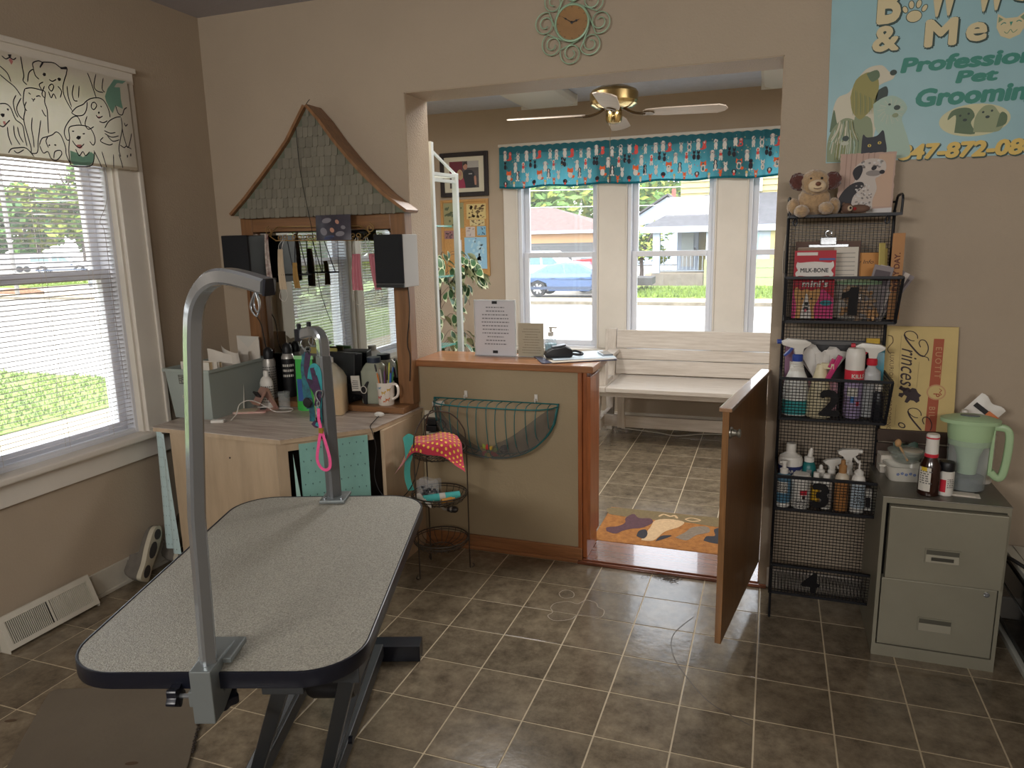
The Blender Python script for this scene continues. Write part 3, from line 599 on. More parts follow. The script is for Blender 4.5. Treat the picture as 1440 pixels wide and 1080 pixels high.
offset_strip(Lc, -1).build('rake_board', cedar, rf, world=True, weld=True); offset_strip(Rc, 1).build('rake_board', cedar, rf, world=True, weld=True)
shm = mat('grey_green_shingle', (116, 111, 98), .8, var=.08, scale=20, rnd=.13)
def edge(c, z):
    for (x0, z0), (x1, z1) in zip(c[:-1], c[1:]):
        if z1 <= z <= z0: return x0 + (x1 - x0) * (z - z0) / (z1 - z0)
    return c[0][0] if z > c[0][1] else c[-1][0]
rn = random.Random(11); RH = .0455; cache = {}
for r in range(11):
    z = 1.652 + r * RH; zt = min(z + RH + .004, 2.145); xl, xr = edge(Lc, zt - .008) + .004, edge(Rc, zt - .008) - .004
    if xr - xl < .014: continue
    x = xl; off = .0 if r % 2 else .013
    x = xl
    while x < xr - .004:
        w = rn.choice((.028, .034, .04)); w = min(w, xr - x) if xr - x - w > .012 else xr - x
        q = min(.007, w * .3); h = zt - z; dz = rn.uniform(-.0015, .0015)
        poly = [(.0007, h), (.0007, q), (q * .35, q * .25), (q, 0), (w - q, 0), (w - q * .35, q * .25), (w - .0007, q), (w - .0007, h)]
        M = MX(((1, 0, 0, x), (0, .0, -1, .6215), (0, 1, 0, z + dz), (0, 0, 0, 1))) @ MX.Rotation(R(-5), 4, 'X')
        MB(M).prism(poly, MX(), .0055).build('shingle', shm, rf, world=True); x += w
blackm = mat('black_plastic', (22, 22, 25), .45, var=.0); cable_m = mat('black_cable', (24, 22, 22), .6)
mb = MB(); mb.tube(bez([(-.742, .6, 2.06), (-.738, .6, 1.9), (-.725, .6, 1.78), (-.705, .6, 1.66), (-.69, .598, 1.56), (-.685, .62, 1.3), (-.66, .66, 1.13)], 6), .0016, 5)
tag(mb.build('thin_wire', cable_m), 'thin dark wire hanging down the face of the shingled gable', 'wire')
mb = MB(); mb.tube(bez([(-.69, .61, 2.15), (-.67, .6, 2.165), (-.655, .6, 2.178)], 4), .0016, 5); tag(mb.build('bent_nail', cable_m), 'little bent nail sticking up from the gable peak', 'nail')

# speakers on the stiles
for x0, x1, yf, z0, z1, lab in ((-.303, -.162, .50, 1.32, 1.556, 'black loudspeaker with pale side mounted right of the mirror'), (-1.15, -1.0, .50, 1.33, 1.57, 'black loudspeaker mounted left of the mirror')):
    s = thing('speaker', lab, 'speaker', ((x0 + x1) / 2, .58, z0))
    MB().box(x0, x1, yf + .012, FY - .001, z0, z1).build('cabinet', mat('pale_speaker_side', (176, 174, 170), .5) if 'pale' in lab else blackm, s, world=True, bev=.003)
    MB().box(x0 - .001, x1 + .001, yf, yf + .0115, z0 + .018, z1 + .001).build('grille', mat('black_speaker_cloth', (26, 27, 30), .9, bump=.4, bscale=300), s, world=True, bev=.004)
    MB().box(x0, x1, yf + .002, yf + .011, z0 - .0, z0 + .016).build('base_strip', blackm, s, world=True)
for pts, lab in (([(-.215, .64, 1.33), (-.215, .645, 1.2), (-.235, .645, 1.05), (-.225, .648, .98), (-.235, .65, .86)], 'black speaker cable running down the right stile of the mirror'), ([(-1.12, .645, 1.34), (-1.115, .64, 1.2), (-1.075, .645, 1.12), (-1.06, .65, 1.0), (-1.03, .65, .95)], 'dark speaker cable looping down the left stile of the mirror')):
    tag(MB().tube(bez(pts, 6), .0025, 6).build('speaker_cable', cable_m), lab, 'cable')

# scroll hook rail with the things hanging on it
br = mat('antique_brass_wire', (150, 120, 76), .4, metal=.6)
HY = .60
rail = thing('hook_rail', 'scrolled brass wire hook rail across the top of the mirror', 'rail', (-.66, HY, 1.57))
def spiral(cx, cz, r0, r1, a0, turns, y=HY, n=18):
    return [(cx + (r0 + (r1 - r0) * i / n) * cos(a0 + 2 * pi * turns * i / n), y, cz + (r0 + (r1 - r0) * i / n) * sin(a0 + 2 * pi * turns * i / n)) for i in range(n + 1)]
zt, zb, xl, xr = 1.607, 1.542, -.955, -.365
m_ = MB(); m_.tube(bez([(xl + .02, HY, zb + .02), (xl + .035, HY, zb + .045), (xl + .06, HY, zt - .003), (xl + .1, HY, zt), (xr - .1, HY, zt - .006), (xr - .06, HY, zt - .01), (xr - .03, HY, zb + .04), (xr - .012, HY, zb + .02)], 6), .003, 6); m_.build('top_bar', br, rail, world=True, smooth=60)
MB().tube([(xl + .045, HY, zb), (xr - .05, HY, zb - .008)], .003, 6).build('lower_bar', br, rail, world=True)
for x, s in ((xl, 1), (xr, -1)):
    MB().tube(spiral(x + .012 * s, zt - .018, .022, .006, pi / 2, 1.3 * s), .0027, 6).build('end_scroll', br, rail, world=True); MB().tube(bez([(x + .01 * s, HY, zt - .04), (x + .03 * s, HY, zb + .012), (x + .05 * s, HY, zb)], 5), .0027, 6).build('end_scroll', br, rail, world=True)
for k in range(6):
    x = xl + .09 + k * (xr - xl - .18) / 5
    for s in (-1, 1): MB().tube(spiral(x + s * .014, zb + .014, .0145, .005, -pi / 2, 1.15 * s), .0024, 5).build('hook_scroll', br, rail, world=True)
ph = MB().grid(lambda u, v: V((-.663 + .192 * u - .012 * u * v * 0, .592 - .018 * sin(pi * u) * (1 - v) - .006 * (1 - v), 1.537 + .118 * v)), 12, 6)
pr = thing('family_photo', 'dark curling photo print tucked behind the brass hook rail', 'photo', (-.57, .59, 1.54))
ph.build('print', mat('dark_photo_print', (66, 58, 70), .3, c2=(34, 34, 44), scale=9), pr, world=True, smooth=True, solid=1)
skin = mat('photo_skin_tone', (176, 128, 108), .5); gd = mat('photo_grey', (120, 116, 122), .5); cr_ = mat('photo_cream', (196, 182, 160), .5)
def pfn(u, v): return V((-.663 + .192 * u, .592 - .018 * sin(pi * u) * (1 - v) - .006 * (1 - v) - .0012, 1.537 + .118 * v))
k = MB()
for u, v, a, b, m in ((.63, .72, .05, .09, 0), (.5, .4, .06, .1, 0), (.8, .5, .06, .08, 1), (.33, .78, .14, .1, 1), (.25, .35, .1, .16, 1), (.72, .25, .12, .1, 1), (.42, .12, .16, .07, 2)): k.sheet(ell(u, v, a, b, 14, .3), pfn, m)
k.build('photo_figures', [skin, gd, mat('photo_blue', (52, 60, 92), .5)], pr, world=True)
pink = mat('dusty_pink_cloth', (186, 116, 126), .9, var=.06, sheen=.3); white_cord = mat('white_cord', (214, 208, 200), .7); cream = mat('cream_cloth', (204, 186, 160), .9, var=.06, sheen=.2); gold_c = mat('mustard_ribbon', (150, 116, 62), .8, var=.1)
def hanging(name, label, cat, x0, x1, z0, z1, y, m, lean=0, pinch=.0, fold=5, amp=.004, cord=None, below=None):
    t = thing(name, label, cat, ((x0 + x1) / 2, y, z0))
    fn = lambda u, v: V((x0 + (x1 - x0) * (.5 + (u - .5) * (1 - pinch * v)) + lean * (1 - v), y + amp * sin(2 * pi * fold * u) - .006 * sin(pi * v), z0 + (z1 - z0) * v))
    MB().grid(fn, 31, 10).build('cloth', m, t, world=True, smooth=True)
    if cord:
        for u in (.12, .88):
            p = fn(u, 1); MB().tube(bez([p, ((p.x * .6 + cord * .4) + (u - .5) * .01, y, (p.z + zb) / 2), (cord + (u - .5) * .012, HY, zb + .004)], 4), .0012, 5).build('ear_loop', white_cord, t, world=True)
    if below:
        p, q = fn(.1, 0), fn(.9, 0); MB().tube(bez([p, (p.x - .008, y, p.z - .04), ((p.x + q.x) / 2, y, p.z - below), (q.x + .004, y, q.z - .03), q], 5), .0012, 5).build('ear_loop', white_cord, t, world=True)
    return t
hanging('face_mask', 'wider dusty pink cloth face mask hanging on the hook rail', 'mask', -.476, -.418, 1.302, 1.472, .583, pink, -.004, .25, 3, .005, -.45, .07)
hanging('face_mask', 'narrow dusty pink face mask nearest the right loudspeaker', 'mask', -.384, -.348, 1.305, 1.472, .583, pink, .026, .1, 2, .005, -.4, .06)
hanging('cream_mask', 'cream pleated cloth mask with a small print at the left of the rail', 'mask', -.895, -.85, 1.305, 1.5, .583, cream, 0, .35, 3, .005, -.86, .06)
hanging('patterned_strap', 'pale strap with dark red print hanging leftmost on the rail', 'strap', -.965, -.93, 1.335, 1.575, .583, mat('dark_red_print', (206, 196, 184), .8, c2=(96, 50, 48), scale=30), 0, .4, 1, .003)
hanging('mustard_ribbon', 'mustard brown ribbon hung over the black perch bar', 'ribbon', -.806, -.77, 1.312, 1.435, .574, gold_c, .006, .3, 1, .003)
t = thing('perch_hanger', 'black bar hung on two black straps from the hook rail', 'hanger', (-.8, .585, 1.375))
MB().tube([(-.9, .585, 1.376), (-.705, .582, 1.378)], .0042, 8).build('bar', blackm, t, world=True)
for a, b in (((-.795, HY, zb), (-.8, .585, 1.38)), ((-.77, HY, zb), (-.725, .585, 1.38)), ((-.84, HY, zb), (-.805, .586, 1.38)), ((-.875, HY, zb), (-.89, .588, 1.31))): MB().bar(a, b, .005, .0016, up=(0, 1, 0)).build('strap', blackm, t, world=True)
t = thing('round_charm', 'round black and white charm hanging beside the right loudspeaker', 'charm', (-.335, .59, 1.45))
dm = lambda x, z, r, h: MB(MX.Translation((x, .59 - h, z)) @ MX.Rotation(pi / 2, 4, 'X')).lathe([(r * .95, 0), (r, .002), (r * .95, .004)], n=20)
dm(-.345, 1.455, .02, 0).build('disc', mat('charm_black', (30, 28, 30), .5), t, world=True); dm(-.338, 1.443, .015, .0045).build('inner_disc', mat('charm_white', (190, 184, 174), .5), t, world=True); dm(-.336, 1.44, .006, .0085).build('centre', MATS['charm_black'], t, world=True)

# things standing on the desk
def lath(name, label, cat, x, y, z, parts, n=22, sx=1, sy=1, rz=0, group=None):
    t = thing(name, label, cat, (x, y, z), rz, group)
    for nm, m, pr in parts: MB().lathe(pr, n=n, sx=sx, sy=sy).build(nm, m, t, smooth=True)
    return t
whitep = mat('white_plastic', (218, 214, 206), .35, sub=.1); silver_can = mat('silver_spray_can', (168, 164, 158), .35, metal=.4); ink = mat('printed_grey_text', (84, 82, 80), .6); label_w = mat('white_paper_label', (206, 202, 192), .6)
def wrap_text(t, r, zs, ang, width, m=ink, name='label_print', rows=None, seed=1, sy=1):
    """lines of small print round a bottle: bars of words"""
    rn = random.Random(seed); k = MB(); h = (zs[1] - zs[0]) / (rows or 6) * .45
    for i in range(rows or 6):
        z = zs[0] + (zs[1] - zs[0]) * (i + .5) / (rows or 6); a = ang - width / 2
        while a < ang + width / 2:
            w = rn.uniform(.1, .3)
            k.add([V((r * cos(a + w * q), r * sin(a + w * q) * sy, z + h * s)) for q, s in ((0, -.5), (.5, -.5), (1, -.5), (1, .5), (.5, .5), (0, .5))], [(0, 1, 4, 5), (1, 2, 3, 4)]); a += w + .1
    return k.build(name, m, t, kind='stuff')
CA = -1.05   # angle of the side that faces the room
t = lath('nozzle_bottle', 'small white nozzle bottle at the left end of the mirror ledge', 'bottle', -1.098, .62, DT + .03, [('body', whitep, [(.019, 0), (.021, .004), (.021, .085), (.012, .1), (.012, .104)]), ('nozzle', whitep, [(.012, .104), (.012, .112), (.004, .135), (.002, .15)])])
MB().lathe([(.0214, .03), (.0214, .07)], n=22).build('label_band', mat('pale_blue_label', (140, 170, 180), .5), t, smooth=True)
t = lath('spray_can', 'silver spray can with black dome cap on the mirror ledge', 'can', -1.02, .61, DT + .03, [('body', silver_can, [(.031, 0), (.033, .004), (.033, .185), (.028, .205)]), ('cap', blackm, [(.024, .205), (.025, .235), (.021, .252), (.01, .262), (0, .264)])]); wrap_text(t, .0335, (.02, .17), CA, 2.6, rows=12, seed=2)
t = lath('spray_can', 'black spray can with silver shoulder behind the silver can', 'can', -.945, .668, DT + .03, [('body', blackm, [(.033, 0), (.034, .004), (.034, .2)]), ('shoulder', silver_can, [(.034, .2), (.033, .21), (.024, .226)]), ('cap', blackm, [(.025, .226), (.026, .25), (.02, .27), (.009, .28), (0, .281)])]); wrap_text(t, .0345, (.1, .18), CA, 1.6, label_w, rows=3, seed=3)
t = lath('lotion_bottle', 'white lotion bottle with flip cap in front of the cans', 'bottle', -.965, .51, DT, [('body', whitep, [(.034, 0), (.036, .005), (.036, .13), (.03, .15), (.016, .163)]), ('cap', whitep, [(.015, .163), (.015, .185), (.011, .192), (0, .194)])], sy=.7); wrap_text(t, .0365, (.03, .12), CA, 2.2, rows=7, seed=4, sy=.7)
jar_g = mat('clear_thin_plastic', (200, 206, 204), .1, alpha=.28)
t = lath('clear_jar', 'little clear plastic jar behind the phone stand', 'jar', -.875, .52, DT, [('body', jar_g, [(.026, 0), (.028, .003), (.028, .07)]), ('lid', jar_g, [(.03, .07), (.03, .085), (0, .086)])])
rose = mat('rose_gold_metal', (206, 162, 148), .35, metal=.5)
t = thing('phone_stand', 'rose gold bent metal phone stand on the desk', 'stand', (-.945, .46, DT), R(-18))
k = MB(); pr = [(-.05, .0), (.055, .0), (.057, .004), (.012, .11), (.002, .118), (-.006, .112), (-.05, .048), (-.062, .06), (-.066, .056), (-.05, .036), (.0, .103), (.045, .008), (-.05, .005)]
k.prism(pr, MX(((0, 0, 1, -.028), (1, 0, 0, 0), (0, 1, 0, 0), (0, 0, 0, 1))), .056); k.build('bent_plate', rose, t, bev=.001)
MB(MX.Translation((0, -.034, .085)) @ MX.Rotation(R(35), 4, 'X')).box(-.02, .02, -.006, .002, -.024, .024).build('watch_face', mat('dark_screen', (50, 46, 48), .15), t, bev=.003)
grn = mat('bright_green_plastic', (64, 176, 76), .4)
t = thing('green_pack', 'bright green upright pack behind the hanging leads', 'pack', (-.745, .525, DT), R(10))
k = MB(); k.grid(lambda u, v: V(((u - .5) * .1 * (1 - .12 * v), -.024 * (1 - v) * (1 - (2 * u - 1) ** 2) - .001, v * .27)), 10, 8); k.grid(lambda u, v: V(((.5 - u) * .1 * (1 - .12 * v), .024 * (1 - v) * (1 - (2 * u - 1) ** 2), v * .27)), 10, 8); k.build('pouch', grn, t, smooth=True)
MB().box(-.03, .03, -.027, -.02, .05, .16).build('label_patch', mat('blue_patch', (52, 88, 150), .5), t); MB().box(-.05, .05, -.004, .004, .255, .272).build('seal', mat('pale_green_seal', (150, 210, 150), .5), t)
jugm = mat('frosted_jug_plastic', (214, 206, 184), .35, alpha=.42); amber = mat('amber_liquid', (210, 162, 84), .3)
t = thing('gallon_jug', 'frosted square gallon jug half full of amber liquid', 'jug', (-.585, .5, DT), R(20))
def rbox(mb, prof, n=5):   # rounded square lathe: (half width, corner radius, z)
    ring = [];
    for hw_, r, z in prof: ring.append([(x, y, z) for x, y in rrect(hw_ * 2, hw_ * 2, r, n)])
    m = len(ring[0]); vs = [p for q in ring for p in q]; fs = [(i * m + k, i * m + (k + 1) % m, (i + 1) * m + (k + 1) % m, (i + 1) * m + k) for i in range(len(ring) - 1) for k in range(m)]
    fs += [tuple(range(m))[::-1], tuple((len(ring) - 1) * m + k for k in range(m))]; return mb.add(vs, fs)
rbox(MB(), [(.066, .02, 0), (.07, .024, .005), (.07, .024, .17), (.06, .03, .2), (.032, .025, .24), (.02, .018, .25)]).build('body', jugm, t, smooth=True); rbox(MB(), [(.067, .02, .004), (.067, .022, .135)]).build('liquid', amber, t, smooth=True)
MB().lathe([(.022, .25), (.022, .272), (0, .273)]).build('cap', mat('white_cap', (210, 208, 200), .4), t, smooth=True)
jg2 = mat('pale_clear_jug', (206, 212, 190), .25, alpha=.45)
t = thing('gallon_jug', 'clear jug with a dark cap standing before the right pane of the mirror', 'jug', (-.43, .655, DT + .03), R(5))
rbox(MB(), [(.05, .02, 0), (.055, .02, .005), (.055, .02, .16), (.045, .025, .185), (.034, .02, .2)]).build('body', jg2, t, smooth=True); MB().lathe([(.034, .2), (.034, .226), (0, .227)]).build('cap', mat('navy_cap', (40, 50, 66), .4), t, smooth=True)
t = thing('small_monitor', 'black slanted screen box standing behind the amber jug', 'screen', (-.6, .64, DT + .03), R(-8))
MB(MX.Rotation(R(-6), 4, 'X')).box(-.085, .085, -.03, .03, .012, .245).build('casing', blackm, t, bev=.006); MB().box(-.06, .06, -.045, .045, 0, .02).build('foot', blackm, t, bev=.003)
t = thing('folder_rack', 'dark grey upright folders behind the bottles on the ledge', 'folders', (-.76, .67, DT + .03))
for i, (c, h) in enumerate((((92, 92, 90), .245), ((70, 72, 74), .215), ((160, 150, 84), .26))): MB(MX.Rotation(R(-4 + i * 3), 4, 'X')).box(-.11 + .03 * i, .07 + .02 * i, .012 * i - .012, .012 * i - .006, .003, h).build('folder', mat('folder_%s' % ('grey', 'dark', 'olive')[i], c, .7), t)
t = thing('dog_card_holder', 'black dog figure holding business cards on the ledge', 'holder', (-.497, .6, DT + .03), R(0))
dog = [(-.07, 0), (-.052, 0), (-.048, .028), (-.02, .05), (.03, .05), (.042, 0), (.06, 0), (.062, .06), (.06, .085), (.075, .125), (.066, .128), (.045, .1), (.02, .095), (-.03, .095), (-.055, .115), (-.068, .135), (-.088, .142), (-.094, .124), (-.108, .118), (-.106, .104), (-.088, .1), (-.08, .07), (-.072, .045)]
MB().prism([(x * .88, z * .9) for x, z in dog], MX(((1, 0, 0, 0), (0, 0, -1, .012), (0, 1, 0, 0), (0, 0, 0, 1))), .024).build('body', blackm, t, bev=.006, smooth=40, solid=1)
for s, y in ((-1, .02), (1, -.026)): MB().prism([(-.06, 0), (-.045, 0), (-.04, .05), (-.055, .05)], MX(((1, 0, 0, 0), (0, 0, -1, y), (0, 1, 0, 0), (0, 0, 0, 1))), .012).build('leg', blackm, t)
MB(MX.Translation((.004, -.02, .098)) @ MX.Rotation(R(-4), 4, 'Y')).box(-.024, .024, -.002, .002, -.03, .045).build('card', label_w, t)
k = MB()
for i in range(5): k.box(-.012 - .004 * (i % 2), .018, -.0235, -.0225, .08 + i * .009, .083 + i * .009)
k.build('card_print', ink, t)
k = MB(); k.tube([(.045 + .016 * cos(a), -.02, .075 + .018 * sin(a)) for a in [2 * pi * i / 16 for i in range(16)]], .0022, 6, closed=True); k.build('ring', mat('pale_ring', (196, 190, 180), .4), t)
mugm = mat('white_ceramic', (222, 214, 202), .25, coat=.5)
mug = thing('mug', 'white mug painted with colourful dogs, full of pens', 'mug', (-.352, .62, DT + .03), R(-8))
k = MB(); k.lathe([(.0, .0), (.037, .0), (.039, .004), (.044, .112), (.041, .112), (.036, .006), (0, .005)], n=28); k.build('cup', mugm, mug, smooth=True)
MB().tube(bez([(.041, 0, .1), (.062, 0, .104), (.075, 0, .082), (.068, 0, .048), (.038, 0, .028)], 6), .0062, 8).build('handle', mugm, mug, smooth=True)
k = MB(); rn = random.Random(4)
def cyl_fn(r0, r1, h): return lambda a, z: V(((r0 + (r1 - r0) * z / h + .0008) * cos(a), (r0 + (r1 - r0) * z / h + .0008) * sin(a), z))
dogp = [(-.5, 0), (-.36, 0), (-.34, .3), (.24, .3), (.26, 0), (.4, 0), (.42, .5), (.7, .62), (.72, .8), (.5, .95), (.34, .72), (-.4, .66), (-.62, .85), (-.6, .5)]
for i, (a, z, s) in enumerate([(-2.3, .07, .03), (-1.75, .03, .032), (-1.2, .055, .03), (-.75, .02, .03), (-1.65, .08, .022), (-2.6, .02, .028), (-.6, .07, .025), (-1.15, .015, .02)]): k.sheet([(a + x * s / .041 * .55, z + y * s * .75) for x, y in dogp], cyl_fn(.039, .044, .112), i % 4)
k.build('painted_dogs', [mat('glaze_blue', (112, 150, 176), .3), mat('glaze_red', (178, 56, 50), .3), mat('glaze_mustard', (196, 158, 60), .3), mat('glaze_orange', (196, 110, 60), .3)], mug, kind='stuff')
pens = [((60, 130, 70), 'green'), ((40, 90, 160), 'blue'), ((190, 190, 60), 'yellow'), ((110, 50, 120), 'purple'), ((170, 60, 50), 'red'), ((40, 40, 44), 'black'), ((200, 120, 60), 'orange'), ((180, 176, 168), 'white'), ((70, 46, 40), 'dark brown'), ((60, 110, 190), 'light blue')]
for i, (c, nm) in enumerate(pens):
    a = 2 * pi * i / len(pens) + .3; l_ = .15 + .02 * ((i * 7) % 3); tilt = .16
    t = thing('pen', nm + ' pen standing in the dog mug', 'pen', (-.352 + .017 * cos(a), .62 + .017 * sin(a), DT + .042), 0, 'pens in the dog mug')
    M = MX.Rotation(tilt, 4, V((-sin(a), cos(a), 0))); pm = mat('pen_' + nm.replace(' ', '_'), c, .4)
    MB(M).lathe([(.003, 0), (.0038, .01), (.0038, l_ * .8)], n=8).build('barrel', pm, t, smooth=True); MB(M).lathe([(.0042, l_ * .8), (.0042, l_ - .01), (.0028, l_)], n=8).build('cap', pm, t, smooth=True)
t = thing('earbud_case', 'small white earbud case on the desk edge', 'case', (-.32, .49, DT)); MB().ball((0, 0, .012), (.027, .013, .012), 16).build('shell', whitep, t, smooth=True); MB().lathe([(.0275, .0135), (.0275, .0142)], n=20, sy=.5).build('seam', mat('seam_grey', (120, 116, 110), .5), t)
mb = MB(); mb.tube(bez([(-.315, .475, DT + .006), (-.3, .42, DT + .004), (-.262, .31, DT + .004), (-.238, .285, DT - .02), (-.225, .285, .62), (-.235, .275, .5), (-.19, .26, .42), (-.12, .29, .4), (-.1, .4, .46), (-.15, .6, .6), (-.19, .7, .68)], 8), .0022, 6); tag(mb.build('charging_cable', cable_m), 'black charging cable hanging over the desk edge to the outlet', 'cable')
pinkm = mat('pink_marble_case', (206, 150, 142), .5, c2=(216, 196, 180), scale=18)
t = thing('phone_case', 'pink and cream marbled phone case lying flat on the desk', 'case', (-1.0, .42, DT), R(24)); MB().prism(rrect(.16, .085, .012), MX.Translation((0, 0, 0)), .008).build('shell', pinkm, t, bev=.002); MB().prism(rrect(.03, .03, .008, cx=.055, cy=.018), MX.Translation((0, 0, .0082)), .002).build('camera_hole', mat('dark_hole', (40, 36, 36), .4), t); MB().prism(rrect(.1, .07, .008, cx=-.02), MX.Translation((0, 0, .0082)), .001).build('cream_panel', mat('cream_case_panel', (214, 198, 170), .5), t)
t = thing('charger_plug', 'white flat charger block at the front left of the desk', 'charger', (-1.005, .195, DT), R(22)); MB().box(-.03, .03, -.016, .016, 0, .014).build('block', whitep, t, bev=.004); MB().box(.03, .036, -.006, .006, .004, .01).build('port', MATS['seam_grey'], t)
mb = MB(); mb.tube(bez([(-.965, .235, DT + .004), (-.985, .3, DT + .02), (-.985, .33, DT + .06), (-.95, .37, DT + .07), (-.9, .41, DT + .035), (-.86, .43, DT + .006), (-.8, .47, DT + .004), (-.84, .52, DT + .004), (-.93, .5, DT + .004), (-1.0, .47, DT + .012)], 8), .0022, 6); tag(mb.build('white_cable', white_cord), 'white charging cable looping up over the pink phone case', 'cable')

# grey file bin with papers
binm = mat('grey_green_bin_plastic', (150, 158, 152), .5); bind = mat('grey_bin_inside', (110, 112, 108), .6)
t = thing('file_bin', 'grey plastic file bin on the window end of the desk', 'bin', (-1.15, .42, DT))
bx0, bx1, by0, by1, h = -1.285, -1.06, .225, .64, .24
k = MB(); tp = .03
def quad(mb, a, b, z0, z1, t_): pass
def tray(mb, x0, x1, y0, y1, z0, z1, fl, th):
    o0 = [(x0, y0), (x1, y0), (x1, y1), (x0, y1)]; o1 = [(x0 - fl, y0 - fl), (x1 + fl, y0 - fl), (x1 + fl, y1 + fl), (x0 - fl, y1 + fl)]
    i1 = [(x0 - fl + th, y0 - fl + th), (x1 + fl - th, y0 - fl + th), (x1 + fl - th, y1 + fl - th), (x0 - fl + th, y1 + fl - th)]; i0 = [(x0 + th, y0 + th), (x1 - th, y0 + th), (x1 - th, y1 - th), (x0 + th, y1 - th)]
    vs = [(*p, z0) for p in o0] + [(*p, z1) for p in o1] + [(*p, z1) for p in i1] + [(*p, z0 + th) for p in i0]
    fs = [(3, 2, 1, 0)] + [(i * 4 + j, i * 4 + (j + 1) % 4, (i + 1) * 4 + (j + 1) % 4, (i + 1) * 4 + j) for i in range(3) for j in range(4)] + [(12, 13, 14, 15)]
    return mb.add(vs, fs)
tray(k, bx0, bx1, by0, by1, DT, DT + h, .018, .004).build('body', binm, t, world=True, bev=.002)
k = MB(); z = DT + h
k.box(bx0 - .026, bx1 + .026, by0 - .026, by0 - .018, z - .012, z + .003); k.box(bx0 - .026, bx1 + .026, by1 + .018, by1 + .026, z - .012, z + .003); k.box(bx0 - .026, bx0 - .018, by0 - .018, by1 + .018, z - .012, z + .003); k.box(bx1 + .018, bx1 + .026, by0 - .018, by1 + .018, z - .012, z + .003)
k.build('rim', binm, t, world=True, bev=.002)
fn = lambda u, v: V((-1.225 + u, by0 - .0015 - .018 * (v + .1) / .24, DT + .1 + v))
k = MB(); k.sheet([(0, .07), (.042, .07), (.042, .115), (0, .115)], fn); k.build('sticker', mat('dark_printed_sticker', (84, 86, 80), .6), t, world=True)
fn2 = lambda u, v: fn(u, v) + V((0, -.0006, 0)); k = MB()
for a, b, c, d in ((.004, .075, .014, .085), (.02, .078, .03, .09), (.006, .09, .018, .094), (.024, .096, .038, .1), (.004, .1, .02, .104), (.008, .108, .034, .111)): k.sheet([(a, b), (c, b), (c, d), (a, d)], fn2)
k.build('sticker_print', mat('sticker_pale', (140, 140, 130), .6), t, world=True)
k = MB(); k.sheet([(.008, .0), (.06, .0), (.06, .015), (.008, .015)], fn); k.build('name_sticker', label_w, t, world=True); k = MB()
for i in range(5): k.sheet([(.012 + i * .009, .004), (.018 + i * .009, .004), (.018 + i * .009, .011), (.012 + i * .009, .011)], fn2)
k.build('name_print', ink, t, world=True)
paper = mat('white_paper', (214, 206, 194), .7, var=.03); aged = mat('aged_page_edges', (206, 182, 146), .7, var=.08, scale=20, stretch=(1, 1, .1))
for i, (x, y, w, d, hh, lab, m) in enumerate([(-1.165, .27, .16, .022, .262, 'worn cream notebook, front one in the grey bin', aged), (-1.16, .3, .19, .012, .26, 'white notebook behind the worn one in the grey bin', paper), (-1.17, .325, .2, .018, .255, 'third notebook from the front in the grey bin', aged)]):
    b = thing('notebook', lab, 'notebook', (x, y, DT + .006), R(2 - i * 3)); MB().box(-w / 2, w / 2, -d / 2, d / 2, 0, hh).build('pages', m, b, bev=.001); MB().box(-w / 2 - .002, w / 2 + .001, -d / 2 - .002, -d / 2 - .0005, 0, hh + .002).box(-w / 2 - .002, w / 2 + .001, d / 2 + .0005, d / 2 + .002, 0, hh + .002).build('cover', paper, b, kind='stuff')
b = thing('envelope', 'white envelope standing tall at the back of the grey bin', 'envelope', (-1.13, .6, DT + .02), R(-6)); MB().box(-.075, .075, -.002, .002, 0, .33).build('sheet', paper, b); k = MB(); k.add([(-.075, -.003, .33), (.075, -.003, .33), (0, -.004, .27)], [(0, 2, 1)]); k.build('flap', label_w, b)
for i, (x, y, rz, rx, hh) in enumerate([(-1.15, .42, 20, 12, .3), (-1.12, .47, -24, -8, .32), (-1.17, .53, 10, 10, .29)]):
    b = thing('loose_paper', ['crumpled white paper', 'tilted white paper', 'curled white paper'][i] + ' in the grey bin, ' + ['just behind the notebooks', 'at the middle', 'before the tall envelope'][i], 'paper', (x, y, DT + .01), R(rz)); MB().grid(lambda u, v: V(((u - .5) * .15, .012 * sin(5 * u + 3 * v + i) + math.tan(R(rx)) * .1 * v, v * hh * (.93 + .07 * cos(3 * u + i)))), 10, 10).build('sheet', paper, b, smooth=True)
b = thing('brush', 'navy brush lying on the papers in the grey bin', 'brush', (-1.095, .43, DT + .205), R(65)); MB().lathe([(.0, -.09), (.012, -.085), (.014, 0), (.02, .03), (.02, .075), (.0, .085)], n=12, M=MX.Rotation(pi / 2, 4, 'Y'), sx=1).build('handle', mat('navy_plastic', (44, 48, 62), .5), b, smooth=True); MB().box(.03, .075, -.014, .014, .014, .03).build('bristles', blackm, b)
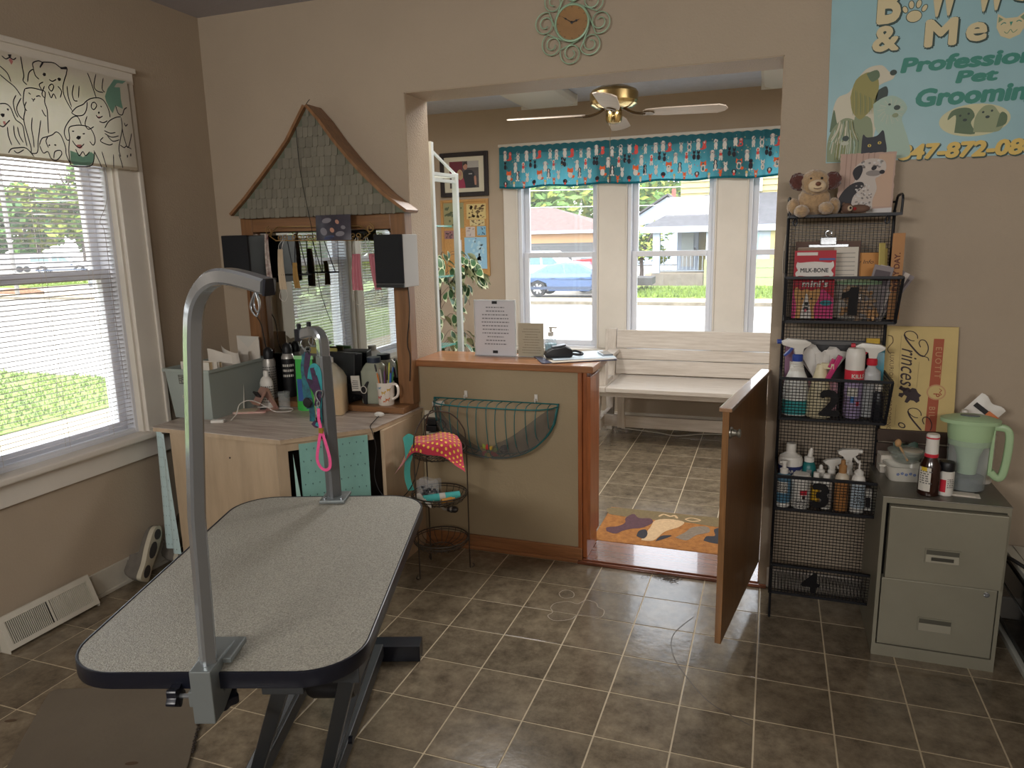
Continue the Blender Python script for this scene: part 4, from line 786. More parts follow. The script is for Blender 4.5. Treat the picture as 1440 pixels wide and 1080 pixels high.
# ------------------------------------------------------------------ grooming table (local x across, y along, turned 18 degrees)
E1 = V((.9498, .3129, 0)); TA = math.atan2(.3129, .9498)
gt = thing('grooming_table', 'long grooming table with a textured beige top and black rubber edge', 'table', (.160, -.874, 0), TA)
texm = mat('beige_grained_mat', (178, 174, 161), .42, c2=(124, 120, 109), scale=260, bump=.5, bscale=320, detail=2); rub = mat('black_rubber_edge', (20, 22, 32), .3); dgm = mat('dark_grey_steel', (58, 60, 62), .4, metal=.3); galv = mat('grey_cast_metal', (128, 134, 134), .4, metal=.5)
TZ = .655; tw, tl = .636, 1.046
out = rrect(tw, tl, .125, 10)
MB().prism(out, MX.Translation((0, 0, TZ - .008)), .008).build('top_mat', texm, gt)
def ring(mb, a, b, z0, z1):
    n = len(a); vs = [(*p, z) for z in (z0, z1) for p in a] + [(*p, z) for z in (z0, z1) for p in b]
    fs = []
    for i in range(n):
        j = (i + 1) % n; fs += [(i, j, n + j, n + i), (3 * n + i, 3 * n + j, 2 * n + j, 2 * n + i), (n + i, n + j, 3 * n + j, 3 * n + i), (2 * n + i, 2 * n + j, j, i)]
    return mb.add(vs, fs)
ring(MB(), rrect(tw + .012, tl + .012, .131, 10), rrect(tw - .002, tl - .002, .124, 10), TZ - .036, TZ + .0015).build('edge_band', rub, gt, smooth=True, bev=.003)
MB().prism(rrect(tw - .006, tl - .006, .12, 8), MX.Translation((0, 0, TZ - .034)), .0255).build('board', dgm, gt)
k = MB(); k.box(.11, .2, -.5, -.38, .585, .62); k.build('arm_bracket', dgm, gt, bev=.003); MB().box(.25, .31, -.46, -.36, .585, .62).build('arm_bracket', dgm, gt, bev=.003)
for x in (-.17, .17): MB().box(x - .02, x + .02, -.4, .42, .588, .62).build('top_rail', dgm, gt, bev=.002)
for x in (-.11, .107): MB().bar((x, -.62, .048), (x, .55, .048), .05, .05).build('base_rail', dgm, gt, bev=.003)
MB().box(-.27, .265, .55, .62, 0, .062).build('cross_foot', rub, gt, bev=.003); MB().box(-.27, .265, -.69, -.62, 0, .062).build('cross_foot', rub, gt, bev=.003)
for a, b in (((.145, -.47, .59), (-.095, -.10, .075)), ((.28, -.44, .59), (.105, -.12, .075))): MB().bar(a, b, .034, .026, up=(0, 1, 0)).build('lift_arm', dgm, gt, bev=.002)
for a, b in (((.15, .32, .59), (-.11, -.1, .075)), ((.27, .36, .59), (.107, -.12, .075))): MB().bar(a, b, .034, .03, up=(0, 1, 0)).build('lift_arm', dgm, gt, bev=.002)
MB(MX.Translation((.21, -.33, .52))).lathe([(0, -.05), (.045, -.05), (.05, -.04), (.05, .05), (.045, .06), (0, .06)], n=20, M=MX.Rotation(pi / 2, 4, 'Y')).build('motor', blackm, gt, smooth=True)
for p in ((.225, -.37, .585), (.24, -.36, .57)): MB(MX.Translation(p)).lathe([(0, -.03), (.01, -.03), (.011, .02), (.007, .03), (0, .03)], n=12, M=MX.Rotation(1.1, 4, 'Y')).build('cable_plug', mat('steel_plug', (150, 150, 150), .35, metal=.7), gt, smooth=True)
for x, y, z in ((.128, -.17, .13), (.135, .02, .08)): MB(MX.Translation((x, y, z))).lathe([(0, 0), (.012, 0), (.012, .012), (0, .013)], n=10, M=MX.Rotation(pi / 2, 4, 'Y')).build('bolt', rub, gt)
k = MB(); k.tube(bez([(.24, -.36, .56), (.24, -.3, .45), (.2, -.25, .4), (.17, -.2, .5)], 5), .005, 6); k.build('motor_cable', blackm, gt)

chrome = mat('brushed_steel_tube', (158, 162, 166), .16, metal=.72); chrome_side = chrome
def sqtube(mb, pts, w, up):
    pts = [V(p) for p in pts]; up = V(up).normalized(); N_ = len(pts); vs = []; c = w * .16
    pr = [(-w / 2 + c, -w / 2), (w / 2 - c, -w / 2), (w / 2, -w / 2 + c), (w / 2, w / 2 - c), (w / 2 - c, w / 2), (-w / 2 + c, w / 2), (-w / 2, w / 2 - c), (-w / 2, -w / 2 + c)]
    for i, p in enumerate(pts):
        d = (pts[min(i + 1, N_ - 1)] - pts[max(i - 1, 0)]).normalized(); s = up.cross(d).normalized()
        for a, b in pr: vs.append(p + s * a + up * b)
    fs = [(i * 8 + k, i * 8 + (k + 1) % 8, (i + 1) * 8 + (k + 1) % 8, (i + 1) * 8 + k) for i in range(N_ - 1) for k in range(8)] + [tuple(range(8))[::-1], tuple((N_ - 1) * 8 + k for k in range(8))]
    return mb.add(vs, fs)
# near arm: clamp and bent tube
ga = thing('grooming_post', 'tall bent steel grooming arm clamped to the near edge of the table', 'post', (.342, -1.372, .56), 0)
Y0 = -1.372; arc = [(.485 - .085 * cos(a) - .0, Y0, 1.385 + .085 * sin(a)) for a in [pi / 2 * i / 10 for i in range(11)]]
pts = [(.341, Y0, .6), (.356, Y0, 1.0), (.392, Y0, 1.34), (.401, Y0, 1.395), (.414, Y0, 1.428), (.436, Y0, 1.453), (.462, Y0, 1.466), (.49, Y0, 1.468), (.53, Y0, 1.461), (.572, Y0, 1.45)]
sm = [V(pts[0]), V(pts[1])] + bez(pts[2:], 5)
sqtube(MB(), sm, .029, V((-.45, -.9, 0))).build('tube', chrome, ga, world=True, smooth=28)
u2 = (.5726, Y0, 1.4498); MB().bar((.5726, Y0, 1.4498), (.577, Y0, 1.449), .03, .03).build('end_cap', rub, ga, world=True)
MB().tube(bez([(.545, Y0, 1.44), (.538, Y0, 1.42), (.545, Y0, 1.405), (.552, Y0, 1.42), (.546, Y0, 1.44)], 5), .0016, 6).build('wire_loop', chrome, ga, world=True); MB().tube(bez([(.543, Y0, 1.44), (.534, Y0 - .004, 1.415), (.542, Y0, 1.398), (.55, Y0, 1.415), (.545, Y0, 1.44)], 5), .0016, 6).build('wire_loop', chrome, ga, world=True)
cm = MX.Translation((.342, -1.378, 0)) @ MX.Rotation(TA, 4, 'Z')
side = [(-.03, .564), (.012, .564), (.075, .59), (.075, .604), (.022, .604), (.02, .648), (.03, .662), (.1, .662), (.1, .676), (.03, .682), (-.03, .682)]
k = MB(cm); k.prism([(y, z) for y, z in side], MX(((0, 0, 1, -.022), (1, 0, 0, -.0), (0, 1, 0, 0), (0, 0, 0, 1))), .044); k.build('clamp', galv, ga, world=True, bev=.003)
k = MB(cm); k.box(-.032, .04, .03, .115, .6635, .676); k.build('clamp_plate', galv, ga, world=True, bev=.003)
k = MB(cm); k.box(-.034, -.0225, -.02, .012, .595, .63); k.build('clamp_boss', galv, ga, world=True, bev=.003)
MB(cm).tube([(-.06, -.005, .612), (-.034, -.005, .612)], .005, 8).build('screw', chrome, ga, world=True)
k = MB(cm @ MX.Translation((-.068, -.005, .612)) @ MX.Rotation(pi / 2, 4, 'Y'))
k.prism([(.021 * (1 + .18 * cos(5 * t)) * cos(t), .021 * (1 + .18 * cos(5 * t)) * sin(t)) for t in [2 * pi * i / 40 for i in range(40)]], MX.Translation((0, 0, -.01)), .02); k.build('knob', rub, ga, world=True, smooth=60, bev=.003)
k = MB(cm @ MX.Translation((.0, .055, .555)))
k.prism([(.032 * (1 + .12 * cos(6 * t)) * cos(t), .032 * (1 + .12 * cos(6 * t)) * sin(t)) for t in [2 * pi * i / 48 for i in range(48)]], MX.Translation((0, 0, 0)), .018); k.build('clamp_knob', rub, ga, world=True, smooth=60, bev=.003)
MB(cm).tube([(0, .055, .57), (0, .055, .618)], .006, 8).build('screw', chrome, ga, world=True)
# far arm on a plate
fa = thing('grooming_post', 'shorter grey grooming arm bolted to the far edge of the table', 'post', (-.004, -.39, TZ), 0)
k = MB(MX.Translation((.013, -.398, 0)) @ MX.Rotation(TA, 4, 'Z')); k.box(-.043, .043, -.05, .05, TZ + .0016, TZ + .012); k.build('plate', galv, fa, world=True, bev=.002)
for dx, dy in ((-.028, -.03), (.03, -.03)): MB(MX.Translation((.013, -.398, 0)) @ MX.Rotation(TA, 4, 'Z')).lathe([(.007, 0), (.007, .004), (.004, .006), (0, .006)], (dx, dy, TZ + .012), 10).build('bolt', chrome, fa, world=True)
YF = -.395; grey_st = mat('satin_grey_steel', (112, 114, 116), .38, metal=.6)
sqtube(MB(), [(.006, YF, TZ + .012), (.003, YF, 1.155)], .042, V((-.5, -.86, 0))).build('post', grey_st, fa, world=True)
pp = [(.003, YF, 1.155), (.004, YF, 1.19), (.0, YF, 1.215), (-.014, YF, 1.232), (-.035, YF, 1.236), (-.075, YF, 1.226)]
sqtube(MB(), bez(pp, 5), .036, V((-.5, -.86, 0))).build('bent_arm', chrome, fa, world=True, smooth=28)
MB().box(-.092, -.074, YF - .02, YF + .02, 1.205, 1.245).build('end_cap', rub, fa, world=True, bev=.002)
for x, z in ((-.085, 1.244), (-.045, 1.251)): MB().lathe([(.006, 0), (.008, .002), (.008, .016), (0, .018)], (x, YF, z), 12).build('top_knob', rub, fa, world=True)
MB().tube(bez([(-.042, YF, 1.222), (-.05, YF, 1.2), (-.04, YF, 1.19), (-.034, YF, 1.2), (-.034, YF, 1.215)], 5), .002, 6).build('eye', chrome, fa, world=True)
MB().tube(bez([(-.076, YF, 1.208), (-.082, YF, 1.19), (-.068, YF, 1.175), (-.06, YF, 1.185)], 5), .0025, 6).build('hook', chrome, fa, world=True); MB().tube(bez([(-.074, YF, 1.178), (-.062, YF, 1.165), (-.05, YF, 1.168), (-.046, YF, 1.18)], 5), .0025, 6).build('hook', chrome, fa, world=True)
MB().tube([(.0, YF - .026, .88), (.002, YF - .034, .885)], .008, 8).build('bolt', rub, fa, world=True)
# leads hanging from the far arm
def ribbon(mb, pts, w, nrm, n=8, mi=None):
    P = bez(pts, n); nrm = V(nrm).normalized(); vs = []
    for i, p in enumerate(P):
        d = (P[min(i + 1, len(P) - 1)] - P[max(i - 1, 0)]).normalized(); s = d.cross(nrm).normalized() * w / 2
        vs += [p - s - nrm * .0008, p + s - nrm * .0008, p + s + nrm * .0008, p - s + nrm * .0008]
    N_ = len(P); fs = [(i * 4 + k, i * 4 + (k + 1) % 4, (i + 1) * 4 + (k + 1) % 4, (i + 1) * 4 + k) for i in range(N_ - 1) for k in range(4)] + [(0, 3, 2, 1), tuple((N_ - 1) * 4 + k for k in range(4))]
    return mb.add(vs, fs, mi)
tealw = mat('teal_purple_webbing', (34, 118, 126), .7, c2=(36, 26, 54), scale=38, stretch=(1, 1, 1)); teal_only = mat('teal_webbing', (48, 136, 142), .7, var=.2, scale=60); navyw = mat('dark_purple_webbing', (30, 24, 42), .7, c2=(70, 36, 74), scale=50)
ld = thing('dog_harness', 'teal and purple patterned dog lead bundle hanging from the far arm hook', 'lead', (-.05, YF, .93), 0)
yy = YF - .008; cm_ = [(tealw, [(-.056, yy, 1.165), (-.066, yy - .01, 1.12), (-.06, yy - .012, 1.06), (-.048, yy - .012, 1.0), (-.045, yy - .01, .96), (-.05, yy - .006, .93)]), (navyw, [(-.05, yy, 1.165), (-.05, yy - .016, 1.11), (-.038, yy - .018, 1.07), (-.018, yy - .016, 1.03), (-.008, yy - .014, .985), (-.012, yy - .012, .945), (-.03, yy - .01, .92), (-.044, yy - .01, .93)]), (teal_only, [(-.036, yy - .02, 1.08), (-.026, yy - .022, 1.115), (-.012, yy - .022, 1.125), (-.0, yy - .022, 1.105), (-.002, yy - .02, 1.05), (-.01, yy - .02, .98), (-.012, yy - .018, .94), (-.022, yy - .018, .918)]), (navyw, [(-.02, yy - .024, 1.12), (-.012, yy - .026, 1.08), (-.004, yy - .026, 1.03), (-.014, yy - .024, .99)]), (tealw, [(-.062, yy - .004, 1.16), (-.07, yy - .004, 1.08), (-.066, yy - .008, 1.02), (-.056, yy - .008, .975)])]
for m, p in cm_: ribbon(MB(), p, .019, (.25, -1, 0)).build('strap', m, ld, world=True, smooth=True)
MB(MX.Translation((-.05, yy - .022, 1.0)) @ MX.Rotation(pi / 2, 4, 'X')).lathe([(0, 0), (.017, 0), (.018, .004), (.015, .008), (0, .009)], n=20).build('disc_tag', blackm, ld, world=True, smooth=True)
MB().tube(bez([(-.058, yy, 1.17), (-.066, yy, 1.16), (-.056, yy, 1.15), (-.046, yy, 1.16), (-.054, yy, 1.172)], 5), .0022, 6).build('ring', blackm, ld, world=True); MB().box(-.02, -.002, yy - .03, yy - .024, .935, .952).build('buckle', blackm, ld, world=True, bev=.002)
pl_ = thing('pink_loop', 'bright pink nylon loop lead hanging on the side of the far arm', 'lead', (.0, YF - .04, .78), 0)
hot = mat('hot_pink_nylon', (226, 84, 140), .7, var=.1, scale=60); yk = YF - .042
ribbon(MB(), [(-.002, yk, .985), (-.004, yk, .95), (.0, yk, .915), (-.012, yk, .86), (-.022, yk, .81), (-.012, yk, .782), (.008, yk, .772), (.026, yk, .785), (.027, yk, .82), (.015, yk, .87), (.003, yk, .915)], .01, (.2, -1, 0), 8).build('loop', hot, pl_, world=True, smooth=True)
MB().box(-.006, .01, yk - .003, yk + .003, .9, .918).build('ferrule', mat('brass_ferrule', (196, 158, 70), .35, metal=.8), pl_, world=True)
MB().tube(bez([(-.002, yk, .985), (-.006, yk, 1.0), (0, yk, 1.012), (.004, yk, 1.0), (-.001, yk, .99)], 5), .0022, 6).build('swivel', chrome, pl_, world=True); MB().tube(bez([(0, yk, 1.01), (-.008, yk, 1.028), (.0, yk, 1.045), (.01, yk + .012, 1.04), (.006, yk + .01, 1.02)], 5), .0028, 6).build('snap_hook', chrome, pl_, world=True)

# ------------------------------------------------------------------ three-tier wire stand with a bandana
wire_m = mat('dark_bronze_wire', (78, 70, 62), .45, metal=.5)
st = thing('wire_stand', 'three tier bronze wire basket stand beside the desk', 'stand', (-.005, .45, 0))
cx, cy, rr = -.005, .452, .127
def circ(r, z, n=28): return [(cx + r * cos(2 * pi * i / n), cy + r * sin(2 * pi * i / n), z) for i in range(n)]
legs_a = [R(243), R(28), R(140)]
for a in legs_a:
    c, s = cos(a), sin(a); q = rr + .004
    MB().tube(bez([(cx + (q + .012) * c, cy + (q + .012) * s, .022), (cx + (q + .02) * c, cy + (q + .02) * s, .012), (cx + (q + .012) * c, cy + (q + .012) * s, .004), (cx + q * c, cy + q * s, .01), (cx + q * c, cy + q * s, .3), (cx + q * c, cy + q * s, .62), (cx + q * .86 * c, cy + q * .86 * s, .7), (cx + q * .5 * c, cy + q * .5 * s, .755), (cx + .01 * c, cy + .01 * s, .77)], 5), .0034, 6).build('leg', wire_m, st, world=True, smooth=True)
MB().tube([(cx + .016 * cos(t), cy, .78 + .014 * sin(t)) for t in [2 * pi * i / 14 for i in range(14)]], .0028, 6, closed=True).build('handle_ring', wire_m, st, world=True)
for z in (.165, .385, .6):
    b = MB().tube(circ(rr, z), .0034, 6, closed=True).tube(circ(rr, z - .012), .0022, 6, closed=True).build('basket_rim', wire_m, st, world=True)
    MB().tube(circ(.055, z - .05, 20), .0026, 6, closed=True).build('bottom_ring', wire_m, b, world=True)
    for i in range(22):
        a = 2 * pi * i / 22; c, s = cos(a), sin(a)
        MB().tube(bez([(cx + rr * c, cy + rr * s, z), (cx + rr * .85 * c, cy + rr * .85 * s, z - .035), (cx + .055 * c, cy + .055 * s, z - .05)], 3), .0016, 5).build('rib', wire_m, b, world=True)
    k = MB()
    for i in range(7):
        o = -.05 + .1 * i / 6; q = math.sqrt(max(.0551 ** 2 - o * o, 0)); k.tube([(cx + o, cy - q, z - .05), (cx + o, cy + q, z - .05)], .0014, 5)
    k.build('bottom_wires', wire_m, b, world=True, kind='stuff')
red_b = mat('red_dotted_bandana', (182, 46, 66), .85, sheen=.3, var=.05); yd = mat('yellow_dot', (232, 186, 70), .8)
bn = thing('bandana', 'red bandana with yellow dots draped over the top tier of the wire stand', 'bandana', (cx, cy, .6))
TA_, TB_, TC_ = V((-.215, -.165, 0)), V((.225, -.11, 0)), V((-.03, .17, 0))
def drape(x, y, h=0):
    r = math.hypot(x, y); e = max(0, r - .118); wr = .006 * sin(40 * x + 16 * y) + .005 * sin(52 * y - 22 * x) + .006 * sin(24 * (x - y))
    z = .634 + wr + .022 * max(0, 1 - (r / .12) ** 2) - .95 * e; q = 1 - .45 * e / max(r, .01)
    return V((cx + x * q, cy + y * q, z + h))
def ban(u, v):
    p = (TA_ + (TB_ - TA_) * u) * (1 - v) + TC_ * v; return drape(p.x, p.y)
MB().grid(lambda u, v: ban(u, v * .985), 50, 34).build('cloth', red_b, bn, world=True, smooth=70, solid=1)
k = MB()
for j in range(16):
    for i in range(21):
        x, y = -.22 + .022 * i + .011 * (j % 2), -.18 + .022 * j
        d = [(q_.x - p_.x) * (y - p_.y) - (q_.y - p_.y) * (x - p_.x) for p_, q_ in ((TA_, TB_), (TB_, TC_), (TC_, TA_))]
        if min(d) > .0016: k.sheet(ell(x, y, .0056, .0056, 9), lambda a, b: drape(a, b, .0022))
k.build('dots', yd, bn, world=True, kind='stuff')
k = MB(); k.grid(lambda u, v: V((cx - .115 + (.05 - .03 * min(1, v * 2.2)) * u + .01 * sin(6 * v) + .012 * v, cy - .11 - .012 * sin(4 * v) + .02 * u, .665 - .25 * v + .02 * sin(3 * u) * (1 - v))), 8, 16)
tag(k.build('teal_scarf', mat('teal_bandana_cloth', (80, 176, 166), .85, var=.06, sheen=.3), smooth=True), 'teal cloth strip hanging beside the red bandana on the left', 'scarf')
t = thing('plastic_pouch', 'clear crinkled pouch of little grey things in the middle tier', 'pouch', (cx - .04, cy - .0, .345)); cl = mat('clear_crinkled_plastic', (206, 206, 206), .15, alpha=.35)
MB().grid(lambda u, v: V((cx - .09 + .11 * u, cy - .05 + .03 * sin(3 * u) - .025 * (1 - v) * sin(pi * u), .35 + .1 * v + .006 * sin(9 * u))), 12, 8).grid(lambda u, v: V((cx - .09 + .11 * u, cy - .02 + .03 * sin(3 * u) + .025 * (1 - v) * sin(pi * u), .35 + .1 * v + .006 * sin(9 * u))), 12, 8).build('film', cl, t, world=True, smooth=True)
k = MB(); rn = random.Random(8)
for _ in range(40): k.box(*(lambda x, y, z: (x, x + .012, y, y + .01, z, z + .009))(cx - .082 + rn.random() * .085, cy - .05 + rn.random() * .035, .352 + rn.random() * .06), M=None)
k.build('filling', mat('grey_black_bits', (96, 96, 100), .6, rnd=.3, c2=(40, 40, 44), scale=60), t, world=True, kind='stuff')
t = thing('cloth_roll', 'rolled turquoise cloth lying across the middle tier', 'roll', (cx + .03, cy - .04, .38), R(38)); MB(MX.Rotation(pi / 2, 4, 'Y')).lathe([(.0, -.085), (.017, -.084), (.018, 0), (.017, .084), (0, .085)], n=14).build('roll', mat('turquoise_cloth', (84, 190, 186), .85, var=.06), t, smooth=True); MB(MX.Rotation(pi / 2, 4, 'Y')).lathe([(.0186, -.012), (.0188, .015)], n=14).build('paper_band', label_w, t, smooth=True)
t = thing('crumpled_wrapper', 'crumpled white paper wrappers at the front of the middle tier', 'wrapper', (cx - .05, cy - .08, .37)); MB().grid(lambda u, v: V((-.06 + .12 * u, -.03 + .06 * v, .012 * sin(11 * u + 5 * v) + .01 * cos(13 * v - 3 * u))), 12, 8).build('paper', paper, t, smooth=True)
t = thing('orange_tube', 'small orange tube at the right of the middle tier', 'tube', (cx + .065, cy - .05, .372), R(50)); MB(MX.Rotation(pi / 2, 4, 'Y')).lathe([(0, -.03), (.01, -.03), (.011, .02), (.006, .026), (.006, .035), (0, .036)], n=12).build('body', mat('orange_plastic', (214, 150, 60), .5), t, smooth=True)
# outlet and plugs on the wall between desk and half wall
t = thing('wall_outlet', 'cream outlet plate with black plugs on the wall behind the wire stand', 'outlet', (-.17, YW, .62)); MB().box(-.2, -.135, YW - .008, YW, .58, .7).build('plate', mat('cream_outlet', (206, 198, 180), .4), t, world=True, bev=.003)
for z in (.62, .655): MB().box(-.178, -.12, YW - .05, YW - .0085, z - .016, z + .014).build('plug', blackm, t, world=True, bev=.004)
mb = MB(); mb.tube(bez([(-.13, YW - .045, .65), (-.09, YW - .05, .67), (-.07, YW - .04, .64), (-.11, YW - .04, .61), (-.16, YW - .05, .6)], 6), .003, 6); tag(mb.build('plug_cord', cable_m), 'short black cord looping from the plugs at the outlet', 'cable')
mb = MB(); mb.tube(bez([(-.09, .60, .36), (-.085, .6, .28), (-.05, .585, .25), (-.02, .58, .255)], 6), .006, 8); tag(mb.build('grey_hose', mat('pale_grey_hose', (170, 164, 152), .6)), 'short pale hose end curling below the middle tier', 'hose')
t = thing('hose_fitting', 'dark and silver fitting on the end of the pale hose', 'fitting', (-.005, .58, .255)); MB(MX.Rotation(pi / 2, 4, 'Y')).lathe([(0, -.02), (.013, -.02), (.016, .0), (.016, .02), (.01, .03), (0, .03)], n=12).build('body', mat('dark_fitting', (70, 66, 64), .4, metal=.5), t, smooth=True); MB(MX.Rotation(pi / 2, 4, 'Y')).lathe([(.0165, -.004), (.0168, .006)], n=12).build('band', chrome, t)

# ------------------------------------------------------------------ teal wire half basket on the half wall
tw_m = mat('teal_wire', (28, 108, 110), .45, metal=.2); mesh_g = mat('grey_mesh_liner', (92, 88, 84), .8, alpha=.62)
hb = thing('wall_basket', 'teal half round wire basket hung on the half wall', 'basket', (.178, YW, .5))
bx, hwid, zt_, dep = .178, .315, .772, .105
def front(t): return (bx + hwid * t, YW - .02 - dep * math.sqrt(max(0, 1 - t ** 4)), zt_ - .012 + .0 * t)
def arcp(t): return (bx + hwid * t, YW - .02 - .055 * math.sqrt(max(0, 1 - t * t)), zt_ - .265 * math.sqrt(max(0, 1 - abs(t) ** 2.3)))
MB().tube([(bx - hwid, YW - .02, zt_), (bx + hwid, YW - .02, zt_)], .0034, 6).build('back_rim', tw_m, hb, world=True)
MB().tube([front(-1 + 2 * i / 30) for i in range(31)], .0034, 6).build('front_rim', tw_m, hb, world=True, smooth=True)
MB().tube([arcp(-1 + 2 * i / 36) for i in range(37)], .0038, 6).build('arc_rim', tw_m, hb, world=True, smooth=True)
MB().tube([(p[0], YW - .006, p[2]) for p in (arcp(-1 + 2 * i / 36) for i in range(37))], .003, 6).build('back_arc', tw_m, hb, world=True, smooth=True)
for i in range(13):
    t_ = -.9 + 1.8 * i / 12; f, a = front(t_), arcp(t_); mid = ((f[0] + a[0]) / 2 + .004 * (-1) ** i, min(f[1], a[1]) - .002, (f[2] + a[2]) / 2 - .02)
    MB().tube(bez([(f[0], YW - .02, zt_), f, mid, (a[0], a[1] - .004, a[2] + .01), (a[0], YW - .008, a[2] - .002)], 4), .0021, 5).build('front_wire', tw_m, hb, world=True)
def liner(t0, t1, lo, hi):
    k = MB(); k.grid(lambda u, v: (lambda t, f, a: V((f[0], min(f[1], a[1]) + .012 + .01 * v, a[2] + (f[2] - a[2]) * (v * hi(t)) + .004)))(t0 + (t1 - t0) * u, front(t0 + (t1 - t0) * u), arcp(t0 + (t1 - t0) * u)), 24, 5); return k
liner(-.97, .97, 0, lambda t: .16 + .75 * abs(t) ** 1.6 + (.12 if t > .1 else .0)).build('mesh_liner', mesh_g, hb, world=True, smooth=True)
for x in (.025, .382): h_ = thing('wall_hook', 'small white adhesive hook holding the teal basket, ' + ('left' if x < .1 else 'right') + ' one', 'hook', (x, YW, .79), 0, 'hooks of the teal basket'); MB().box(-.008, .008, -.005, 0, -.012, .02).build('plate', whitep, h_, bev=.002); MB().tube(bez([(0, -.006, .0), (0, -.016, -.012), (0, -.022, -.012), (0, -.024, .002)], 4), .0032, 6).build('hook', whitep, h_)
t = thing('fabric_flower', 'red and yellow frilly toy lying in the teal wire basket', 'toy', (.16, YW - .05, .535)); rn = random.Random(2)
for i in range(9):
    a = 2 * pi * i / 9; c_ = ((196, 60, 60), (214, 176, 70), (150, 160, 70))[i % 3]; MB(MX.Rotation(a, 4, 'Y') @ MX.Rotation(rn.uniform(-.4, .4), 4, 'X')).grid(lambda u, v: V(((u - .5) * .022 * sin(pi * (v * .85 + .1)), -.012 - .008 * sin(3 * v), .004 + .042 * v)), 5, 6).build('petal', mat('petal_%d' % (i % 3), c_, .8), t, smooth=True)
MB().ball((0, -.012, 0), .012, 12).build('centre', mat('petal_centre', (120, 130, 60), .8), t, smooth=True)
t = thing('dark_ball', 'dark round toy at the bottom right of the teal basket', 'ball', (.235, YW - .052, .545)); MB().ball((0, 0, 0), .022, 14).build('ball', mat('dark_rubber', (52, 50, 52), .6), t, smooth=True); MB().lathe([(.0223, -.002), (.0223, .002)], n=18).build('seam', MATS['seam_grey'], t)
t = thing('white_spout', 'white tube end peeking from the left of the teal basket', 'tube', (-.1, YW - .05, .75), R(25)); MB(MX.Rotation(pi / 2, 4, 'Y')).lathe([(0, -.03), (.012, -.03), (.014, .02), (.009, .028), (0, .03)], n=12).build('body', whitep, t, smooth=True); MB(MX.Rotation(pi / 2, 4, 'Y')).lathe([(.0142, -.028), (.0142, -.016)], n=12).build('band', MATS['seam_grey'], t)

# ------------------------------------------------------------------ swinging half door
gate_a = math.atan2(-.75, -.115)
gm = mat('dark_oak_panel', (146, 104, 62), .38, c2=(108, 74, 42), scale=10, stretch=(9, 9, .45), coat=.15)
gd_ = thing('half_door', 'oak half door with a cap rail standing open into the room', 'gate', (1.392, .727, .12), gate_a)
MB().box(.012, .757, -.011, .011, 0, .835).build('panel', gm, gd_, bev=.002); MB().box(.0, .77, -.02, .022, .8355, .85).build('cap_rail', mat('light_oak_cap', (146, 112, 84), .3, var=.25, scale=9, stretch=(.5, 8, 8), coat=.5), gd_, bev=.003)
k = MB(MX.Translation((.735, .0115, .76)))
k.lathe([(.02, 0), (.02, .004), (.013, .008), (.009, .02), (.015, .028), (.012, .034), (0, .035)], n=14, M=MX.Rotation(-pi / 2, 4, 'X')); k.build('latch_knob', mat('aged_silver', (150, 146, 136), .35, metal=.8), gd_, smooth=True); MB().bar((.71, .02, .745), (.76, .02, .782), .008, .006).build('latch_arm', MATS['aged_silver'], gd_)
for z in (.16, .66): h_ = MB().box(-.004, .055, -.0135, -.0112, z, z + .07).build('hinge', blackm, gd_); MB().tube([(.0, -.016, z - .004), (.0, -.016, z + .074)], .006, 8).build('hinge_pin', blackm, h_)

# ------------------------------------------------------------------ floor register, shoes, grey mat
vt = thing('floor_register', 'white sloped metal floor register against the left wall', 'register', (XL, -.5, 0)); vm = mat('worn_white_metal', (196, 190, 176), .5, var=.06, scale=12); vd = mat('dark_duct', (38, 36, 34), .9)
ya, yb, xb_, xt, zt2 = -.705, -.305, XL + .075, XL + .026, .135
prof = [(XL + .025, 0), (xb_, 0), (xb_, .012), (xt, zt2), (XL + .025, zt2)]
k = MB(); e = [(x, z) for x, z in prof]
for yy0, yy1 in ((ya, ya + .004), (yb - .004, yb)): k.prism(e, MX(((1, 0, 0, 0), (0, 0, -1, yy1), (0, 1, 0, 0), (0, 0, 0, 1))), yy1 - yy0)
sl = V((xt - xb_, 0, zt2 - .012)); sn = V((sl.z, 0, -sl.x)).normalized()
def vq(mb, y0, y1, t0, t1, th=.003, off=0):
    a = V((xb_, 0, .012)) + sl * t0 + sn * off; b = V((xb_, 0, .012)) + sl * t1 + sn * off
    p = [V((q.x, y, q.z)) + sn * h for h in (0, th) for q in (a, b) for y in (y0, y1)]
    mb.add(p, [(0, 1, 3, 2), (4, 6, 7, 5), (0, 4, 5, 1), (2, 3, 7, 6), (0, 2, 6, 4), (1, 5, 7, 3)])
vq(k, ya, yb, 0, .14); vq(k, ya, yb, .84, 1); vq(k, ya, ya + .02, .14, .84); vq(k, yb - .02, yb, .14, .84); k.box(XL + .025, xt, ya, yb, zt2, zt2 + .004); k.build('frame', vm, vt, world=True)
k = MB(); vq(k, ya + .01, yb - .01, .1, .9, .001, -.012); k.build('dark_back', vd, vt, world=True); ymid = (ya + yb) / 2
k = MB(); vq(k, ymid - .004, ymid + .004, .14, .84, .004); k.build('divider', vm, vt, world=True)
k = MB()
for i in range(48):
    y = ya + .024 + (yb - ya - .048) * i / 47
    if abs(y - ymid) > .007: vq(k, y - .0016, y + (.0028 if y > ymid else .0006), .14, .84, .006, -.004)
k.build('louvres', vm, vt, world=True, kind='stuff')
suede = mat('grey_suede', (104, 98, 90), .9, var=.12, scale=30); sole = mat('off_white_sole', (186, 178, 158), .7); tread = mat('dark_tread', (62, 58, 56), .8)
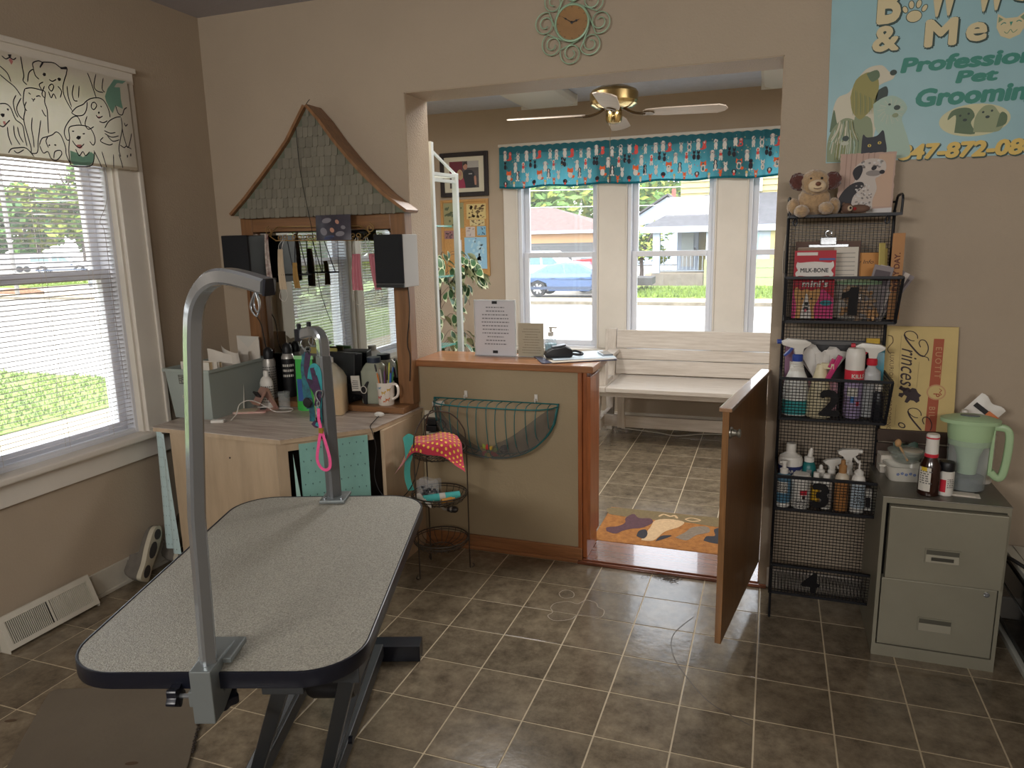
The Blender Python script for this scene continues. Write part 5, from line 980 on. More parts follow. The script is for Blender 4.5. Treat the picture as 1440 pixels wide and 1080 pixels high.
def shoe(loc, rx, rz, label):
    t = thing('sneaker', label, 'shoe', loc, 0, 'sneakers by the left wall'); X_ = V((-.12, .70 * cos(rz) , sin(rz))).normalized(); Z_ = V((-1, .05, rx)); Z_ = (Z_ - X_ * Z_.dot(X_)).normalized(); Y_ = Z_.cross(X_); M = MX(((X_.x, Y_.x, Z_.x, 0), (X_.y, Y_.y, Z_.y, 0), (X_.z, Y_.z, Z_.z, .125 * abs(X_.z) + .022), (0, 0, 0, 1)))
    ol = bez2([(-.125, 0), (-.115, .034), (-.05, .034), (.03, .042), (.1, .036), (.135, .005), (.11, -.034), (.03, -.04), (-.05, -.03), (-.115, -.033), (-.125, 0)], 5)[:-1]
    MB(M).prism(ol, MX.Translation((0, 0, -.014)), .022).build('sole', sole, t, bev=.004, smooth=50); n = len(ol)
    k = MB(M); sc_ = lambda q: [(x * q, y * q) for x, y in ol]
    rings = [(1.0, .0085, lambda x: 0), (1.0, .02, lambda x: 0), (.93, .03, lambda x: .018 * (x < -.01)), (.74, .035, lambda x: .042 * (x < -.0)), (.6, .036, lambda x: .05 * (x < -.02))]
    vs = [(x * q if q == 1 else x * q - .012 * (1 - q) * 3, y * q, z + f(x)) for q, z, f in rings for x, y in ol]
    fs = [(i * n + j, i * n + (j + 1) % n, (i + 1) * n + (j + 1) % n, (i + 1) * n + j) for i in range(4) for j in range(n)] + [tuple(4 * n + j for j in range(n))]
    k.add(vs, fs); k.build('upper', suede, t, smooth=True)
    k = MB(M); [k.prism(ell(x, 0, a, b, 12), MX.Translation((0, 0, -.0165)), .0025) for x, a, b in ((-.08, .03, .022), (.02, .04, .026), (.095, .025, .024))]; k.build('tread', tread, t, kind='stuff')
    k = MB(M)
    for i in range(4): k.tube([(.0 + i * .02, -.02, .043 - i * .003), (.01 + i * .02, 0, .05 - i * .004), (.0 + i * .02, .02, .043 - i * .003)], .0025, 5)
    k.build('laces', mat('grey_laces', (150, 144, 132), .8), t, kind='stuff'); return t
shoe((XL + .085, -.03, .0), .35, R(42), 'grey sneaker tipped on its side, nearer the floor register'); shoe((XL + .095, .17, .0), .35, R(50), 'grey sneaker tipped on its side, under the desk end')
gmat = mat('taupe_rubber_mat', (108, 98, 84), .75, var=.06, scale=5, bump=.2, bscale=60)
t = thing('floor_mat', 'taupe rubber standing mat on the tiles before the grooming table', 'mat', (-.4, -1.05, 0))
pol = [(-.905, -.85), (-.90, -.825), (-.87, -.815), (-.48, -.66), (-.41, -.655), (-.36, -.70), (-.17, -.98), (.02, -1.27), (.02, -1.32), (-.3, -1.5), (-.42, -1.5), (-.5, -1.42)]
MB().prism(pol, MX.Translation((0, 0, .001)), .011).build('slab', gmat, t, world=True, bev=.004)
k = MB(); rn = random.Random(6)
for i in range(26):
    q = rn.random(); k.ball((-.36 + .19 * q + rn.uniform(-.004, .006), -.70 - .28 * q + rn.uniform(-.004, .006), .009), (.006, .005, .004), 6)
k.build('crumbling_edge', mat('dark_crumbs', (48, 40, 34), .9), t, world=True, kind='stuff')
for i, (x, y) in enumerate(((-.335, -1.03), (-.9, -.99))): k = MB().sheet(ell(0, 0, .02, .008, 12, .4), lambda u, v: V((x + u, y + v, .0126 if x > -.5 else .0006))); tag(k.build('leaf_scrap', mat('brown_scrap', (84, 66, 48), .9)), ('brown scrap on the taupe mat' if i == 0 else 'brown scrap on the tiles left of the taupe mat'), 'scrap')
# ------------------------------------------------------------------ tall wire rack
blk = mat('black_wire_steel', (24, 25, 30), .42, metal=.3)
RX0, RX1, RYB, RYF = 1.449, 1.818, .668, .455
rk = thing('wire_rack', 'tall black wire mesh rack with four numbered baskets', 'rack', (1.63, .56, 0))
for x in (RX0, RX1): MB().tube(bez([(x, RYB, 0.0), (x, RYB, .8), (x, RYB, 1.6)], 3), .006, 8).build('back_post', blk, rk, world=True); MB().tube([(x, RYF, 0), (x, RYF + .005, .105)], .005, 8).build('front_leg', blk, rk, world=True)
MB().tube(bez([(RX1, RYB, 1.6), (RX1 + .005, RYB - .01, 1.645), (RX1 + .005, RYB - .05, 1.652), (RX1 + .002, RYF + .06, 1.645), (RX1, RYF + .05, 1.585)], 4), .0045, 8).build('top_loop', blk, rk, world=True); MB().tube(bez([(RX0, RYB, 1.6), (RX0 - .003, RYB - .01, 1.645), (RX0 - .003, RYB - .05, 1.652), (RX0, RYF + .06, 1.645), (RX0, RYF + .05, 1.585)], 4), .0045, 8).build('top_loop', blk, rk, world=True)
MB().tube([(RX0, RYB, 1.63), (RX1, RYB, 1.63)], .004, 8).build('top_bar', blk, rk, world=True)
def mesh(mb, o, ux, uz, w, h, p, th=.0011, shear=0):
    o, ux, uz = V(o), V(ux).normalized(), V(uz).normalized(); n = ux.cross(uz)
    for i in range(int(w / p) + 1): a = o + ux * (i * p); mb.bar(a, a + uz * h, th * 2, th, up=n)
    for j in range(int(h / p) + 1): a = o + uz * (j * p); mb.bar(a, a + ux * w, th, th * 2, up=uz)
k = MB(); mesh(k, (RX0, RYB + .004, .1), (1, 0, 0), (0, 0, 1), RX1 - RX0, 1.49, .0132); k.build('back_mesh', blk, rk, world=True, kind='stuff')
for nm, z0, z1, yt in (('1', 1.2, 1.364, .43), ('2', .826, .99, .43), ('3', .462, .604, .435), ('4', .105, .235, .44)):
    xl, xr = RX0 - .002, RX1 + .006 + .006 * (nm == '1'); yb = RYF + .01; b = bpy.data.objects.new('basket', None); COL.objects.link(b); b.parent = rk; b['label'] = 'basket marked ' + nm
    k = MB(); k.bar((xl, yt, z1), (xr, yt, z1), .009, .009); k.bar((xl + .004, yb, z0), (xr - .01, yb, z0), .008, .01)
    for x, x2 in ((xl, xl + .004), (xr, xr - .01)): k.bar((x, yt, z1), (x, RYB, z1), .008, .008); k.bar((x, yt, z1), (x2, yb, z0), .008, .008); k.bar((x2, yb, z0), (x2, RYB, z0), .008, .008)
    k.build('frame_wires', blk, b, world=True, kind='stuff')
    up = V((0, yt - yb, z1 - z0)); k = MB(); mesh(k, (xl + .006, yb, z0), (1, 0, 0), up, xr - xl - .012, up.length, .0125)
    for x in (xl + .002, xr - .004): mesh(k, (x, yb, z0), (0, 1, 0), (0, 0, 1), RYB - yb, z1 - z0, .0125)
    mesh(k, (xl + .006, yb, z0 - .002), (1, 0, 0), (0, 1, 0), xr - xl - .015, RYB - yb, .0125); k.build('mesh', blk, b, world=True, kind='stuff')
    w_ = {'1': .13, '2': .125, '3': .122, '4': .12}[nm]; cxn = 1.638 - .012 * (int(nm) - 1) * .9 - (.03 if nm == '1' else .04); un = up.normalized()
    k = MB(); org = V((cxn, yb, z0)) + un * .028
    if nm == '1': k.sheet([(.03 + x * .145, y * .145) for x, y in [(.16, 0), (.38, 0), (.38, .72), (.2, .72), (.15, .63), (0, .56), (0, .42), (.16, .46)]], lambda u, v: org + V((u, -.005, 0)) + un * v)
    else: text(k, nm, .138 if nm != '4' else .118, lambda u, v: org + V((u, -.005, 0)) + un * v, bold=.055, sx=1.0)
    k.build('number', mat('black_number_plate', (16, 16, 20), .4), b, world=True)
k = MB(); k.bar((RX0, RYF + .045, 1.583), (RX1, RYF + .045, 1.583), .01, .01); k.bar((RX0, RYF + .045, 1.583), (RX0, RYB, 1.583), .008, .008); k.bar((RX1, RYF + .045, 1.583), (RX1, RYB, 1.583), .008, .008); k.build('top_shelf_frame', blk, rk, world=True)
k = MB(); mesh(k, (RX0, RYF + .045, 1.58), (1, 0, 0), (0, 1, 0), RX1 - RX0, RYB - RYF - .045, .0125); k.build('top_shelf_mesh', blk, rk, world=True, kind='stuff')
for x in (RX0 + .02, RX1 - .045): MB().tube(bez([(x, RYF + .045, 1.578), (x - .006, RYF + .04, 1.56), (x, RYF + .04, 1.55), (x + .007, RYF + .04, 1.56), (x + .004, RYF + .045, 1.578)], 4), .003, 6).build('hook_loop', blk, rk, world=True)

SZ = 1.589
# plush dog
fur = mat('tan_plush_fur', (178, 148, 112), .95, var=.22, scale=60, bump=1, bscale=140, sheen=.6); brownf = mat('dark_brown_plush', (88, 48, 42), .95, var=.25, scale=60, bump=1, bscale=140, sheen=.6); muz = mat('cream_plush_muzzle', (216, 192, 158), .9, sheen=.4); nosem = mat('brown_nose', (110, 70, 52), .6)
pd = thing('plush_dog', 'tan plush toy dog with dark brown ears on the top shelf of the rack', 'plush toy', (1.53, .52, SZ))
def fuzzy(c, r, seed, M=None, amp=.06, n=26):
    k = MB(); k.ball((0, 0, 0), r, n); rn = random.Random(seed)
    k.v = [V(c) + ((M @ (p * (1 + rn.uniform(-amp, amp)))) if M else p * (1 + rn.uniform(-amp, amp))) for p in k.v]; return k
fuzzy((0, .02, .052), (.056, .048, .056), 1).build('body', fur, pd, smooth=True); fuzzy((-.0, -.012, .112), (.05, .046, .046), 2).build('head', fur, pd, smooth=True)
fuzzy((.006, -.054, .098), (.03, .024, .022), 3, amp=.02).build('muzzle', muz, pd, smooth=True); MB().ball((.008, -.077, .104), (.0095, .008, .008), 12).build('nose', nosem, pd, smooth=True)
for s in (-1, 1): fuzzy((s * .057, -.008, .118), (.03, .022, .03), 4 + s, MX.Rotation(s * .5, 4, 'Y'), .12).build('ear', brownf, pd, smooth=True); MB().ball((.002 + s * .018, -.052, .125), (.0045, .004, .0045), 10).build('eye', blackm, pd, smooth=True)
for x, y, z in ((-.042, -.05, .012), (.04, -.05, .02)): fuzzy((x, y, z), (.026, .04, .022), 9 + int(x * 100)).build('paw', fur, pd, smooth=True)
fuzzy((-.07, .0, .03), (.022, .035, .03), 14).build('hind_leg', fur, pd, smooth=True); fuzzy((.068, .005, .028), (.022, .035, .03), 15).build('hind_leg', fur, pd, smooth=True)
k = MB(); k.tube(bez([(-.006, -.074, .09), (.006, -.079, .087), (.02, -.074, .091)], 4), .0012, 5); k.build('mouth', brownf, pd)
# standing photo of a dog
pt = thing('dog_photo', 'large deckle edged print of a black and white curly dog leaning on the rack', 'photo', (1.71, .6, SZ)); pinkw = mat('pinkish_wall_print', (186, 158, 144), .5)
fo = V((1.612, .585, SZ + .002)); ux, uz = V((1, .06, 0)).normalized(), V((0.03, .16, 1)).normalized()
pf = lambda h=0: (lambda u, v: fo + ux * u * .186 + uz * v * .218 + V((0, -h, 0)))
rn = random.Random(3); edge_p = [(u / 24, -.0 + rn.uniform(-.006, .006)) for u in range(25)] + [(1 + rn.uniform(-.012, .012), v / 24) for v in range(25)] + [(1 - u / 24, 1 + rn.uniform(-.006, .006)) for u in range(25)] + [(rn.uniform(-.012, .012), 1 - v / 24) for v in range(25)]
edge_p = [(u, max(v, 0)) for u, v in edge_p]
k = MB(); k.sheet(edge_p, pf(0)); k.sheet(edge_p, pf(-.003)); k.build('print', pinkw, pt, world=True)
k = MB()
for u in (.1, .19, .28, .4, .5, .6): k.sheet([(u, .35), (u + .018, .35), (u + .018, 1), (u, 1)], pf(.0006), 0)
k.sheet([(.63, 0.1), (.97, .1), (.97, .97), (.7, .97)], pf(.0005), 1)
k.sheet(bez2([(.0, .02), (.0, .2), (.1, .38), (.26, .5), (.3, .6), (.26, .68), (.27, .76), (.36, .84), (.5, .9), (.66, .9), (.8, .86), (.84, .74), (.8, .66), (.72, .6), (.66, .56), (.7, .4), (.64, .2), (.66, .02)], 4), pf(.0012), 2)
k.sheet(bez2([(.0, .02), (.0, .2), (.1, .38), (.26, .5), (.42, .52), (.46, .44), (.3, .3), (.26, .14), (.3, .02)], 4), pf(.0018), 3)
k.sheet(bez2([(.27, .6), (.24, .68), (.28, .76), (.38, .8), (.42, .72), (.38, .6), (.32, .55), (.27, .6)], 4), pf(.0022), 3)
k.sheet(ell(.62, .745, .05, .035, 14, .3), pf(.0022), 3); k.sheet(ell(.77, .675, .05, .035, 14), pf(.0024), 3); k.sheet(ell(.62, .66, .14, .05, 16), pf(.0018), 4)
rn = random.Random(9)
for _ in range(60):
    u, v = rn.uniform(.32, .62), rn.uniform(.1, .48); k.sheet(ell(u, v, .018, .014, 8), pf(.002), rn.choice((4, 5)))
for _ in range(26):
    u, v = rn.uniform(.4, .76), rn.uniform(.76, .87); k.sheet(ell(u, v, .025, .018, 8), pf(.002), rn.choice((4, 5)))
k.sheet([(.55, 0), (1, 0), (1, .08), (.55, .06)], pf(.0012), 5)
k.build('picture', [mat('print_shadow_pink', (162, 134, 122), .5), mat('print_beige', (196, 166, 144), .5), mat('print_white_fur', (196, 186, 178), .5), mat('print_black_fur', (40, 38, 44), .5), mat('print_grey_fur', (142, 134, 130), .5), mat('print_pale_fur', (206, 202, 200), .5)], pt, world=True)
bf = thing('bear_figure', 'small brown animal figurine lying before the dog print', 'figurine', (1.665, .52, SZ)); brc = mat('brown_felt', (110, 84, 70), .9, var=.15)
MB().ball((.018, 0, .016), (.036, .014, .015), 14).build('body', brc, bf, smooth=True); MB().ball((-.022, -.004, .019), (.019, .016, .018), 14).build('head', brc, bf, smooth=True); MB().ball((-.014, -.018, .018), (.009, .006, .01), 12).build('muzzle', cream, bf, smooth=True); MB().ball((-.013, -.0245, .019), (.004, .003, .005), 10).build('nose', blackm, bf, smooth=True)
for x, z in ((-.034, .034), (-.036, .008)): MB().ball((x, 0, z), (.006, .004, .006), 10).build('ear', brc, bf, smooth=True)
MB().ball((.002, -.014, .016), (.006, .004, .006), 10).build('bow', mat('red_felt', (150, 40, 40), .9), bf, smooth=True)

# basket 1
B1 = 1.204
def slab(name, label, cat, x0, x1, y, z0, z1, m, th=.003, tilt=0, rz=0, part='sheet'):
    t = thing(name, label, cat, ((x0 + x1) / 2, y, z0), rz); w = (x1 - x0) / 2
    MB(MX.Rotation(R(tilt), 4, 'X')).box(-w, w, 0, th, 0, z1 - z0).build(part, m, t, bev=min(.001, th / 4)); return t
def face_fn(t, x0, x1, z0, z1, tilt, h=.0008):     # (u, v) in 0..1 on the front of a slab
    w = x1 - x0; M = MX.Translation(t.location) @ MX.Rotation(t.rotation_euler.z, 4, 'Z') @ MX.Rotation(R(tilt), 4, 'X'); return lambda u, v: M @ V((-w / 2 + w * u, -h, (z1 - z0) * v))
redbag = mat('red_treat_bag', (176, 28, 46), .55)
t = thing('treat_bag', 'red and pink dog treat bag with a corgi picture in basket 1', 'bag', (1.545, .5, B1)); w, h = .142, .252
bagf = lambda u, v, q=0: V((1.545 - w / 2 + w * u, .5 - .0005 * sin(pi * u) * sin(pi * min(v * 1.1, 1)) - q, B1 + .003 + h * v + .02 * v * 0))
k = MB(); k.grid(lambda u, v: bagf(u, v), 14, 14); k.grid(lambda u, v: bagf(1 - u, v) + V((0, .004 + .036 * sin(pi * u) * sin(pi * v), 0)), 14, 14); k.build('pouch', redbag, t, world=True, smooth=True)
k = MB(); q = .0012; F = lambda h_: (lambda u, v: bagf(u, v, h_))
k.sheet([(.0, .0), (1, 0), (1, .3), (.75, .44), (.5, .4), (0, .42)], F(.001), 0)
k.sheet([(.06, .93), (.56, .93), (.56, .975), (.06, .975)], F(.001), 1); k.sheet([(.6, .86), (.98, .86), (.98, .89), (.6, .89)], F(.001), 4)
bone = bez2([(.1, .64), (.05, .7), (.08, .76), (.14, .75), (.5, .765), (.86, .75), (.93, .77), (.96, .7), (.9, .64), (.96, .585), (.9, .53), (.84, .56), (.5, .545), (.14, .56), (.07, .54), (.04, .6), (.1, .64)], 4)[:-1]
k.sheet([(x, y + .075) for x, y in bone], F(.0015), 1)
# corgi face
k.sheet(bez2([(.08, .0), (.1, .18), (.04, .4), (.1, .47), (.2, .42), (.32, .44), (.46, .42), (.62, .45), (.68, .42), (.62, .28), (.54, .18), (.56, 0)], 4), F(.0016), 2)
k.sheet(bez2([(.2, 0), (.26, .2), (.34, .38), (.42, .22), (.5, .0)], 4), F(.002), 1); k.sheet(ell(.34, .2, .09, .05, 14), F(.0022), 1); k.sheet(ell(.35, .225, .045, .026, 12), F(.0025), 3); k.sheet(ell(.24, .3, .028, .016, 10), F(.0025), 3); k.sheet(ell(.46, .3, .028, .016, 10), F(.0025), 3); k.sheet(ell(.34, .15, .07, .03, 12), F(.0025), 3); k.sheet(ell(.33, .13, .035, .025, 10), F(.0028), 5)
k.sheet(ell(.82, .24, .15, .04, 14), F(.002), 6)
text(k, 'MILK-BONE', .135, lambda u, v: bagf(.15 + u, .688 + v * .62, .0024), 3, bold=.03, sx=.98); text(k, 'mini\u2019s', .22, lambda u, v: bagf(.2 + u, .475 + v * .6, .0024), 1, bold=.035, shear=.1, sx=1.25)
k.build('print', [mat('hot_pink_print', (206, 50, 118), .4), mat('print_white', (216, 210, 204), .5), mat('corgi_tan', (206, 156, 96), .6), mat('print_black', (30, 28, 30), .5), mat('print_blue_bar', (70, 92, 150), .5), mat('tongue_pink', (214, 110, 120), .5), mat('print_teal', (40, 130, 140), .5)], t, world=True)
cb = slab('clipboard', 'brown clipboard with a big metal clip at the back of basket 1', 'clipboard', 1.478, 1.705, .575, B1 + .003, 1.492, mat('brown_hardboard', (92, 66, 54), .6), .003, -6, part='board')
MB(MX.Rotation(R(-6), 4, 'X')).box(-.068, .072, -.006, -.001, .262, .274).build('clip_bar', chrome, cb, bev=.002); MB(MX.Rotation(R(-6), 4, 'X')).box(-.028, .03, -.012, -.002, .27, .3).build('clip_body', chrome, cb, bev=.003)
MB(MX.Rotation(R(-6), 4, 'X')).tube([(.001 + .011 * cos(a), -.008, .312 + .012 * sin(a)) for a in [2 * pi * i / 16 for i in range(16)]], .0028, 6, closed=True).build('clip_ring', chrome, cb)
fm = slab('form_sheet', 'white form with ruled lines under the clipboard clip', 'paper', 1.488, 1.698, .566, B1 + .003, 1.47, paper, .001, -6); k = MB(); f_ = face_fn(fm, 1.488, 1.698, B1, 1.47, -6)
for i in range(9): k.sheet([(.62, .9 - i * .06), (.95, .9 - i * .06), (.95, .906 - i * .06), (.62, .906 - i * .06)], f_)
k.build('ruled_lines', ink, fm, world=True, kind='stuff')
slab('kraft_card', 'grey brown card tucked behind the red treat bag', 'card', 1.485, 1.612, .552, B1 + .003, 1.468, mat('grey_brown_card', (142, 122, 104), .7), .002, -4)
fi = slab('manila_folder', 'orange folder with handwriting reading y Info in basket 1', 'folder', 1.66, 1.792, .6, B1 + .003, 1.447, mat('orange_folder', (206, 146, 84), .7, var=.04), .004, -5); k = MB(); f_ = face_fn(fi, 1.66, 1.792, B1, 1.447, -5); text(k, 'y Info', .2, lambda u, v: f_(.3 + u * .9, .82 + v * .42), shear=.25); k.build('handwriting', mat('black_pen_ink', (44, 38, 36), .6), fi, world=True)
for i in range(5):
    b = slab('brochure', 'folded brochure in basket 1, ' + ['frontmost', 'second', 'middle', 'fourth', 'rearmost'][i] + ' of the fanned five', 'brochure', 1.735, 1.8, .50 + .012 * i, B1 + .004, 1.405, mat(['grey_print', 'pale_print'][i % 2], [(128, 118, 120), (190, 180, 172)][i % 2], .5), .0015, -2); b.rotation_euler = (0, R(12 + 5 * i), 0); b.location.x -= .03 - .004 * i; b['group'] = 'brochures in basket 1'
    MB(MX.Rotation(R(-2), 4, 'X')).box(-.025, .025, -.0008, 0, .13, .18).build('cover_band', mat('dark_print_band', (72, 58, 64), .5), b)
for i, x in enumerate((1.79, 1.8)): s_ = slab('yellow_booklet', ['curved yellow booklet at the right end of basket 1', 'second yellow booklet against the kraft packet in basket 1'][i], 'booklet', x - .022, x + .006, .545 + .02 * i, B1 + .004, 1.482 - .02 * i, mat('yellow_paper', (206, 190, 116), .7), .004, -3, R(40)); MB(MX.Rotation(R(-3), 4, 'X')).box(-.013, .013, -.0012, -.0002, .04, .05).build('staple_band', mat('pale_yellow', (222, 214, 170), .7), s_)
kb = thing('kraft_packet', 'upright kraft paper packet reading EVERY DAY at the right end of basket 1', 'packet', (1.827, .57, B1)); kraft = mat('brown_kraft_paper', (176, 130, 88), .8, var=.05)
MB().box(-.006, .012, -.05, .04, .003, .312).build('body', kraft, kb, bev=.004); MB().box(-.028, .012, -.054, -.0505, .003, .312).build('front', kraft, kb, bev=.001)
k = MB(); text(k, 'EVERY DAY.', .026, lambda u, v: V((.004 - v - .004, -.0548, .105 + u)), bold=.03); text(k, 'CARE FOR PETS', .016, lambda u, v: V((-.012 - v + .02, -.0548, .0 + u)), bold=.02) if False else None; k.build('printed_words', mat('dark_brown_print', (92, 44, 34), .6), kb)
tb_ = thing('biscuit_bag', 'clear bag of bone shaped biscuits with a pale green lid behind number 1', 'bag', (1.7, .515, B1)); bis = mat('tan_biscuit', (190, 148, 104), .8, var=.1, rnd=.15)
bp = [(-.03, .006), (-.036, .014), (-.028, .018), (-.02, .008), (.02, .008), (.028, .018), (.036, .014), (.03, .006), (.03, -.006), (.036, -.014), (.028, -.018), (.02, -.008), (-.02, -.008), (-.028, -.018), (-.036, -.014), (-.03, -.006)]
b0 = None; rn = random.Random(5)
for i in range(16):
    if b0 is None: b0 = MB().prism(bp, MX(), .012).build('biscuit', bis, tb_, bev=.002); bb = b0
    else: bb = inst(b0, tb_)
    bb.location = (rn.uniform(-.05, .05), rn.uniform(-.025, .03), .012 + .0075 * i * .9); bb.rotation_euler = (rn.uniform(.6, 2.2), rn.uniform(-.5, .5), rn.uniform(0, 3))
MB().lathe([(.055, .0), (.062, .004), (.07, .13), (.066, .135)], n=22, sx=1.1, sy=.62).build('film', mat('clear_bag_film', (206, 204, 196), .12, alpha=.22), tb_, smooth=True); MB().lathe([(.069, .132), (.07, .142), (.03, .15), (0, .151)], n=22, sx=1.1, sy=.62).build('lid', mat('pale_green_lid', (160, 196, 156), .4, alpha=.8), tb_, smooth=True)
hc = thing('hanging_card', 'pale card hanging on the left side of the rack', 'card', (RX0 - .012, .46, 1.325)); MB().grid(lambda u, v: V((RX0 - .01 - .006 * sin(pi * v), .42 + .08 * u, 1.325 + .194 * v)), 4, 10).build('sheet', paper, hc, world=True, smooth=True); MB().box(RX0 - .0135, RX0 - .0115, .43, .49, 1.38, 1.46).build('dark_print', ink, hc, world=True)

# bottles: shared builders
def trig_head(t, z, s, m, mc, rz=0, cap=None, long=1):
    M = MX.Translation((0, 0, z)) @ MX.Rotation(rz, 4, 'Z') @ MX.Scale(s, 4)
    MB(M).lathe([(.015, 0), (.016, .002), (.016, .018), (.012, .022)], n=16).build('collar', cap or mc, t, smooth=True)
    k = MB(M); k.prism([(-.05 * long, .06), (-.046 * long, .05), (-.012, .04), (-.01, .022), (.012, .022), (.016, .04), (.034, .05), (.036, .058), (.02, .066), (-.03, .07)], MX(((1, 0, 0, 0), (0, 0, -1, .011), (0, 1, 0, 0), (0, 0, 0, 1))), .022); k.build('sprayer_head', m, t, bev=.003, smooth=50, solid=1)
    k = MB(M); k.prism([(-.018, .046), (-.03, .03), (-.042, .018), (-.038, .014), (-.024, .024), (-.012, .042)], MX(((1, 0, 0, 0), (0, 0, -1, .006), (0, 1, 0, 0), (0, 0, 0, 1))), .012); k.build('trigger', mc, t, bev=.002, solid=1)
    MB(M).lathe([(0, 0), (.007, 0), (.007, .012), (0, .013)], (0, 0, 0), 12, M=MX.Translation((-.05 * long, 0, .06)) @ MX.Rotation(-pi / 2, 4, 'Y')).build('nozzle_tip', mc, t)
def bottle(name, label, x, y, z, prof, m, cat='bottle', n=22, sx=1, sy=1, rz=0, body='body', group=None):
    t = thing(name, label, cat, (x, y, z), rz, group); MB().lathe(prof, n=n, sx=sx, sy=sy).build(body, m, t, smooth=True); return t
def band(t, nm, m, r, z0, z1, sx=1, sy=1, arc=None):
    if arc is None: return MB().lathe([(r, z0), (r, z1)], n=22, sx=sx, sy=sy).build(nm, m, t, smooth=True)
    k = MB(); a0, a1 = arc; k.grid(lambda u, v: V((r * cos(a0 + (a1 - a0) * u) * sx, r * sin(a0 + (a1 - a0) * u) * sy, z0 + (z1 - z0) * v)), 10, 2); return k.build(nm, m, t, smooth=True)
def btext(t, s, size, r, a0, z, m, sx=1, sy=1, bold=.02, name='lettering', shear=0):
    k = MB(); text(k, s, size, lambda u, v: V((r * cos(a0 + u / r) * sx, r * sin(a0 + u / r) * sy, z + v)), bold=bold, shear=shear); return k.build(name, m, t, kind='stuff')
milky = mat('milky_plastic', (214, 214, 208), .35); tealq = mat('teal_liquid', (60, 150, 150), .3); bluec = mat('blue_cap', (48, 72, 150), .4); redc = mat('red_cap', (196, 44, 60), .4); magc = mat('magenta_nozzle', (176, 30, 96), .4); lilac = mat('lilac_can', (176, 160, 196), .35, metal=.15)
B2 = .829
t = bottle('spray_bottle', 'white ribbed spray bottle with blue collar and teal fluid in basket 2', 1.505, .53, B2, [(.0, 0), (.042, 0), (.047, .004), (.047, .08), (.046, .11), (.04, .145), (.026, .178), (.022, .19), (.018, .2), (.014, .215)], milky, sy=.7); band(t, 'teal_fluid', tealq, .0476, .006, .062, sy=.7); trig_head(t, .212, 1.25, whitep, bluec, R(8), bluec)
for i in range(5): band(t, 'grip_ring', whitep, .0268 - .0012 * i, .176 + .007 * i, .179 + .007 * i)
t = thing('tissue_pack', 'pack of crumpled white tissues in basket 2', 'tissues', (1.6, .585, B2)); MB().box(-.055, .055, -.03, .03, .002, .13).build('pink_box', mat('pink_tissue_box', (196, 150, 160), .5), t, bev=.003)
for i, (a, lean) in enumerate(((.0, -.03), (.9, .04), (-.7, .02), (.4, -.05))): MB().grid(lambda u, v: V(((u - .5) * (.04 + .06 * v) + lean * v, .02 * sin(4 * u + a * 3) * v + .006 * i, .12 + .15 * v * (1 - .3 * abs(u - .5) * 2) + .012 * sin(7 * u + i))), 9, 8).build('tissue', mat('white_tissue', (212, 208, 202), .8), t, smooth=True)
t = bottle('spray_bottle', 'cream spray bottle with a magenta nozzle in basket 2', 1.59, .515, B2, [(0, 0), (.042, 0), (.046, .005), (.044, .06), (.036, .12), (.024, .17), (.016, .2), (.014, .205)], mat('cream_plastic', (206, 194, 160), .4), sy=.75)
k = MB(MX.Translation((.045, -.012, .2)) @ MX.Rotation(R(24), 4, 'Y')); k.box(-.009, .009, -.009, .009, -.06, .045); k.box(-.022, -.009, -.007, .007, -.012, .024); k.build('nozzle', magc, t, bev=.003)
MB().bar((.0, 0, .2), (.045, -.012, .2), .02).build('neck', mat('cream_plastic', (206, 194, 160), .4), t)
t = bottle('spray_can', 'white and lilac spray can with a red band in basket 2', 1.709, .545, B2, [(0, 0), (.03, 0), (.033, .004), (.033, .13), (.0335, .14)], lilac, 'can'); MB().lathe([(.034, .14), (.034, .235), (.032, .255), (.026, .266), (0, .268)], n=22).build('cap', whitep, t, smooth=True); band(t, 'red_band', redc, .0346, .142, .185); btext(t, 'KILLS 99', .021, .0352, -1.95, .156, label_w, bold=.03)
band(t, 'white_panel', label_w, .0334, .085, .12, arc=(-2.3, -1.2)); band(t, 'blue_spot', mat('blue_spot', (70, 130, 190), .5), .0337, .062, .085, arc=(-1.9, -1.5)); band(t, 'red_spot', redc, .0337, .05, .066, arc=(-1.3, -1.0))
t = bottle('spray_bottle', 'translucent spray bottle with red trigger head in basket 2', 1.768, .565, B2, [(0, 0), (.03, 0), (.034, .004), (.034, .16), (.032, .176), (.016, .19), (.014, .2)], mat('frosted_plastic', (180, 182, 182), .3), sy=.85); trig_head(t, .2, 1.2, whitep, redc, R(-6), redc)
t = bottle('dark_bottle', 'small black bottle with white cap at the right of basket 2', 1.79, .495, B2, [(0, 0), (.017, 0), (.019, .004), (.019, .1), (.012, .116)], mat('black_bottle', (28, 28, 34), .3)); MB().lathe([(.012, .116), (.012, .138), (0, .139)], n=16).build('cap', whitep, t, smooth=True)
t = thing('teal_pouch', 'teal pouch standing at the back right of basket 2', 'pouch', (1.802, .625, B2)); MB().grid(lambda u, v: V(((u - .5) * .03, -.012 * sin(pi * v) , .25 * v)), 6, 8).grid(lambda u, v: V(((.5 - u) * .03, .012 * sin(pi * v), .25 * v)), 6, 8).build('pouch', mat('teal_film', (40, 130, 150), .3), t, smooth=True); MB().box(-.015, .015, -.003, .003, .24, .256).build('seal', mat('teal_film', (40, 130, 150), .3), t)
t = thing('purple_box', 'dull purple box at the back left of basket 2', 'box', (1.487, .62, B2)); MB().box(-.025, .025, -.03, .03, .002, .255).build('carton', mat('dull_purple_card', (128, 92, 116), .6), t, bev=.002); MB().box(-.008, -.002, -.031, -.03, .05, .2).build('stripe', label_w, t)
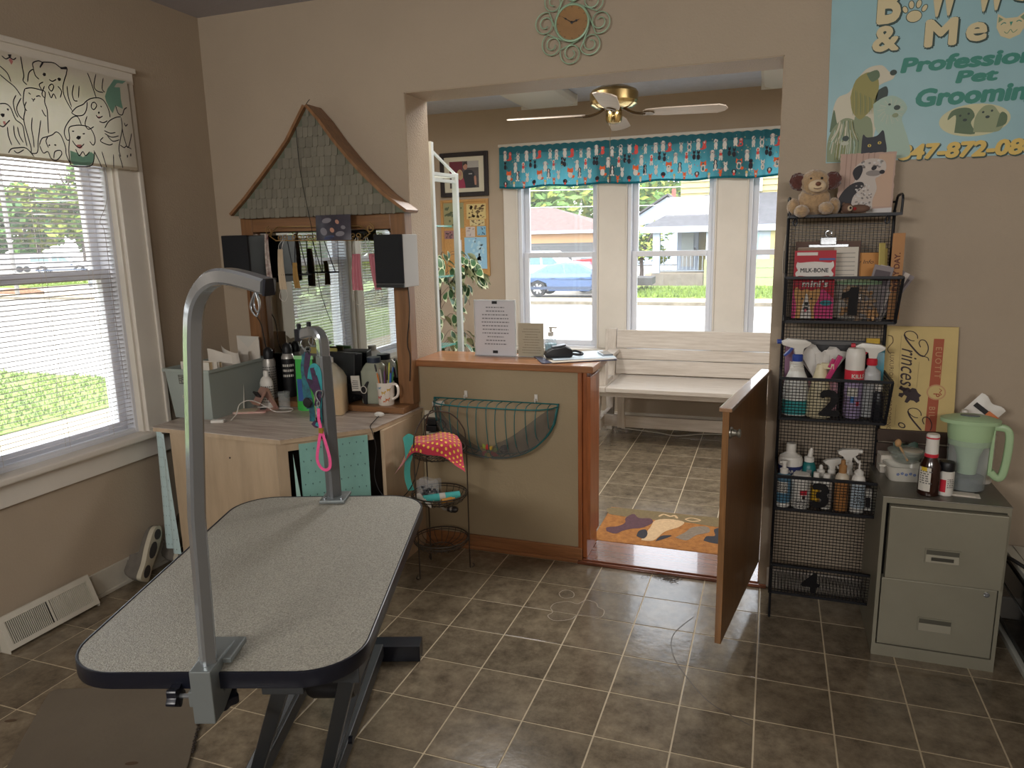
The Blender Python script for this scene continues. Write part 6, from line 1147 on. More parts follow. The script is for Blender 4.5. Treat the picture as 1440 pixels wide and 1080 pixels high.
t = thing('black_tray', 'dark plastic tray standing at the back of basket 2', 'tray', (1.64, .652, B2)); MB(MX.Rotation(R(0), 4, 'X')).prism(rrect(.29, .28, .03, cy=.14), MX(((1, 0, 0, 0), (0, 0, -1, .002), (0, 1, 0, 0), (0, 0, 0, 1))), .004).build('panel', mat('dark_grey_plastic', (52, 50, 52), .5), t); MB().box(-.14, .14, -.012, -.002, .262, .276).build('lip', mat('grey_lip', (92, 90, 90), .5), t)
t = thing('yellow_tub', 'yellow capped black tub peeking above the red trigger bottle in basket 2', 'tub', (1.775, .64, B2 + .27)); MB().box(-.024, .024, -.007, .007, 0, .022).build('cap', mat('mustard_plastic', (196, 160, 50), .5), t, bev=.003); MB().box(-.014, .014, -.005, .005, -.268, 0).build('stem', blackm, t)

B3 = .466
navy = mat('navy_label', (36, 44, 92), .5); yl = mat('yellow_label', (216, 170, 40), .5)
t = bottle('ear_care_jug', 'big white bottle with navy and yellow label in basket 3', 1.502, .585, B3, [(0, 0), (.042, 0), (.046, .004), (.046, .165), (.042, .18), (.022, .192), (.02, .196)], whitep); MB().lathe([(.019, .195), (.019, .228), (.017, .232), (0, .233)], n=20).build('cap', whitep, t, smooth=True); band(t, 'navy_band', navy, .0466, .105, .145); band(t, 'yellow_band', yl, .0466, .075, .1045); btext(t, 'EAR-CARE', .017, .0472, -1.95, .12, label_w, bold=.02)
MB(MX.Translation((.0472 * cos(-2.25), .0472 * sin(-2.25), .126)) @ MX.Rotation(-2.25, 4, 'Z') @ MX.Rotation(pi / 2, 4, 'Y')).lathe([(.004, 0), (.011, 0), (.011, .001), (.004, .001)], n=16).build('round_mark', mat('red_ring', (180, 50, 50), .5), t)
t = bottle('pump_bottle', 'blue grey pump bottle with white cap at the left of basket 3', 1.478, .492, B3, [(0, 0), (.025, 0), (.028, .003), (.028, .02)], whitep); MB().lathe([(.0278, .02), (.0285, .022), (.0285, .115), (.026, .128), (.012, .134)], n=22).build('blue_body', mat('slate_blue_plastic', (84, 126, 150), .4), t, smooth=True); MB().lathe([(.015, .134), (.016, .152), (.008, .156), (.007, .174), (.01, .176), (.01, .186), (0, .187)], n=16).build('pump', whitep, t, smooth=True); MB().bar((0, 0, .181), (-.018, -.004, .179), .006).build('spout', whitep, t); band(t, 'label_panel', label_w, .0289, .06, .105, arc=(-2.6, -1.0)); wrap_text(t, .0293, (.062, .103), -1.8, 1.3, rows=5, seed=5)
t = bottle('white_tub', 'white tub with lid and red print in basket 3', 1.543, .5, B3, [(0, 0), (.033, 0), (.035, .003), (.036, .1)], whitep, 'tub'); MB().lathe([(.038, .1), (.0385, .118), (.036, .124), (.03, .126), (.03, .135), (0, .136)], n=22).build('lid', whitep, t, smooth=True); band(t, 'red_print', redc, .0367, .058, .078, arc=(-1.7, -.95)); band(t, 'dog_mark', mat('dark_dog_mark', (60, 34, 30), .5), .0369, .042, .056, arc=(-1.45, -1.15)); wrap_text(t, .0366, (.008, .038), -1.5, 1.4, rows=4, seed=6)
t = bottle('teal_bottle', 'dark teal bottle with white flip nozzle in basket 3', 1.572, .598, B3, [(0, 0), (.026, 0), (.028, .004), (.028, .135), (.02, .155), (.014, .16)], mat('dark_teal_plastic', (30, 106, 106), .35)); MB().lathe([(.019, .158), (.019, .175), (.01, .18)], n=18).build('collar', whitep, t, smooth=True); MB(MX.Translation((.002, 0, .178)) @ MX.Rotation(R(8), 4, 'Y')).lathe([(.01, 0), (.009, .02), (.005, .036), (0, .038)], n=14).build('nozzle', whitep, t, smooth=True); band(t, 'arch_label', mat('grey_arch', (120, 122, 120), .5), .0284, .1, .13, arc=(-1.9, -1.2)); band(t, 'pink_label', mat('salmon_label', (206, 130, 120), .5), .0284, .07, .095, arc=(-2.1, -1.0))
cle = mat('clear_bottle_plastic', (176, 178, 172), .12, alpha=.5)
t = bottle('pump_bottle', 'clear bottle with narrow white spray cap, middle of basket 3', 1.616, .572, B3, [(0, 0), (.019, 0), (.021, .003), (.021, .1), (.012, .115)], cle); MB().lathe([(.015, .114), (.015, .134), (.008, .138), (.007, .15), (.004, .155), (0, .156)], n=16).build('spray_cap', whitep, t, smooth=True)
t = bottle('trigger_bottle', 'small clear bottle with white trigger sprayer in basket 3', 1.657, .595, B3, [(0, 0), (.024, 0), (.026, .003), (.026, .09), (.014, .112)], cle); trig_head(t, .112, .95, whitep, whitep, R(200), None, .8)
t = bottle('amber_bottle', 'amber bottle with tan cap in basket 3', 1.688, .5, B3, [(0, 0), (.022, 0), (.025, .004), (.025, .125)], mat('amber_plastic', (176, 122, 70), .3)); MB().lathe([(.025, .125), (.023, .14), (.014, .152)], n=20).build('shoulder', mat('milky_shoulder', (196, 184, 164), .35), t, smooth=True); MB().lathe([(.014, .15), (.0145, .18), (.009, .186), (.008, .203), (0, .204)], n=16).build('cap', mat('tan_cap', (160, 118, 74), .4), t, smooth=True); wrap_text(t, .0254, (.06, .11), CA - .2, 1.3, mat('dark_amber_print', (120, 72, 36), .6), rows=5, seed=7)
t = bottle('trigger_bottle', 'white bottle with long white trigger at the back of basket 3', 1.714, .59, B3, [(0, 0), (.022, 0), (.024, .003), (.024, .125), (.014, .145)], whitep); trig_head(t, .145, 1.15, whitep, whitep, R(185), None, .6)
t = bottle('nozzle_bottle', 'tall white bottle with thin pointed nozzle in basket 3', 1.745, .5, B3, [(0, 0), (.023, 0), (.026, .004), (.026, .12), (.022, .14), (.014, .15)], whitep); MB().lathe([(.016, .148), (.017, .16), (.008, .168), (.0035, .172), (.003, .205), (0, .206)], n=16).build('nozzle', whitep, t, smooth=True); band(t, 'pale_label', mat('pale_blue_panel', (176, 190, 200), .5), .0264, .02, .115, arc=(-2.8, -.5)); wrap_text(t, .0268, (.03, .11), CA - .3, 1.5, rows=8, seed=8)
t = bottle('yellow_bottle', 'white bottle with yellow label behind number 3', 1.598, .53, B3, [(0, 0), (.016, 0), (.018, .003), (.018, .105), (.01, .118)], whitep); MB().lathe([(.011, .118), (.011, .136), (0, .137)], n=14).build('cap', whitep, t, smooth=True); band(t, 'yellow_label', yl, .0184, .02, .085)
t = bottle('white_bottle', 'plain white bottle with ribbed cap right behind number 3', 1.634, .51, B3, [(0, 0), (.019, 0), (.021, .003), (.021, .1), (.013, .115)], whitep); MB().lathe([(.012, .115), (.013, .118), (.013, .138), (0, .14)], n=14).build('cap', whitep, t, smooth=True); band(t, 'grey_label', mat('grey_label', (170, 168, 166), .5), .0214, .03, .08)
t = thing('small_box', 'little white box with dark print at the right end of basket 3', 'box', (1.785, .53, B3)); MB().box(-.012, .012, -.014, .014, .002, .085).build('carton', whitep, t, bev=.001); MB().box(-.009, .009, -.015, -.014, .015, .055).build('dark_print', MATS['dark_screen'], t)

# ------------------------------------------------------------------ filing cabinet and what stands on it
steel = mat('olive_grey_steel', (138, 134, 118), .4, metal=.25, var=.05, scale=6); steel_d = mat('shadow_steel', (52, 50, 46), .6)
fc = thing('filing_cabinet', 'olive grey two drawer steel filing cabinet beside the rack', 'cabinet', (1.995, .48, 0))
CX0, CX1, CY0, CY1, CZ = 1.803, 2.191, .285, .69, .607
k = MB(); k.box(CX0, CX0 + .012, CY0, CY1, 0, CZ - .001); k.box(CX1 - .012, CX1, CY0, CY1, 0, CZ - .001); k.box(CX0 + .012, CX1 - .012, CY1 - .01, CY1, 0, CZ - .001); k.box(CX0 + .012, CX1 - .012, CY0, CY1 - .01, 0, .045); k.box(CX0 + .012, CX1 - .012, CY0, CY0 + .03, CZ - .02, CZ - .001); k.build('shell', steel, fc, world=True)
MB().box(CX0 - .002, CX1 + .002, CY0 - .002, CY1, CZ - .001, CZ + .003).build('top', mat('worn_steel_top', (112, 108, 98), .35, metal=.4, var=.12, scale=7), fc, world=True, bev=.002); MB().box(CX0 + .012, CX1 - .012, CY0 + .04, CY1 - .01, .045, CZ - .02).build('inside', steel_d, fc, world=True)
for z0, z1, dx, dy, lab in ((.052, .308, 0, 0, 'lower drawer'), (.314, .582, .006, -.014, 'upper drawer standing slightly open')):
    d = MB().box(CX0 + .016 + dx, CX1 - .016 + dx, CY0 - .006 + dy, CY0 + .03 + dy, z0, z1).build('drawer', steel, fc, world=True, bev=.003, label=lab); hx, hz = 1.997, z0 + (z1 - z0) * .38
    k = MB(); y = CY0 - .0065 + dy; k.box(hx - .054, hx + .054, y - .004, y, hz - .026, hz - .022); k.box(hx - .054, hx + .054, y - .004, y, hz + .022, hz + .026); k.box(hx - .054, hx - .05, y - .004, y, hz - .022, hz + .022); k.box(hx + .05, hx + .054, y - .004, y, hz - .022, hz + .022); k.build('handle_rim', steel, d, world=True)
    MB().box(hx - .05, hx + .05, y - .001, y - .0002, hz + .004, hz + .022).build('handle_recess', mat('handle_shade', (78, 76, 66), .5), d, world=True); MB().add([(hx - .05, y - .001, hz + .004), (hx + .05, y - .001, hz + .004), (hx + .05, y - .006, hz - .022), (hx - .05, y - .006, hz - .022)], [(3, 2, 1, 0)]).build('handle_lip', mat('pale_handle_lip', (156, 152, 136), .35, metal=.4), d, world=True)
    if z0 > .3: MB().box(hx - .034, hx + .034, y - .008, y - .0062, hz - .015, hz - .003).build('label_strip', mat('dark_label_strip', (60, 58, 50), .5), d, world=True)
MB(MX.Translation((2.143, CY0 - .0065, .29)) @ MX.Rotation(pi / 2, 4, 'X')).lathe([(.0, 0), (.009, 0), (.009, .004), (.006, .005), (0, .005)], n=16).build('lock', chrome, fc, world=True)
CT = CZ + .003
bbq = mat('dark_brown_sauce', (44, 22, 16), .15, coat=.6)
t = bottle('sauce_bottle', 'dark brown sauce bottle with white and red cap wrap on the cabinet', 1.952, .352, CT, [(0, 0), (.032, 0), (.036, .004), (.037, .07), (.034, .105), (.02, .14)], bbq); MB().lathe([(.0215, .138), (.021, .148), (.02, .2)], n=20).build('white_wrap', whitep, t, smooth=True); band(t, 'red_wrap', redc, .0219, .138, .15); MB().lathe([(.0205, .2), (.021, .214), (.019, .219), (0, .22)], n=20).build('cap', whitep, t, smooth=True); band(t, 'red_line', redc, .0214, .204, .209)
MB(MX.Translation((0, 0, 0))).grid(lambda u, v: V((.0378 * cos(-2.75 + 1.1 * u) * (1 - .0 * v), .0378 * sin(-2.75 + 1.1 * u), .02 + .085 * v)) if .0 <= u else V(), 12, 6).build('label', label_w, t, smooth=True); wrap_text(t, .0382, (.045, .095), -2.2, .8, rows=6, seed=9); band(t, 'yellow_badge', mat('yellow_badge', (206, 176, 50), .5), .0384, .092, .106, arc=(-2.5, -2.0))
t = bottle('seasoning_jar', 'white seasoning jar with black lid and red label on the cabinet', 2.006, .362, CT, [(0, 0), (.022, 0), (.0245, .003), (.0245, .085), (.02, .09)], whitep, 'jar'); MB().lathe([(.023, .089), (.024, .092), (.024, .116), (.021, .121), (0, .122)], n=20).build('lid', blackm, t, smooth=True); band(t, 'red_label', redc, .0249, .015, .06, arc=(-2.6, -1.75)); wrap_text(t, .0249, (.03, .065), -1.15, .9, rows=5, seed=10)
pg = mat('mint_green_plastic', (166, 194, 152), .35); clr = mat('clear_jug_plastic', (190, 200, 200), .06, alpha=.3); grw = mat('water_grey', (112, 118, 120), .08, alpha=.55)
pt_ = thing('water_pitcher', 'mint green lidded water filter pitcher on the cabinet', 'pitcher', (2.085, .45, CT), R(-8))
oval = lambda z, a, b, n=26: [(a * cos(2 * pi * i / n), b * sin(2 * pi * i / n), z) for i in range(n)]
def loft(mb, rings, cap=True):
    m = len(rings[0]); vs = [p for r in rings for p in r]; fs = [(i * m + k, i * m + (k + 1) % m, (i + 1) * m + (k + 1) % m, (i + 1) * m + k) for i in range(len(rings) - 1) for k in range(m)]
    if cap: fs += [tuple(range(m))[::-1], tuple((len(rings) - 1) * m + k for k in range(m))]
    return mb.add(vs, fs)
loft(MB(), [oval(.003, .056, .05), oval(.006, .06, .054), oval(.19, .068, .058)], False).build('clear_body', clr, pt_, smooth=True); loft(MB(), [oval(.004, .054, .048), oval(.05, .056, .05)]).build('water', grw, pt_, smooth=True)
loft(MB(), [oval(.165, .0655, .0565), oval(.215, .071, .06), oval(.245, .073, .061)]).build('upper_tray', pg, pt_, smooth=True); loft(MB(), [oval(.06, .03, .028), oval(.12, .034, .03), oval(.165, .05, .045)]).build('filter_hopper', mat('pale_mint_plastic', (176, 204, 170), .4), pt_, smooth=True)
k = MB(); ld_ = [[(x + (-.018 if x < -.03 else .012 if x > .05 else 0), y, z) for x, y, z in oval(.246, .078, .064)], [(x + (-.018 if x < -.03 else .012 if x > .05 else 0), y, z) for x, y, z in oval(.258, .078, .064)], oval(.268, .06, .048)]; loft(k, ld_).build('lid', pg, pt_, smooth=True); MB().prism(ell(-.005, 0, .03, .014, 16), MX.Translation((0, 0, .268)), .003).build('lid_button', mat('grey_indicator', (90, 100, 104), .3), pt_)
k = MB(); sqtube(k, bez([(.07, -.004, .236), (.105, -.004, .232), (.116, -.004, .2), (.114, -.004, .12), (.105, -.004, .062), (.088, -.004, .056), (.07, -.004, .075)], 5), .024, V((0, 1, 0))); k.build('handle', pg, pt_, smooth=50)
MB().box(.062, .074, -.014, .006, .06, .235).build('handle_spine', pg, pt_, bev=.002)
cas = mat('white_glass_ceramic', (206, 202, 190), .25, coat=.4)
t = thing('casserole_dish', 'white casserole dish with blue flower print on the cabinet', 'dish', (1.895, .515, CT), R(6)); k = MB(); O = lambda z, a: [(x, y, z) for x, y in rrect(a * 2, a * 1.7, a * .45, 5)]
loft(k, [O(.0, .052), O(.006, .055), O(.05, .064), O(.056, .066), O(.056, .062), O(.01, .05)], False); k.add(O(.01, .05), [tuple(range(24))]); k.build('dish', cas, t, smooth=45); MB().box(-.086, -.064, -.016, .016, .045, .054).build('lug', cas, t, bev=.003); MB().box(.064, .08, -.016, .016, .045, .054).build('lug', cas, t, bev=.003)
k = MB(); bl = mat('blue_flower_glaze', (84, 110, 170), .4)
for i, x in enumerate((-.03, -.016, -.002, .012, .026)):
    for a in range(5): k.sheet(ell(x + .0035 * cos(a * 1.256), .03 + .004 * (i % 2) + .0035 * sin(a * 1.256), .0022, .0022, 8), lambda u, v: V((u, -.0475 - .15 * v * .9 - .0012 + .0 * u, v)))
k.build('flower_print', bl, t, kind='stuff')
gl_ = mat('clear_glassware', (190, 200, 190), .05, alpha=.3)
t = thing('glass_bowl', 'clear glass bowl nested in the white casserole dish', 'bowl', (1.905, .535, CT + .0575)); k = MB(); k.lathe([(.03, .0), (.045, .008), (.062, .04), (.064, .046), (.06, .044), (.042, .012), (0, .008)], n=26); k.build('bowl', gl_, t, smooth=True); MB().lathe([(.064, .044), (.066, .047), (.063, .049)], n=26).build('rim', cas if False else gl_, t, smooth=True)
t = thing('small_bowl', 'small white bowl inside the glass bowl on the cabinet', 'bowl', (1.922, .53, CT + .08)); MB().lathe([(.012, 0), (.03, .012), (.036, .026), (.033, .026), (.026, .012), (0, .005)], n=22).build('bowl', cas, t, smooth=True); MB().lathe([(.036, .025), (.0372, .027), (.034, .028)], n=22).build('rim', cas, t, smooth=True)
t = thing('wooden_spoon', 'thin wooden spoon leaning across the dishes on the cabinet', 'spoon', (1.89, .5, CT + .1)); MB().tube([(-.012, .012, .022), (.012, -.02, -.022)], .004, 8).build('stem', mat('pale_wood', (180, 140, 96), .6), t); MB().ball((-.018, .02, .034), (.012, .009, .016), 10).build('bowl', mat('pale_wood', (180, 140, 96), .6), t, smooth=True)
t = thing('white_carton', 'small white carton at the back left corner of the cabinet', 'carton', (1.85, .6, CT), R(4)); MB().box(-.028, .028, -.035, .035, 0, .07).build('carton', paper, t, bev=.002); MB().add([(-.026, -.033, .0705), (.026, -.033, .0705), (.022, -.05, .082), (-.02, -.052, .08)], [(0, 1, 2, 3)]).build('open_flap', label_w, t)
t = thing('dark_crate', 'dark brown wooden crate behind the dishes carrying the sign', 'crate', (1.94, .655, CT)); dw = mat('dark_stained_wood', (64, 48, 38), .6, var=.2, scale=8)
for z in (.0, .055, .11): MB().box(1.815, 2.16, .63, .645, CT + z, CT + z + .046).build('slat', dw, t, world=True, bev=.002)
MB().box(1.815, 2.16, .645, .7, CT + .13, CT + .1445).build('top_board', dw, t, world=True)
t = thing('green_packet', 'shiny dark green packet lying before the dark crate', 'packet', (1.9, .605, CT)); MB().grid(lambda u, v: V((-.03 + .085 * u, -.008 + .02 * v, .06 + .05 * v + .008 * sin(9 * u))), 8, 6).build('film', mat('dark_green_film', (46, 76, 60), .25), t, smooth=True); MB().box(-.028, .05, .0, .012, 0, .06).build('body', mat('dark_green_film', (46, 76, 60), .25), t)
t = bottle('white_canister', 'white canister with dark mark behind the pitcher', 2.155, .55, CT, [(0, 0), (.034, 0), (.036, .004), (.036, .17), (.03, .176)], whitep, 'canister'); MB().lathe([(.036, .172), (.037, .178), (.028, .188), (.01, .192), (.01, .204), (0, .205)], n=20).build('lid', whitep, t, smooth=True); band(t, 'paw_mark', MATS['dark_dog_mark'], .0364, .035, .06, arc=(-1.2, -.8))
t = bottle('white_jar', 'white lidded bottle standing behind the mint pitcher lid', 2.09, .575, CT, [(0, 0), (.036, 0), (.038, .004), (.038, .22), (.03, .236)], whitep, 'jar'); MB().lathe([(.038, .222), (.038, .238), (.012, .242), (.01, .262), (0, .263)], n=20).build('cap', whitep, t, smooth=True)
t = thing('treat_packet', 'white crumpled packet with orange stripe leaning behind the pitcher', 'packet', (2.12, .625, CT + .2), R(-10)); Mt = MX.Rotation(R(38), 4, 'Y')
MB(Mt).grid(lambda u, v: V(((u - .5) * .1, -.012 * sin(pi * u) * sin(pi * v), .01 + .1 * v + .006 * sin(9 * u))), 10, 8).grid(lambda u, v: V(((.5 - u) * .1, .012 * sin(pi * u) * sin(pi * v), .01 + .1 * v + .006 * sin(9 * u))), 10, 8).build('pouch', whitep, t, smooth=True)
MB(Mt).grid(lambda u, v: V((.01 + .04 * u, -.0135, .04 + .04 * v)), 4, 4).build('orange_stripe', mat('orange_print', (206, 120, 70), .5), t); MB(Mt).box(-.04, .01, -.0145, -.0138, .06, .078).build('dark_print', MATS['print_black'], t); MB().box(-.02, .02, -.01, .02, -.2, .01).build('carton_base', whitep, t)
t = thing('folded_paper', 'folded white paper under the pitcher at the cabinet front', 'paper', (2.06, .375, CT), R(-6)); MB().box(-.055, .055, -.022, .022, 0, .002).build('sheet', paper, t); MB().box(-.05, .04, -.018, .02, .0022, .004).build('top_fold', paper, t)
# leaning sign
sg = thing('grooming_sign', 'cream wooden sign turned on its side reading Princess, Luxurious Dog Grooming', 'sign', (1.95, .66, CT + .145)); sgm = mat('aged_cream_board', (206, 182, 122), .6, var=.07, scale=6)
so, sx_, sz_ = V((1.828, .668, CT + .148)), V((1, 0, 0)), V((-.015, .1, 1)).normalized(); SW, SH = .252, .405
sf = lambda h: (lambda u, v: so + sx_ * u + sz_ * v + V((0, -h, 0)))
k = MB(); P_ = [sf(h)(u, v) for h in (0, -.012) for u, v in ((0, 0), (SW, 0), (SW, SH), (0, SH))]; k.add(P_, [(0, 1, 2, 3), (7, 6, 5, 4), (0, 4, 5, 1), (1, 5, 6, 2), (2, 6, 7, 3), (3, 7, 4, 0)]); k.build('board', sgm, sg, world=True, bev=.0015)
k = MB(); f1 = sf(.0014); f2 = sf(.002); rot = lambda x0, y0: (lambda u, v: f2(x0 + v, y0 - u))      # the lettering runs downwards
k.sheet([(.155, .0), (.193, .0), (.205, .36), (.17, .36)], f1, 1); k.sheet(ell(.187, .155, .033, .03, 24), f2, 2); k.sheet(ell(.187, .155, .028, .025, 24), sf(.0024), 0)
text(k, 'P', .03, lambda u, v: sf(.0028)(.178 + v, .152 + .0 - u), 1, bold=.02); k.stroke([(.196, .17), (.205, .163), (.198, .155), (.205, .147), (.196, .14)], .004, sf(.0028), 1)
text(k, 'EUOTIT', .03, rot(.178, .33), 2, space=1.3, sx=.95); text(k, 'BIL', .03, rot(.166, .1), 2, space=1.3, sx=.95)
text(k, 'LUXURIOUS DOG GROOMING', .021, rot(.022, .305), 3, space=1.1, sx=.98)
text(k, 'rincess', .082, rot(.062, .325), 4, shear=.35, sx=.74)
def swash(dy):
    cv = lambda pts: [(((x - 110 + 85 * (y + dy - 55) / 870) / 612) * .252, (1 - (y + dy - 55) / 870) * .405) for x, y in pts]
    for w, pts in ((.0032, [(352, 172), (318, 168), (280, 140), (272, 112), (300, 95), (345, 98), (375, 125), (378, 155)]), (.006, [(268, 120), (285, 165), (330, 225), (385, 285), (425, 300)]), (.0034, [(425, 300), (455, 260), (462, 215), (440, 170), (405, 165), (388, 190), (400, 225)]), (.003, [(425, 300), (455, 310), (462, 335)])):
        p = bez2(cv(pts), 6); p = [q for q in p if q[1] > .003]
        if len(p) > 2: k.stroke(p, w, f2, 4)
swash(0); swash(640); text(k, 'o', .058, rot(.062, .036), 4, shear=.35, sx=.8)
pood = [(.058, .135), (.07, .128), (.078, .14), (.088, .134), (.08, .112), (.09, .108), (.1, .12), (.112, .118), (.122, .11), (.132, .118), (.13, .132), (.137, .14), (.125, .15), (.118, .165), (.105, .168), (.095, .16), (.08, .168), (.062, .172), (.058, .162), (.072, .155), (.074, .147), (.06, .146)]
k.sheet([(x, y) for x, y in pood], f2, 4)
k.stroke(bez2([(.01, .37), (.026, .365), (.03, .345), (.02, .33), (.012, .315), (.02, .3)], 6), .003, f2, 3)
for a, b in (((.055, .17), (.058, .37)), ((.12, .17), (.124, .27)), ((.05, .02), (.052, .1))): k.stroke([a, b], .0012, f2, 3)
k.build('lettering', [sgm, mat('brick_red_band', (168, 84, 56), .6), mat('pale_band_ink', (196, 150, 108), .6), mat('brown_ink', (96, 70, 48), .6), mat('dark_plum_ink', (52, 36, 40), .6)], sg, world=True)
# appliance at the right edge
ap = thing('glass_cabinet', 'low white framed appliance with dark glass side at the right edge', 'appliance', (2.5, .2, 0)); wf = mat('white_enamel', (196, 196, 186), .35); ax0, ax1, ay0, ay1, az = 2.285, 2.75, -.3, .665, .33
MB().box(ax0 + .012, ax1, ay0, ay1, .02, az - .02).build('body', mat('dark_appliance_side', (56, 56, 52), .4), ap, world=True); MB().box(ax0 - .004, ax1, ay0 - .004, ay1, az - .02, az).build('top', wf, ap, world=True, bev=.003); MB().box(ax0 + .028, ax0 + .031, ay0, ay1, az + .0002, az + .001).build('top_seam', MATS['seam_grey'], ap, world=True); MB().box(ax0 - .006, ax0 + .012, ay0, ay1, 0, .022).build('bottom_rail', wf, ap, world=True, bev=.002)
MB().box(ax0 + .002, ax0 + .01, ay0 + .05, ay1 - .04, .06, az - .05).build('glass_panel', mat('dark_glass', (30, 32, 34), .08, spec=.8), ap, world=True); MB().box(ax0 - .001, ax0 + .012, ay0, ay1, .19, .196).build('cross_strip', mat('grey_strip', (90, 92, 90), .4), ap, world=True)
mb = MB(); mb.tube(bez([(2.225, .55, .3), (2.24, .47, .36), (2.3, .4, .345), (2.36, .36, .338), (2.5, .3, .338)], 6), .007, 8); tag(mb.build('appliance_cord', cable_m), 'thick black cord lying over the white appliance top', 'cable')

# ------------------------------------------------------------------ banner
bnr = thing('banner', 'pale blue pet grooming banner with dogs and lettering on the wall', 'banner', (2.1, YW, 1.79)); BY = YW - .004
bm_ = mat('pale_blue_vinyl_banner', (150, 188, 196), .35, var=.07, scale=2.2)
MB().add([(1.574, BY, 1.786), (2.72, BY, 1.78), (2.72, BY, 2.6), (1.556, BY, 2.6), (1.574, YW - .0005, 1.786), (2.72, YW - .0005, 1.78), (2.72, YW - .0005, 2.6), (1.556, YW - .0005, 2.6)], [(0, 1, 2, 3), (7, 6, 5, 4), (0, 4, 5, 1), (1, 5, 6, 2), (2, 6, 7, 3), (3, 7, 4, 0)]).build('vinyl', bm_, bnr, world=True)
bf_ = lambda h: (lambda x, z: V((x, BY - h, z))); cr2 = mat('banner_cream', (214, 200, 160), .5); gr2 = mat('banner_green', (62, 138, 124), .5); dk2 = mat('banner_dark_outline', (52, 74, 70), .5)
k = MB()
def btx(s, x, z, h, w, m, outline=None, bold=.03, shear=0):
    c = bpy.data.curves.new('lettering', 'FONT'); c.body = s; c.offset = 0; o = bpy.data.objects.new('lettering', c); me = bpy.data.meshes.new_from_object(o)
    x0, x1 = min(v.co.x for v in me.vertices), max(v.co.x for v in me.vertices); bpy.data.objects.remove(o); bpy.data.meshes.remove(me); bpy.data.curves.remove(c)
    sz = h / .7; q = w / ((x1 - x0) * sz) if w else 1
    if outline is not None: text(k, s, sz, lambda u, v: bf_(.0008)(x + (u - x0 * sz) * q + .003, z + v - .003), outline, bold=bold + .035, shear=shear)
    text(k, s, sz, lambda u, v: bf_(.0014)(x + (u - x0 * sz) * q, z + v), m, bold=bold, shear=shear)
btx('B', 1.722, 2.274, .12, .066, 0, 2, .05); btx('W', 1.888, 2.28, .12, .082, 0, 2, .06); btx('W', 2.032, 2.281, .12, .084, 0, 2, .06); btx('o', 2.135, 2.3, .1, .07, 0, 2, .04); btx('w', 2.22, 2.3, .1, .1, 0, 2, .04)
btx('&', 1.712, 2.177, .083, .08, 0, 2, .04); btx('M', 1.884, 2.177, .085, .09, 0, 2, .05); btx('e', 2.012, 2.182, .083, .056, 0, 2, .04); btx('w', 2.2, 2.18, .08, .09, 0, 2, .04)
btx('Professional', 1.812, 2.094, .047, .475, 1, None, .055, .12); btx('Pet', 1.993, 2.043, .038, .12, 1, None, .06, .12); btx('Grooming', 1.866, 1.972, .056, .385, 1, None, .06, .12); btx('847-872-080', 1.822, 1.786, .05, .436, 3, 2, .055, .12)
def blob(cx_, cz_, s, paw): [k.sheet(ell(cx_ + x * s, cz_ + z * s, a * s, b * s, 16, r), bf_(h_), m) for h_, m, gf in ((.0008, 2, .08), (.0014, 0, 0)) for x, z, a, b, r in [(x, z, a + gf, b + gf, r) for x, z, a, b, r in paw]]
blob(1.838, 2.29, .032, [(0, -.25, .75, .6, 0), (-.95, .55, .22, .36, .5), (-.35, 1.0, .24, .4, .15), (.4, 1.0, .24, .4, -.15), (1.0, .5, .22, .36, -.5)])
cat_ = [(2.1, 2.215), (2.1, 2.26), (2.125, 2.243), (2.16, 2.243), (2.184, 2.262), (2.186, 2.212), (2.172, 2.186), (2.143, 2.174), (2.115, 2.186)]
k.sheet(cat_, bf_(.0014), 0)
for pz in ([(2.104, 2.25), (2.104, 2.23), (2.118, 2.24)], [(2.18, 2.252), (2.182, 2.23), (2.168, 2.242)]): k.sheet(pz, bf_(.002), 4)
k.sheet([(2.138, 2.23), (2.148, 2.23), (2.143, 2.216)], bf_(.002), 1); k.stroke(bez2([(2.124, 2.2), (2.134, 2.193), (2.143, 2.205), (2.152, 2.194), (2.164, 2.203)], 4), .0025, bf_(.002), 4); k.stroke(bez2([(2.112, 2.222), (2.12, 2.229), (2.128, 2.226)], 4), .003, bf_(.002), 1); k.stroke(bez2([(2.158, 2.228), (2.166, 2.232), (2.174, 2.227)], 4), .003, bf_(.002), 1)
k.build('lettering', [cr2, gr2, dk2, mat('banner_gold', (222, 190, 104), .5), mat('banner_sage', (120, 150, 120), .5)], bnr, world=True)
k = MB(); S = lambda pts, h, m, n=4: k.sheet(bez2(pts + [pts[0]], n)[:-1], bf_(h), m)
# spaniel, terrier, long-haired dog, black cat, puppies in an oval
S([(1.585, 1.80), (1.585, 1.95), (1.6, 2.02), (1.64, 2.04), (1.67, 2.09), (1.70, 2.12), (1.745, 2.125), (1.772, 2.1), (1.79, 2.1), (1.786, 2.075), (1.75, 2.06), (1.73, 2.04), (1.74, 1.97), (1.72, 1.84)], .0008, 0)
S([(1.645, 2.02), (1.66, 2.08), (1.7, 2.105), (1.73, 2.09), (1.74, 2.05), (1.73, 1.99), (1.7, 1.95), (1.68, 1.94), (1.655, 1.97)], .0012, 1); S([(1.695, 2.1), (1.73, 2.11), (1.74, 2.085), (1.715, 2.07)], .0016, 2); S([(1.74, 2.04), (1.765, 2.05), (1.772, 2.02), (1.75, 1.98), (1.73, 2.0)], .0012, 3)
k.sheet(ell(1.785, 2.096, .012, .01, 12), bf_(.0018), 3); S([(1.58, 1.9), (1.59, 1.98), (1.602, 1.94), (1.61, 1.9)], .0012, 2); S([(1.665, 1.95), (1.72, 1.94), (1.73, 1.84), (1.69, 1.8), (1.66, 1.86)], .0011, 4)
